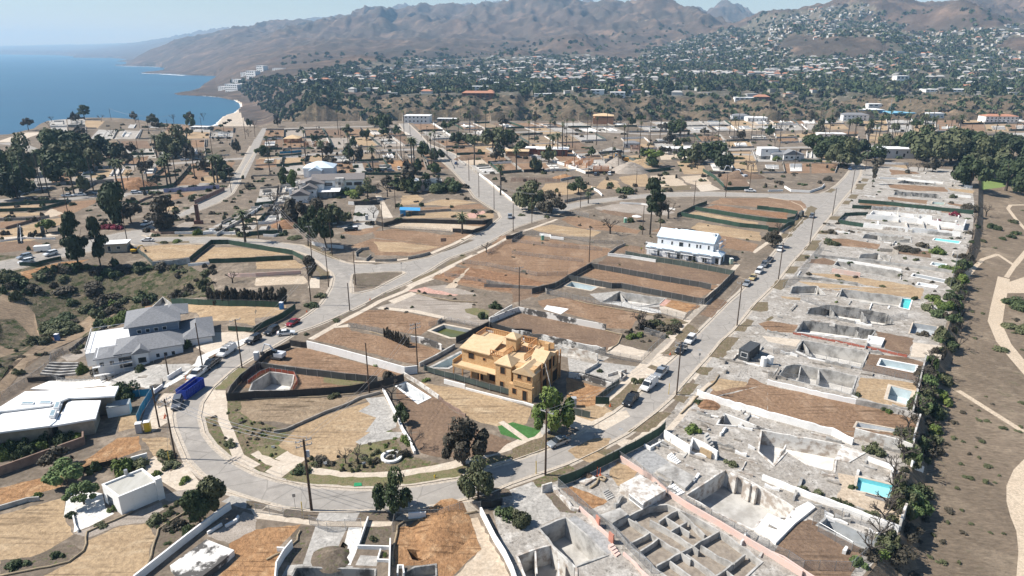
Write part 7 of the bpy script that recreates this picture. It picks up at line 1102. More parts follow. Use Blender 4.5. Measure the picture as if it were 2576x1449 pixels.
cone(1686,892,'orange traffic cone behind the dark car under the pole');cone(1535,1022,'orange traffic cone on the verge beside the black pickup');cone(772,785,'orange traffic cone on the driveway by the green fence');cone(931,755,'orange traffic cone on the verge below the island');cone(1502,1198,'tall red delineator at the soil planter',1.9,'delineator');cone(1510,1195,'shorter red delineator at the soil planter',1.5,'delineator');cone(416,1047,'orange cone beside the grey car at the left curve');cone(414,1052,'second orange cone behind the first at the left curve');cone(541,903,'orange delineator in front of the white van',1.1,'delineator');cone(468,955,'orange delineator beside the white pickup',1.1,'delineator')
STRAW=mat('straw_wattle',(.34,.27,.18),.95,scale=3)
def wattle(label,*ss,r=.13):
 p=resample(W(*ss),1.5);o=p[0];mb=MB();mb.tube([(v.x-o.x+random.uniform(-.12,.12),v.y-o.y+random.uniform(-.12,.12),H(v.x,v.y)+r*.9)for v in p],r,6);tag(mb.build('straw_wattle',STRAW,loc=(o.x,o.y,0),smooth=True),label,'straw roll')
wattle('straw wattle snaking through the bottom left gravel plot','13: 0,1449 400,1380 700,1310 830,1210 870,1130 880,1010 1000,950 1150,900 1340,800',r=.16);wattle('straw wattle curving through the cactus garden','13: 1490,1330 1540,1180 1600,980 1750,880 1900,790',r=.16);wattle('straw wattle around the orange excavated lot','14: 1380,1340 1380,1160 1430,950 1500,900 1900,870 2230,810',r=.18);wattle('straw wattle along the burned front bed','14: 100,1290 300,1200 410,1100 440,1000',r=.16);wattle('coiled tan straw wattle by the red delineators','15: 790,570 850,530 870,470 910,460 950,480 920,500 890,480',r=.22);wattle('straw wattle bordering the street end of the big brown lot','11: 1700,1270 1800,1180 1850,1110 1960,1020 2040,950 2085,880',r=.18);wattle('straw wattle between the brown lot and the grey bed','11: 940,430 1060,465 1110,470 1070,560 960,640',r=.16);wattle('straw wattle with green ties along the brown slope lot','10: 1150,440 1260,475 1400,510 1560,540',r=.14);wattle('straw wattle on the rough path by the black fence','10: -100,1120 200,1112 700,1095 1050,1060',r=.14);wattle('straw wattle bordering the pale pebble lot','10: 1620,55 1780,100 2000,135 2230,145',r=.16);wattle('straw wattle along the brown lot row','11: 620,120 760,160 1000,205 1300,250 1540,300',r=.16)
def sign(px,py,label,w_=.6,h_=.5,z=.5,m=FRAME):
 x,y=G(px,py);e=empty('yard_sign',(x,y,H(x,y)),.3,label,'sign');mb=MB();mb.box((0,0,z/2),(.06,.06,z));mb.build('post',steel,e);mb=MB();mb.box((0,-.05,z+h_/2),(w_,.04,h_));mb.build('board',m,e)
sign(688,1132,'white notice on the round lawn by the garden path');sign(819,1173,'white notice board facing the curve below the garden');sign(916,1174,'second white notice board right of the first below the garden');sign(743,1278,'street sign post at the bottom kerb',.5,.6,2.2,steel);sign(1116,614,'brown wooden notice board on the corner brown lot',2.2,1.4,1.0,BROWNW);sign(1758,913,'small street sign on the bed across from the container',.5,.6,2.0,steel);sign(1010,678,'street sign post on the triangular island tip',.4,.5,2.0,steel)
tag(slab('green tarpaulin crumpled on the grass verge',.12,'14: 985,550 990,515 1060,515 1065,545',mat('green_tarp',(.03,.28,.12),.6),'tarpaulin','tarpaulin',z0=0),None)
e=empty('fire_hydrant',(*G(1094,1202),0),0,'pale yellow fire hydrant on the curve verge','hydrant');mb=MB();mb.tube([(0,0,0),(0,0,.55),(0,0,.7)],[.12,.12,.03],8);mb.build('barrel',YEL,e);mb=MB();mb.tube([(-.22,0,.4),(.22,0,.4)],.06,6);mb.build('outlet',YEL,e)
e=empty('fire_pit',(*G(985,1152),0),0,'round white garden bench ring with fire pit in the burnt garden','bench');mb=MB();mb.prism([(math.cos(a*.3927)*1.8,math.sin(a*.3927)*1.8)for a in range(16)],0,.1);mb.build('base',GREYW,e);mb=MB();ring(mb,[(math.cos(a*.3927)*1.5,math.sin(a*.3927)*1.5)for a in range(16)],.1,.5,.5);mb.build('seat',WHITEM,e);mb=MB();ring(mb,[(math.cos(a*.785)*.4,math.sin(a*.785)*.4)for a in range(8)],.1,.45,.2);mb.build('fire_bowl',DGREY,e)
e=empty('worker',(*G(1613,632),0),0,'worker in yellow vest standing behind the low wall','person');e.name='person';bm=bmesh.new();vs=[bm.verts.new(v)for v in [(0,0,1.0),(0,0,1.4),(0,0,1.52),(0,0,1.68),(-.2,0,1.4),(-.27,0,1.15),(-.28,-.1,.92),(.2,0,1.4),(.27,0,1.15),(.26,-.1,.92),(-.1,0,.9),(-.12,0,.5),(-.12,0,.05),(.1,0,.9),(.13,0,.5),(.14,0,.05),(-.12,-.14,.04),(.14,-.14,.04)]]
for a,b in [(0,1),(1,2),(2,3),(1,4),(4,5),(5,6),(1,7),(7,8),(8,9),(0,10),(10,11),(11,12),(0,13),(13,14),(14,15),(12,16),(15,17)]:bm.edges.new((vs[a],vs[b]))
me=bpy.data.meshes.new('body');bm.to_mesh(me);bm.free();me.materials.append(mat('work_clothes',(.10,.11,.14),.9));o=bpy.data.objects.new('body',me);COL.objects.link(o);o.parent=e;o.modifiers.new('skin','SKIN');lay=me.skin_vertices[0].data
for i,r_ in enumerate([.15,.17,.06,.11,.07,.05,.04,.07,.05,.04,.09,.07,.05,.09,.07,.05,.045,.045]):lay[i].radius=(r_,r_)
lay[0].use_root=True;o.modifiers.new('sub','SUBSURF').levels=1;bx(e,'vest',-.2,.2,-.17,.17,1.0,1.45,mat('safety_vest',(.60,.62,.05),.8))
# ------------------------------------------------------------------ vegetation
def foliage(name,a,b,rnd=.25):
 m,t,bs=_mat(name);co=t.nodes.new('ShaderNodeTexCoord').outputs['Object'];oi=t.nodes.new('ShaderNodeObjectInfo');n=_noise(t,co,.9,3,.6);col=_mix(t,_ramp(t,n,.35,.65),a,b)
 mr=t.nodes.new('ShaderNodeMapRange');mr.inputs[3].default_value=1-rnd;mr.inputs[4].default_value=1+rnd;t.links.new(oi.outputs['Random'],mr.inputs[0]);cc=t.nodes.new('ShaderNodeMix');cc.data_type='RGBA';cc.blend_type='MULTIPLY';cc.inputs[0].default_value=1.0
 t.links.new(col,cc.inputs[6]);t.links.new(mr.outputs[0],cc.inputs[7]);t.links.new(cc.outputs[2],bs.inputs['Base Color']);bs.inputs['Roughness'].default_value=.7;bs.inputs['Specular IOR Level'].default_value=.25;return m
FO=dict(dark=foliage('dark_green_leaves',(.045,.066,.028),(.072,.095,.04)),olive=foliage('olive_leaves',(.075,.088,.042),(.115,.12,.062)),bright=foliage('bright_green_leaves',(.075,.12,.03),(.14,.175,.045),.15),ash=foliage('scorched_leaves',(.058,.053,.038),(.10,.085,.062)),red=foliage('bougainvillea_flowers',(.16,.02,.035),(.25,.03,.06)),fern=foliage('feathery_leaves',(.12,.17,.06),(.09,.13,.05)),palm=foliage('palm_fronds',(.055,.075,.03),(.10,.115,.055)),pine=foliage('pine_needles',(.032,.046,.022),(.05,.066,.034)))
BARK=mat('tree_bark',(.11,.085,.065),.9,scale=2,c1=(.06,.048,.04));CHAR=mat('charred_bark',(.045,.038,.034),.9,scale=2,c1=(.10,.085,.07))
def blobs(rnd,n,kind):
 o=[]
 for _ in range(n):
  if kind=='round':a=rnd.random()*6.283;q=rnd.random()**.5*.72;o.append((math.cos(a)*q*1.1,math.sin(a)*q*1.1,.2+rnd.random()*.75*(1.15-q),.17+rnd.random()*.2))
  elif kind=='pine':z=rnd.random()**.8;a=rnd.random()*6.283;q=(.2+.5*math.sin(z*3.0)*rnd.random())*(1 if z<.85 else.4);o.append((math.cos(a)*q,math.sin(a)*q,z,.13+rnd.random()*.15))
  elif kind=='col':z=rnd.random();a=rnd.random()*6.283;q=.38*rnd.random();o.append((math.cos(a)*q,math.sin(a)*q,.1+z*.85,.2+rnd.random()*.14))
  else:a=rnd.random()*6.283;q=rnd.random()**.6*.8;o.append((math.cos(a)*q,math.sin(a)*q,.15+rnd.random()*.5*(1.1-q),.22+rnd.random()*.2))
 return o
def crown_mesh(name,kind,nb,nl,ls,seed,zs=1.0,m=None):
 """unit crown: radius about 1, height zs; leaf clumps of small faces on the blobs' shells"""
 rnd=random.Random(seed);mb=MB()
 for bxx,byy,bz,br in blobs(rnd,nb,kind):
  for _ in range(int(nl/nb)):
   d=Vector((rnd.gauss(0,1),rnd.gauss(0,1),rnd.gauss(0,1))).normalized();q=br*(.72+.38*rnd.random());p=Vector((bxx+d.x*q*(1.5 if kind=='pine' else 1),byy+d.y*q*(1.5 if kind=='pine' else 1),(bz+d.z*q*(.8 if kind!='pine' else.45))*zs));n_=(d+Vector((rnd.gauss(0,.5),rnd.gauss(0,.5),rnd.gauss(0,.5)+.3))).normalized();u=n_.orthogonal().normalized();u=(Matrix.Rotation(rnd.random()*6.28,3,n_)@u);v=n_.cross(u);s=ls*(.6+.8*rnd.random())
   mb.add([p-u*s-v*s*.5,p+u*s*.3-v*s*.7,p+u*s+v*s*.3,p-u*s*.2+v*s*.8],[(0,1,2,3)])
 me=bpy.data.meshes.new(name);me.from_pydata(mb.v,[],mb.f);return me
def trunk_mesh(h,r,top,seed,branches=5,spread=.6,lean=0.0):
 rnd=random.Random(seed);mb=MB();mb.tube([(0,0,-.3),(lean*.3+rnd.uniform(-.1,.1),0,h*.5),(lean,0,h)],[r,r*.75,r*.5],7)
 for i in range(branches):a=rnd.random()*6.28;z=h*(.55+.4*rnd.random());q=spread*(.6+.5*rnd.random());mb.tube([(lean*z/h,0,z),(lean+math.cos(a)*q*.6,math.sin(a)*q*.6,z+(top-z)*.4),(lean+math.cos(a)*q,math.sin(a)*q,z+(top-z)*.75)],[r*.45,r*.3,r*.1],5)
 return mb
CM={}
def crown(kind,lod,v):
 k=(kind,lod,v)
 if k not in CM:
  nb,nl,ls={0:(12,3300,.06),1:(12,1000,.1),2:(8,200,.24)}[lod];nb=nb if kind!='pine' else 20;CM[k]=crown_mesh('crown',kind,nb,nl,ls,hash_(k),1.0)
 return CM[k]
def hash_(k):return sum(ord(c)*(i+3)for i,c in enumerate(str(k)))%9973
def tree(px,py,kind,r,h,fol,label,lod=1,base=.3,lean=0.0,name='tree',cat='tree',group=None,v=None,pos=None,bark=None):
 if pos:x,y,z=pos
 else:x,y=G(px,py);z=H(x,y)
 rnd=random.Random(int(px*7+py));v=rnd.randint(0,2)if v is None else v;e=empty(name,(x,y,z),rnd.random()*6.28 if not lean else 0,label,cat,group)
 me=crown(kind,lod,v);key=me.name+fol
 if key not in CM:m2=me.copy();m2.name='crown';m2.materials.append(FO[fol]);CM[key]=m2
 c=bpy.data.objects.new('crown',CM[key]);COL.objects.link(c);c.parent=e;c.scale=(r,r,h*(1-base));c.location=(lean,0,h*base*.85)
 kt=('t',round(h),round(r),lod)
 if lod==2 and kt in CM:t_=bpy.data.objects.new('trunk',CM[kt]);COL.objects.link(t_);t_.parent=e
 else:t_=trunk_mesh(h*max(base,.15)+h*.25,max(.12,r*.065),h*.85,int(px),4,r*.6,lean).build('trunk',bark or BARK,e);CM[kt]=t_.data
 return e
def shrub(px,py,r,h,fol,label,lod=1,group=None,pos=None,name='shrub',kind='low'):
 if pos:x,y,z=pos
 else:x,y=G(px,py);z=H(x,y)
 rnd=random.Random(int(px*3+py));me=crown(kind,lod,rnd.randint(0,2));key=me.name+fol
 if key not in CM:m2=me.copy();m2.name='shrub';m2.materials.append(FO[fol]);CM[key]=m2
 c=bpy.data.objects.new(name,CM[key]);COL.objects.link(c);c.location=(x,y,z-.1*h);c.scale=(r,r,h);c.rotation_euler=(0,0,rnd.random()*6.28);return tag(c,label,'shrub',group)
def palm(px,py,h,label,fr=3.0,nf=26,group=None,key=None):
 x,y=G(px,py);e=empty('palm_tree',(x,y,H(x,y)),random.random()*6.28,label,'palm',group);k=('palm',key or (round(h),fr))
 if k not in CM:
  mb=MB();mb.tube([(0,0,-.3),(.2,0,h*.5),(0,0,h)],[.34,.24,.22]if fr<3 else [.5,.38,.42],7);mt=bpy.data.meshes.new('trunk');mt.from_pydata(mb.v,[],mb.f);mt.materials.append(CHAR);mb=MB();rnd=random.Random(int(h*10))
  for i in range(nf):
   a=i*2.4;el=.9-1.9*i/nf;L=fr*(.8+.3*rnd.random());p=Vector((0,0,h));d=Vector((math.cos(a)*math.cos(el),math.sin(a)*math.cos(el),math.sin(el)));w_=Vector((-math.sin(a),math.cos(a),0));pr=None
   for s in range(5):
    wd=fr*.11*(1-abs(s-1.5)/3.6);cur=(p-w_*wd-Vector((0,0,wd*.5)),p,p+w_*wd-Vector((0,0,wd*.5)))
    if pr:mb.add([*pr,*cur],[(0,1,4,3),(1,2,5,4)])
    pr=cur;p=p+d*L/4;d=(d-Vector((0,0,.33))).normalized()
  mc=bpy.data.meshes.new('crown');mc.from_pydata(mb.v,[],mb.f);mc.materials.append(FO['palm']);CM[k]=(mt,mc)
 for nm,m_ in zip(('trunk','crown'),CM[k]):o=bpy.data.objects.new(nm,m_);COL.objects.link(o);o.parent=e
 return e
BT_={}
def bare(px,py,r,h,label,m=None,group=None,seed=1,n=9):
 x,y=G(px,py);e=(round(r),round(h),seed%4)
 if e not in BT_:
  rnd=random.Random(seed);mb=MB();mb.tube([(0,0,-.3),(.1,0,h*.35)],[r*.09,r*.06],6)
  def br(p,d,L,rr,k):
   q=p+d*L;mb.tube([p,q],[rr,rr*.6],4,cap=False)
   if k:
    for _ in range(3):br(q,(d+Vector((rnd.gauss(0,.55),rnd.gauss(0,.55),rnd.gauss(.1,.35)))).normalized(),L*.68,rr*.6,k-1)
  for i in range(n//2):a=6.28*i/(n//2)+rnd.random();br(Vector((.1,0,h*.33)),Vector((math.cos(a)*.8,math.sin(a)*.8,.9)).normalized(),h*.3,r*.05,3)
  me=bpy.data.meshes.new('bare_tree');me.from_pydata(mb.v,[],mb.f);me.materials.append(m or CHAR);BT_[e]=me
 o=bpy.data.objects.new('bare_tree',BT_[e]);COL.objects.link(o);o.location=(x,y,H(x,y));o.rotation_euler=(0,0,seed);return tag(o,label,'tree',group)
for a in [(1388,1090,'round',4.6,9.8,'bright','leafy yellow green tree beside the timber house yard',0,.22),(1168,1170,'round',4.6,9.5,'ash','tall grey green tree on the near curve beside the dark brown lot',0,.28),(1203,1255,'round',3.3,7.2,'olive','smaller grey green tree at the street beside the dark gates',0,.2),(992,1290,'round',3.5,7.4,'dark','round dark tree at the near kerb beside the orange lot',0,.18),(205,700,'pine',5.5,19,'pine','tall dark irregular pine on the left bank',0,.22),(256,682,'pine',4.2,18,'pine','second tall pine beside the beige cabin',0,.3),(287,570,'col',9.5,17,'pine','broad dark cypress at the left junction',0,.08),(330,560,'round',5.5,10,'ash','thin grey tree right of the broad cypress',1,.3),(420,575,'pine',8,13,'ash','wide spreading scorched cedar at the left junction',0,.1),(775,618,'round',4.5,15,'dark','leaning dark tree at the left of the wall by the junction',0,.35,1.5),(823,628,'round',5.2,15,'dark','leaning dark tree with split trunk by the white wall',0,.3,-2),(1120,480,'low',9,9,'dark','dark dense hedge tree beside the scorched house',0,.0),(1330,530,'round',8.5,13,'olive','grey green juniper, larger of the twin trees at the upper junction',0,.12),(1386,537,'round',7.5,9.5,'ash','darker smaller twin tree at the upper junction',0,.15),(1455,487,'round',5.5,8,'dark','round dark green tree above the grey retaining wall',0,.25),(1570,487,'low',5,5,'dark','low dark tree beside the stepped planters',1,.0),(1635,590,'pine',5.2,24,'pine','very tall half charred pine beside the parasol garden',0,.5),(1660,577,'pine',3.5,15,'ash','charred thin pine right of the very tall one',1,.4),(1942,621,'round',3.6,6.5,'ash','dark round street tree beside the lone white car',0,.25),(1645,418,'round',6.5,12,'bright','umbrella shaped tree with green top and bare sides at the tan yard',1,.55),(785,698,'col',4.0,6.5,'ash','charred bushy column tree at the junction by the wires',0,.05),(1217,800,'low',1.6,2.6,'dark','small dark tree beside the little palms',1,.0),(545,1282,'col',4.0,6.0,'olive','tall upright shrub tree beside the bottom kerb',0,.1),(505,1318,'col',3.6,5.5,'dark','bushy shrub tree in the cactus garden',0,.1),(1010,1068,'round',1.8,3.2,'dark','small dark tree by the white plaster pool',1,.3),(212,1268,'round',2.8,4.2,'fern','feathery green tree on the white patio',0,.4),(170,1215,'round',3.4,4.2,'fern','feathery green tree behind the white patio',0,.3),(150,1180,'round',2.8,4.2,'ash','dead leafed tree behind the feathery ones',1,.3),(118,745-160,'round',3.6,6,'bright','small bright green tree at the white stepped wall',1,.4),(1070,478,'col',5,8,'dark','dark conifer left of the hedge by the scorched house',1,.05),(925,500,'round',5.5,10,'olive','grey green tree before the modern farmhouse door',0,.3),(880,487,'low',8,5,'bright','bright green hedge before the modern farmhouse',0,.0),(735,475,'col',5,9,'bright','bright green tree at the left end of the modern farmhouse',0,.05),(712,462,'col',4.5,8,'dark','dark green tree left of the bright one by the farmhouse',1,.05),(805,560,'round',7,10,'ash','dusty grey tree below the modern farmhouse',0,.1),(850,565,'round',6,9,'olive','grey tree right of the dusty one by the courtyard',1,.1),(750,560,'round',6.5,11,'ash','brown leafed tree left below the farmhouse',1,.1),(2195,464,'col',2.4,12,'ash','thin bare topped tree on the far right lots',1,.4),(1955,404,'low',4,4,'bright','bright bush at the gabled cottage',1,0),(1315,1275+40,'low',2.0,3.0,'olive','spiky palm like shrub beside the bottom left patio of the ruins',0,0)]:
 tree(a[0],a[1],a[2],a[3],a[4],a[5],a[6],a[7],a[8],lean=a[9]if len(a)>9 else 0,v=0)
BIGT=[(165,405,22,24),(205,425,20,22),(140,420,15,20),(240,400,13,18),(185,440,14,15),(60,440,15,22),(20,480,18,20),(45,500,11,14),(155,458,12,17),(440,395,16,20),(470,385,10,14),(280,400,12,12),(2085,398,17,17),(2118,420,15,17),(2105,388,15,16),(2150,395,12,14),(2050,385,14,15),(2345,408,24,25),(2305,392,17,20),(2390,412,18,23),(2425,408,20,25),(2480,446,18,22),(2530,480,16,20),(2570,470,20,24),(2440,470,12,17),(1240,372,13,16),(1275,368,11,14),(1150,360,9,9),(1190,362,9,8),(1748,408,9,13),(1790,398,13,12),(1815,425,9,12),(965,325,11,15),(945,318,10,12),(1710,340,14,16),(2530,400,18,20),(2200,405,10,11),(2240,380,12,13),(1060,395,8,12),(1100,405,7,9),(660,392,7,8),(385,312,9,10),(480,320,6,10),(560,450,9,9)]
for i,(px,py,r,h)in enumerate(BIGT):tree(px,py,'round',r*.8,h,['dark','olive','dark','pine'][i%4],'large dark tree standing among the far lots',0 if r>13 else 1,.12,group='large dark trees of the far lots')
tree(213,300,'pine',9,15,'dark','windswept dark tree alone on the sea bluff',0,.35,v=1);tree(72,328,'round',5,12,'ash','windswept tree at the left end of the sea bluff',1,.45)
rt=random.Random(21);FARK=['ash','olive','dark','ash','dark']
def free(x,y,kinds=('asph','gutter')):
 for k,pl in reversed(PATCH):
  if k in kinds and inpoly(x,y,pl):return False
 return True
n=0
while n<290:
 px=rt.uniform(0,2560);py=300+190*rt.random()**1.3
 if (px>1250 and py>440)or (px<120 and py<345)or (py>380 and 640<px<760)or (px>1900 and py>380 and px<2170):continue
 x,y=G(px,py)
 if not free(x,y):continue
 n+=1;q=rt.random()
 if q<.35:bare(px,py,3,5+3*rt.random(),'bare burnt tree on a distant lot',group='bare burnt trees of the distant lots',seed=n)
 elif q<.7:shrub(px,py,1.5+2.5*rt.random(),1.5+2*rt.random(),rt.choice(FARK),'dusty shrub on a distant lot',2,'shrubs of the distant lots')
 else:tree(px,py,'round',3+2.5*rt.random(),6+5*rt.random(),rt.choice(FARK),'mid sized tree on a distant lot',2,.3,group='mid sized trees of the distant lots')
for i,(px,py,h,fr)in enumerate([(1163,588,7.5,3.6),(617,609,12,3.2),(298,482,16,4.5),(313,485,16,4.5),(422,472,15,4.5),(431,470,17,4.5),(188,493,13,4),(540,460,14,4),(548,461,15,4),(395,394,14,4),(813,422,16,4.5),(939,435,15,4.2),(1036,422,18,4.5),(1043,422,17,4.5),(1193,416,17,4.5),(1259,491,15,3.4),(1299,432,14,4),(1390,390,13,4.2),(1403,392,15,4.2),(2183,365,19,4.2),(2148,352,17,4),(2132,350,15,4.5),(2210,353,19,4.2),(2342,345,16,4.5),(2412,336,15,4.5),(1480,512,5,2.5)]):palm(px,py,h,['stocky date palm at the end of the pale sand lot','single palm beside the left curving street','left of two burnt palms beside the beige parasol','right of two burnt palms beside the beige parasol','left palm of the pair at the zigzag green fence','right palm of the pair at the zigzag green fence','lone palm on the far left street','left of two palms near the banner fence corner','right of two palms near the banner fence corner','palm in the smallest far left lot','thick palm beside the orange tan lot','palm inside the small green fenced lot'][i]if i<12 else 'date palm standing among the distant lots',fr,30,group=None if i<12 else 'date palms of the distant lots',key=None)
for i,(px,py)in enumerate([(365,486),(373,470),(125,497),(108,485),(235,478),(445,462),(490,445),(680,440),(770,400),(880,415),(1085,420),(1095,415),(1010,400),(980,352),(1500,365),(1577,372),(1660,350),(1330,375),(1440,372),(1835,338),(1962,352),(2045,345),(2500,352),(2250,352),(2280,345),(1205,352),(852,340),(905,300),(1345,355),(50,497),(78,470),(66,490),(2320,345),(2060,330),(1890,350)]):palm(px,py,19+(i%4),'tall thin fan palm standing among the distant lots',2.2,22,'tall thin fan palms',key='thin%d'%(i%4))
for i,(px,py,r,h,l)in enumerate([(1535,588,5,7,'bare dark tree on the brown lot left of the charred pine'),(1681,550,5.5,8.5,'bare dark tree beside the low white wall'),(1608,830,4,5.5,'bare brown tree in the dry garden by the right street'),(1223,635,3,4,'bare sapling at the upper junction fence'),(985,1065-60,3,4.5,'bare burnt shrub tree at the black fence corner'),(1040,1130,2,4,'bare burnt trunk beside the garden wall'),(690,520,5,7,'bare tree left of the white patio wall'),(790,540,5,9,'tall bare tree before the farmhouse'),(975,495,4,9,'bare tall tree at the farmhouse drive'),(700,555,5,8,'bare tree over the left ruins'),(585,712,3,4,'bare vase shaped shrub on the ravine terrace'),(940,548,3,5,'small bare tree at the courtyard gate'),(2480,545,4,6,'grey bare tree at the park end of the green fence'),(1960,545+40,3,4,'small bare bush tree beside the far green fences'),(870,1165,1.6,3,'burnt bent trunk in the front garden'),(900,1160,1.6,3.4,'second burnt bent trunk in the front garden'),(1200,560-10,2.5,4,'bare tree at the black fence')]):bare(px,py,r,h,l,seed=i+3)
n=0
while n<34:
 px,py=rt.uniform(1000,2560),rt.uniform(318,400)
 if free(*G(px,py))and not (2160>px>1900 and py>370):palm(px,py,17+rt.random()*5,'tall thin fan palm standing among the distant lots',2.2,22,'tall thin fan palms',key='thin%d'%(n%4));n+=1
for i in range(22):bare(2445-i*12+rt.uniform(-8,8)if i>8 else 2450-i*5,560+i*40,3,4.5,'bare brush tree on the bank below the ruins',group='bare trees on the park side bank',seed=i)
for i in range(26):tree(528+i*7.6+rt.uniform(-2,2),762+rt.uniform(-4,5),'col',1.5,3.6+rt.random(),'ash','charred conifer of the burnt hedge row',1,.1,name='charred_conifer',group='charred conifers of the hedge row')
for i in range(14):tree(968+i*4.6,848+i*2.0,'col',.55,2.2+rt.random()*.8,'ash','small charred conifer before the grey stained wall',2,.1,name='charred_conifer',group='small charred conifer row')
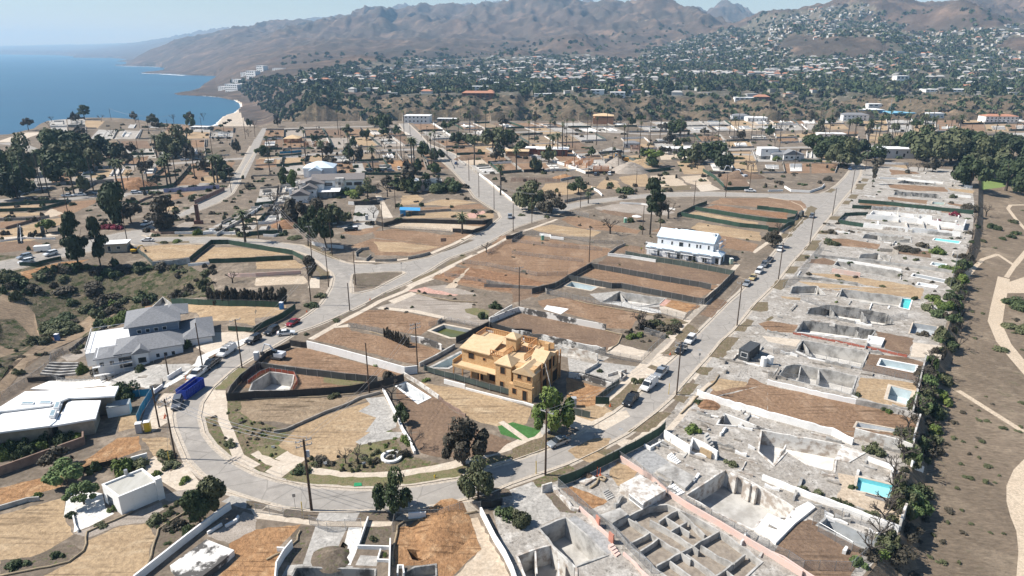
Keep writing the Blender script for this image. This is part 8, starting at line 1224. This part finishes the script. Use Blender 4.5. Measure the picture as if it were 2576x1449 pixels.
SR=[('11',1210,500,1.9,1.5,'bright','bright green bush left of the dry bushes on the right street'),('11',1290,480,1.6,1.3,'bright','second bright green bush beside the first on the grey bed'),('11',1570,440,3.2,2.6,'ash','big scorched bush behind the right street pavement'),('11',1450,380,3,2.2,'olive','dry olive bush in the garden by the right street'),('11',1330,400,2.6,2.6,'ash','dark brown bush beside the bare brown tree'),('11',1660,370,2,1.4,'olive','small olive bush near the right street kerb'),('11',1230,950,1.4,1.2,'olive','rounded grey green bush by the white work van'),('11',1300,945,1.1,1.1,'olive','second rounded bush near the white work van'),('11',1880,1160,1.2,1.0,'dark','dark bush by the chipped wall end'),('11',1830,1440,1.9,1.8,'bright','green bush inside the bottom street ruins'),('11',880,840,.9,.8,'dark','small green bush in the pale courtyard'),('9',1180,350,4,3,'bright','bright green hedge bush left of the grey blue house'),('9',1290,300,3.5,3,'bright','bright hedge bush behind the grey blue house terrace'),('9',1140,170,2.5,2,'bright','bright bush in the ravine above the dry slope'),('9',370,560,3.8,3,'olive','large rounded olive bush on the left dry slope'),('9',560,430,6,3.5,'olive','wide pale olive bush on the left slope'),('9',1270,1110,3.6,4.5,'dark','dense dark tree bush beside the folded white roof'),('9',830,860,1.7,3.4,'bright','columnar green hedge below the grey blue house'),('9',1500,720,1.5,3,'dark','dark bush at the scaffold of the grey blue house'),('9',1570,700,1.2,2.6,'dark','second dark bush at the scaffold of the grey blue house'),('9',1790,620,1.4,2.6,'dark','dark bush before the garage of the grey blue house'),('9',1900,600,1.3,2.8,'dark','tall dark bush beside the garage forecourt'),('9',1400,830,1.8,2.0,'dark','dark bush at the terraced corner of the forecourt'),('9',1000,840,2.6,2.4,'ash','brown scrub below the scaffold'),('9',1150,850,2.4,2.0,'ash','grey scrub between the two left houses'),('13',1230,400,2.8,2.8,'bright','bright feathery bush behind the white box house'),('13',1440,350,2.2,1.8,'olive','rounded bush at the back corner of the box house'),('13',960,400,1.5,2.4,'dark','dark bush left of the box house chimney'),('13',1640,260,2.4,1.7,'olive','spreading shrub at the left curve utility pole'),('13',1720,350,2.0,1.2,'olive','low leafy shrub by the box house steps'),('13',1570,430,1.0,1.0,'bright','small golden bush at the box house corner'),('13',1150,790,1.1,1.3,'bright','yellow green flowering bush before the box house'),('13',1870,500,1.3,1.0,'bright','bright bush on the paved drive island'),('13',1580,890,1.7,1.3,'olive','grey cactus clump in the gravel garden'),('13',1760,970,1.9,1.5,'ash','dark cactus clump by the curved wattle'),('13',1890,1010,1.3,1.5,'dark','rounded green bush by the long pale wall'),('13',590,1240,1.2,.9,'dark','dark bush by the stone pile'),('13',190,1330,1.8,1.1,'dark','dark green bush at the bottom left edge'),('13',370,650,.9,.9,'bright','yellow flowered bush on the orange plot edge'),('13',710,850,1.0,.9,'dark','dark leaved plant at the patio corner'),('13',1010,940,1.3,.6,'olive','grey low bush at the patio step'),('13',2310,130,1.6,1.3,'olive','round bush on the inner verge of the curve'),('14',440,400,2.0,1.4,'dark','dark spreading bush behind the bottom kerb pole'),('14',680,290,2.0,1.2,'ash','brown dry bush in the front garden'),('14',1490,80,1.2,1.2,'bright','bright bush against the garden wall'),('14',1520,130,1.0,1.2,'bright','second bright bush against the garden wall'),('14',1180,1090,.9,.8,'olive','lone bush in the bare front bed'),('14',1300,1240,.5,.6,'bright','tiny green plant in the second bed'),('14',2500,860,2.2,2.2,'dark','dark palm like bush beside the gate panels'),('14',1500,240,1.6,1.6,'ash','scorched bush beside the round bench'),('10',1230,780,1.4,1.0,'bright','green weeds against the long white wall'),('10',1340,930,2.4,2.6,'ash','charred bush at the black fence corner'),('10',1460,1230,1.5,2.2,'dark','dark cactus like bush on the dark brown lot'),('10',560,180,2.6,1.4,'dark','green shrubs at the foot of the hedge pole'),('10',650,90,2.4,1.4,'olive','grey shrubs on the kerb below the junction'),('10',810,330,1.5,.8,'olive','low shrub on the verge opposite the red car'),('10',510,470,.9,.8,'olive','small dry bush beside the white car'),('10',800,1090,1.8,1.0,'olive','agave clump before the black screened fence'),('10',1720,930,1.3,.7,'bright','green weeds at the foot of the tall wall pole'),('10',2400,200,2.2,2.2,'dark','dark shrub beside the little palms'),('12',1850,110,3.2,3.0,'dark','dark tree hedge at the park end of the sooty lot'),('12',1640,130,3,2.6,'bright','bright rounded hedge at the turquoise pool'),('12',1790,200,3.4,3,'bright','brightest hedge mass by the park wall'),('12',1600,210,2.6,2,'olive','spiky olive bush by the garden shed'),('12',1480,115,1.3,1.3,'dark','small round bush beside the turquoise pool'),('12',1700,280,2.8,2.4,'dark','dark bush in front of the bright hedge'),('12',1860,330,2.6,2.4,'dark','dark hedge end hanging over the park slope'),('12',1560,480,1.8,1.6,'ash','scorched bush above the terrace slab'),('12',1690,510,2.2,1.4,'olive','spreading olive bush above the terrace slab'),('12',1650,900,2.6,2.4,'bright','bright bush below the terrace slab'),('12',1760,950,2.4,2.6,'olive','olive bush on the park bank'),('12',1560,1180,2.4,2.4,'olive','pampas like bush on the park bank'),('12',1760,1130,3.2,3.0,'bright','bright tree bush lower on the park bank'),('12',1680,1280,3.0,3.0,'olive','grey olive bush on the park bank'),('12',1640,1430,2.4,2.2,'bright','bright bush at the corner of the brown lot'),('12',895,1080,1.0,1.0,'olive','small bush at the end of the broken basement'),('12',1160,1220,.9,.9,'dark','dark small bush at the square pool'),('12',1215,1250,.9,.9,'bright','yellow small bush at the square pool'),('12',690,145,.7,.6,'bright','little green bush on the sooty lot path'),('16',1050,200,2.3,2.0,'olive','rounded olive tree bush over the iron stairs'),('16',1600,180,3.4,3.0,'ash','grey bare brush on the park bank beside the ruins'),('16',1380,400,.9,1.4,'olive','slim bush on the sun terrace'),('16',1560,620,2.4,2.2,'olive','pale flowering bush at the pool end'),('16',1480,750,2.6,2.8,'fern','large pale green flowering bush below the pool'),('16',1440,830,2.0,2.0,'fern','second pale flowering bush below the pool'),('16',850,560,.9,.8,'dark','small bush at the corner of the blue pool'),('16',350,590,1.3,1.1,'olive','row bush under the white stairs, first'),('16',520,640,1.3,1.1,'olive','row bush under the white stairs, middle'),('16',700,710,1.3,1.0,'olive','row bush right of the white stairs'),('16',790,750,1.2,1.0,'dark','last row bush on the sand edge'),('16',1050,850,1.6,.9,'olive','weedy bush on the sand yard edge'),('16',1420,1000,2.6,1.6,'ash','dead brush heap at the park bank'),('16',1300,1250,3,1.8,'ash','dead brush mass at the bottom park bank'),('16',1150,1260,1.6,1.2,'bright','yellow green bush in the dead brush'),('15',2190,330,1.5,1.0,'olive','grey green spiky bush on the wire fence line'),('12',2040,240,1.0,.6,'olive','low bush on the park slope near the trail'),('8',2260,850,3.6,2.6,'dark','large dark bush on the upper park slope'),('8',2500,910,2.4,1.8,'dark','dark bush on the right of the upper park slope'),('8',2440,940,2.2,1.8,'dark','middle dark bush on the upper park slope'),('8',2350,960,1.8,1.5,'dark','left dark bush on the upper park slope'),('8',2150,980,2.0,1.2,'olive','small bush near the park wall shadow'),('8',2470,790,2.8,1.8,'olive','olive bush above the path bend'),('12',2500,180,5.5,3.2,'dark','large thicket beyond the trail'),('12',2530,420,4.5,2.6,'olive','olive thicket beyond the trail bend'),('12',2320,620,2.4,1.0,'olive','dry bush at the trail edge'),('8',1870,720,2.6,2.2,'red','deep red bougainvillea on the white villa ruin'),('8',1860,830,2.4,1.8,'red','second red bougainvillea below the first'),('8',1710,775,1.8,1.0,'red','small red bougainvillea on the white wall'),('5',1090,850,3.4,2.6,'red','crimson bougainvillea at the left junction'),('5',1180,860,3.2,2.4,'red','second crimson bougainvillea at the left junction'),('5',1500,880,2.4,2.2,'ash','pinkish dry bush at the wall end'),('5',2000,910,2.3,3.0,'bright','round green bush before the long white wall'),('5',1640,1000,2.0,1.2,'olive','low shrub beside the white car on the left street'),('5',1790,985,2.6,1.2,'bright','flowering low shrub on the street island'),('5',60,1370,4,5,'olive','rounded tree bush at the lower left road'),('8',1690,1100,3.2,3.0,'bright','bright tree bush in the terraced garden ruins'),('8',1420,1070,5,1.8,'ash','wide dead brush patch in the terraced ruins'),('8',1560,1040,3,2.4,'ash','bare brown brush above the terraced ruins'),('8',1840,1280,4,2.6,'bright','wide green hedge at the park end of the terraced ruins'),('8',1960,1230,3,3.6,'dark','dark hedge at the park end of the terraced ruins'),('8',1930,1370,3,3,'bright','yellow green bush below the wide hedge'),('8',640,1010,3.4,2,'olive','weedy olive brush at the street end of the cracked lot'),('8',600,975,1.8,1.4,'dark','dark small bush on the pavement edge'),('8',650,900,2.4,2.2,'ash','dark scorched bush by the pavement'),('8',1860,540,2.2,2.4,'olive','bush at the pale green pool'),('8',2040,680,4.5,5,'ash','grey bare bush by the park end of the green fence'),('8',600,370,3.4,3.4,'ash','grey bush by the far corner plot'),('6',1000,540,3,2.5,'bright','bright hedge ball by the farmhouse garage'),('6',250,920,2.6,1.6,'dark','green shrubs before the short white wall'),('6',400,950,3.6,1.4,'olive','low green shrubs sprawling at the kerb'),('6',2360,690,2.2,1.4,'ash','dark brush at the junction corner garden'),('7',1300,860,1.8,2.0,'dark','dark shrub by the charred pine foot'),('7',1180,780,2.4,2.4,'dark','bush beside the green garden tent'),('7',1500,790,2.2,2.0,'olive','olive bush right of the charred pine'),('7',1120,545,2.5,2,'ash','burnt hedge piece below the side road'),('7',360,740,2,1.2,'olive','agave clump at the junction corner garden'),('7',90,720,2,1,'olive','agave on the small junction island')]
for n_,u,v,r,h,k,l in SR:px,py=TP(int(n_),u,v);shrub(px,py,r*.92,h*1.25,k,l,0 if r>3.2 else 1)
STF={}
def scatter(poly,n,rr,hh,kinds,label,group,seed,cond=None,nm='shrub',stuff=True):
 rnd=random.Random(seed);xs=[p[0]for p in poly];ys=[p[1]for p in poly];k=0;tr=0
 while k<n and tr<n*30:
  tr+=1;px,py=rnd.uniform(min(xs),max(xs)),rnd.uniform(min(ys),max(ys))
  if not inpoly(px,py,poly):continue
  x,y=G(px,py)
  if cond and not cond(x,y):continue
  o=shrub(px,py,rr[0]+(rr[1]-rr[0])*rnd.random()**1.5,hh[0]+(hh[1]-hh[0])*rnd.random(),rnd.choice(kinds),label,1 if y<260 else 2,group,pos=(x,y,H(x,y)),name=nm);k+=1
  if stuff:
   c=np.empty(len(o.data.vertices)*3);o.data.vertices.foreach_get('co',c);c=c.reshape(-1,3)*list(o.scale);a=o.rotation_euler.z;cs,sn=math.cos(a),math.sin(a)
   STF.setdefault(o.data.materials[0],[]).append(np.stack([c[:,0]*cs-c[:,1]*sn+x,c[:,0]*sn+c[:,1]*cs+y,c[:,2]+o.location.z],-1));bpy.data.objects.remove(o)
def quads(name,per):
 A=np.concatenate([q for l in per.values()for q in l]).reshape(-1,3);mi_=np.concatenate([np.full(sum(len(q)for q in l)//4,i)for i,l in enumerate(per.values())]).astype(np.int32);me=bpy.data.meshes.new(name);nq=len(A)//4;me.vertices.add(len(A));me.vertices.foreach_set('co',A.ravel());me.loops.add(nq*4);me.loops.foreach_set('vertex_index',np.arange(nq*4,dtype=np.int32));me.polygons.add(nq);me.polygons.foreach_set('loop_start',np.arange(0,nq*4,4,dtype=np.int32));me.polygons.foreach_set('loop_total',np.full(nq,4,np.int32));me.polygons.foreach_set('material_index',mi_)
 for m_ in per:me.materials.append(m_)
 me.update(calc_edges=True);o=bpy.data.objects.new(name,me);COL.objects.link(o);tag(o,kind='stuff')
scatter(P('0: 0,700 100,690 150,700 300,690 400,700 480,700 520,715 530,745 420,758 330,790 270,820 180,835 110,850 70,800 0,760'),78,(1.4,4.2),(1.4,4.6),['dark','olive','ash','ash'],'dense shrub in the left ravine thicket','shrubs of the ravine thicket',31)
scatter(P('0: 380,680 540,660 560,700 500,740 420,750'),26,(1,2.6),(1,2.4),['ash','olive','ash'],'scorched shrub on the ravine edge ruins','scorched shrubs on the ravine edge',32)
scatter(P('0: 2440,560 2470,560 2430,720 2420,770 2400,850 2370,960 2345,1100 2310,1250 2230,1390 2170,1449 2200,1449 2130,1449 2240,1340 2270,1150 2300,1000 2360,840 2385,740'),95,(.8,2.6),(1.4,4.4),['ash','olive','fern','ash','olive','dark'],'tangled bush on the bank below the ruins','bushes on the park side bank',33,nm='bank_bush',stuff=False)
scatter(P('0: 2460,560 2576,520 2576,1449 2200,1449 2380,1150 2400,900'),60,(.4,1.1),(.3,.9),['olive','ash','olive'],'small dry shrub on the park slope','dry shrubs on the park slope',34,lambda x,y:free(x,y,('trail',)))
scatter(P('0: 0,1115 40,1105 190,1095 215,1120 60,1160 0,1180'),22,(1.2,2),(2,3.4),['dark','dark','bright'],'dark hedge shrub below the white roofed house','hedge shrubs below the white roofed house',35,nm='hedge_bush',stuff=False)
scatter(P('0: 10,790 300,860 260,900 120,910 60,960 0,1000 0,900'),26,(.6,1.8),(.5,1.6),['olive','ash'],'low dry bush on the left dry slope','bushes on the left dry slope',36)
scatter(P('0: 560,1010 740,1090 960,1010 1005,1140 880,1170 700,1190 560,1130 520,1060'),60,(.25,.8),(.2,.8),['olive','ash','bright','ash'],'small weed clump inside the street curve','weed clumps inside the street curve',37,lambda x,y:topkind(x,y)in ('scrub','greenish','verge','mulch'))
scatter(P('0: 780,1150 1000,1135 1010,1170 900,1190 790,1180'),34,(.3,.9),(.5,1.6),['ash','ash','olive'],'burnt shrub of the front garden','burnt shrubs of the front garden',38)
scatter(P('0: 400,1280 480,1255 540,1290 500,1330 420,1370 390,1340'),26,(.3,.9),(.4,1.2),['dark','ash','olive'],'cactus clump of the gravel garden','cactus clumps of the gravel garden',39)
scatter(P('0: 1600,780 1700,800 1720,850 1640,870 1560,850'),26,(.5,1.6),(.5,1.8),['ash','olive','ash'],'dry bush of the garden by the right street','dry bushes by the right street',40)
scatter(P('0: 2110,430 2440,520 2400,760 1960,700 2060,600'),70,(.5,1.6),(.4,1.5),['ash','olive','dark','ash'],'small bush among the right hand ruins','bushes among the right hand ruins',41,lambda x,y:all(not inpoly(x,y,h)for h in HOLES)and free(x,y))
scatter(P('0: 1100,600 1500,540 2000,560 1900,640 1300,760 900,800'),60,(.4,1.2),(.3,1.1),['ash','olive'],'dry weed clump on the middle lots','weeds on the middle lots',42,lambda x,y:free(x,y)and all(not inpoly(x,y,h)for h in HOLES))
scatter(P('0: 640,450 1180,440 1230,560 900,600 640,600'),70,(.8,2.4),(.8,2.6),['ash','olive','dark'],'shrub in the gardens around the farmhouse','shrubs around the farmhouse',43,free)
scatter(P('0: 380,460 650,450 640,600 380,600'),50,(.8,2.2),(.8,2.2),['ash','olive','dark'],'shrub among the left ruins','shrubs among the left ruins',44,free)
for i,(pl,n)in enumerate([('0: 130,310 640,320 640,470 60,520',170),('0: 660,320 1100,315 1180,450 640,450',190),('0: 1050,310 2150,300 2130,470 1250,500',330),('0: 2160,300 2600,300 2600,370 2170,380',90),('0: 0,520 640,460 640,600 0,640',90)]):scatter(P(pl),n,(.7,2.6),(.8,3.4),['ash','ash','olive','dark'],'',None,60+i,free)
quads('undergrowth',STF)
# ------------------------------------------------------------------ the town beyond the canyon
rt=random.Random(77);
def fpos(poly,rnd,y0,y1):
 lo,hi=min(p[0]for p in poly),max(p[0]for p in poly)
 for _ in range(3000):
  px=rnd.uniform(lo,hi);Y=math.exp(rnd.uniform(math.log(y0),math.log(y1)));x=(px-1288)/F/1.055*Y;z=hfar(x,Y);qx,qy=pixof(x,Y,z)
  if inpoly(qx,qy,poly)and not any(inpoly(qx,qy,k)for k in KNOLLS):return x,Y,z,qx,qy
 print('fpos gave up',poly[:2],y0,y1);return x,Y,-300,qx,qy
HM=[mat('far_white_wall',(.58,.57,.54),.8),mat('far_cream_wall',(.42,.37,.30),.8),mat('far_grey_roof',(.22,.22,.22),.8),TILE,mat('far_pale_roof',(.46,.45,.43),.8)]
def fh(mb,x,y,z,w_,d_,h,rz,wi,ri):
 mb.box((x,y,z+h/2-2),(w_,d_,h+4),rz,wi)
 if rz>0:mb.box((x,y,z+h+.3),(w_+1,d_+1,.6),rz,ri)
 else:
  c,s=math.cos(rz),math.sin(rz);q=lambda a,b,k:(x+a*c-b*s,y+a*s+b*c,z+k);a,b=w_/2+.6,d_/2+.6;mb.add([q(-a,-b,h),q(a,-b,h),q(a,b,h),q(-a,b,h),q(-a+b,0,h+2.5),q(a-b,0,h+2.5)],[(0,1,5,4),(1,2,5),(2,3,4,5),(3,0,4),(3,2,1,0)],ri)
for i in range(290):
 x,y,z,qx,qy=fpos(TOWN,rt,1080,1750);w_,d_,h=rt.uniform(8,18),rt.uniform(6,9),rt.uniform(2.5,5.5);mb=MB();fh(mb,0,0,0,w_,d_,h,rt.uniform(-.5,.5),rt.choice([0,0,0,1]),rt.choice([2,4,4,3]));tag(mb.build('house',HM,loc=(x,y,z)),'small pale house of the town beyond the canyon','house','houses of the town beyond the canyon')
mb=MB()
HP=[]
while len(HP)<2700:
 x,y,z,qx,qy=fpos(TOWN,rt,1450,3200);a=rt.uniform(-.35,.35)+.25;st=rt.uniform(15,24)
 for k in range(rt.randint(4,13)):
  X,Y=x+math.cos(a)*st*k,y+math.sin(a)*st*k+rt.uniform(-4,4);a+=rt.uniform(-.12,.12);Z=hfar(X,Y);q=pixof(X,Y,Z)
  if rt.random()<.85 and inpoly(*q,TOWN)and not any(inpoly(*q,p)for p in KNOLLS):HP.append((X,Y,Z))
for x,y,z in HP:fh(mb,x,y,z,rt.uniform(7,20),rt.uniform(6,9),rt.uniform(1.2,4),rt.uniform(-.5,.5),rt.choice([0,0,0,1]),rt.choice([2,4,4,4,3]))
SLP=[(1640,120),(1900,48),(2180,10),(2250,60),(2600,85),(2600,165),(1640,165)]
for i in range(900):x,y,z,qx,qy=fpos(SLP,rt,1750,3150);fh(mb,x,y,z,rt.uniform(8,20),rt.uniform(6,9),rt.uniform(1.5,4),.25+rt.uniform(-.3,.3),rt.choice([0,0,1]),rt.choice([2,4,4,4,3]))
tag(mb.build('distant_houses',HM),kind='stuff')
CAN=[(640,330),(700,240),(860,230),(1000,240),(2600,240),(2600,318),(1000,318),(700,325)]
for i in range(165):
 x,y,z,qx,qy=fpos(TOWN,rt,1075,1350);r=rt.uniform(5,11);tree(i,0,'round',r,r*rt.uniform(1.3,1.9),rt.choice(['dark','olive','dark','pine']),'dark tree of the town beyond the canyon',2,.1,group='trees of the town beyond the canyon',pos=(x,y,z))
cl=np.array([v.co[:]for v in crown_mesh('c','round',6,48,.4,5).vertices]).reshape(-1,4,3);V=[];MI=[]
def wood(n,fn,r0,r1,seed):
 g=np.random.RandomState(seed)
 for i in range(n):
  x,y,z=fn();r=r0+(r1-r0)*g.rand()**1.5;a=g.rand()*6.28;c,s=math.cos(a),math.sin(a);q=cl*[r,r,r*1.25];V.append(np.stack([q[...,0]*c-q[...,1]*s+x,q[...,0]*s+q[...,1]*c+y,q[...,2]+z-.3*r],-1));MI.append(np.full(len(cl),g.choice([0,0,1,2,3])))
CS=[(0,0)]
def clump():
 if rt.random()<.16 or CS[0][1]==0:CS[0]=fpos(TOWN,rt,1180,3300)[:2]
 x,y=CS[0][0]+rt.gauss(0,26),max(1100,CS[0][1]+rt.gauss(0,34));return x,y,hfar(x,y)
wood(7000,clump,4,10.5,1);wood(1200,lambda:fpos(CAN,rt,745,1100)[:3],1.6,6,2);
def rim():
 px,Y=rt.uniform(700,2650),rt.uniform(752,860);x=(px-1288)/F/1.055*Y;return x,Y,hfar(x,Y)
wood(560,rim,3,9,3)
UP=[(700,140),(1000,130),(1500,90),(1900,30),(2600,20),(2600,90),(700,170)]
wood(2300,lambda:fpos(SLP,rt,1750,3150)[:3],4,9,8);wood(700,lambda:fpos(UP,rt,2300,4200)[:3],5,11,4);wood(380,lambda:fpos([(625,245),(570,205),(700,190),(760,215),(730,285),(690,290)],rt,1250,2400)[:3],3,8,9);wood(160,lambda:fpos([(640,245),(760,215),(900,225),(900,300),(700,300)],rt,1000,2000)[:3],4,8,6)
A=np.concatenate(V).reshape(-1,3);me=bpy.data.meshes.new('woodland');nq=len(A)//4;me.vertices.add(len(A));me.vertices.foreach_set('co',A.ravel());me.loops.add(nq*4);me.loops.foreach_set('vertex_index',np.arange(nq*4,dtype=np.int32));me.polygons.add(nq);me.polygons.foreach_set('loop_start',np.arange(0,nq*4,4,dtype=np.int32));me.polygons.foreach_set('loop_total',np.full(nq,4,np.int32));me.polygons.foreach_set('material_index',np.concatenate(MI).astype(np.int32))
for k in ('dark','pine','olive','ash'):me.materials.append(FO[k])
me.update(calc_edges=True);o=bpy.data.objects.new('woodland',me);COL.objects.link(o);tag(o,kind='stuff')
# ------------------------------------------------------------------ the air between here and the mountains
zt=float(FZ.max())+12;print('haze top',zt);hz=MB();hz.box((0,14000,(zt-66)/2),(60000,30000,zt+66));m=bpy.data.materials.new('air');m.use_nodes=True;t=m.node_tree;t.nodes.clear()
o=t.nodes.new('ShaderNodeOutputMaterial');v=t.nodes.new('ShaderNodeVolumePrincipled');v.inputs['Color'].default_value=(0.40,0.68,1.0,1);v.inputs['Absorption Color'].default_value=(.35,.35,.35,1);v.inputs['Density'].default_value=0.000088;v.inputs['Anisotropy'].default_value=0.0
t.links.new(v.outputs[0],o.inputs['Volume']);tag(hz.build('haze',m),kind='stuff')
build_ground()
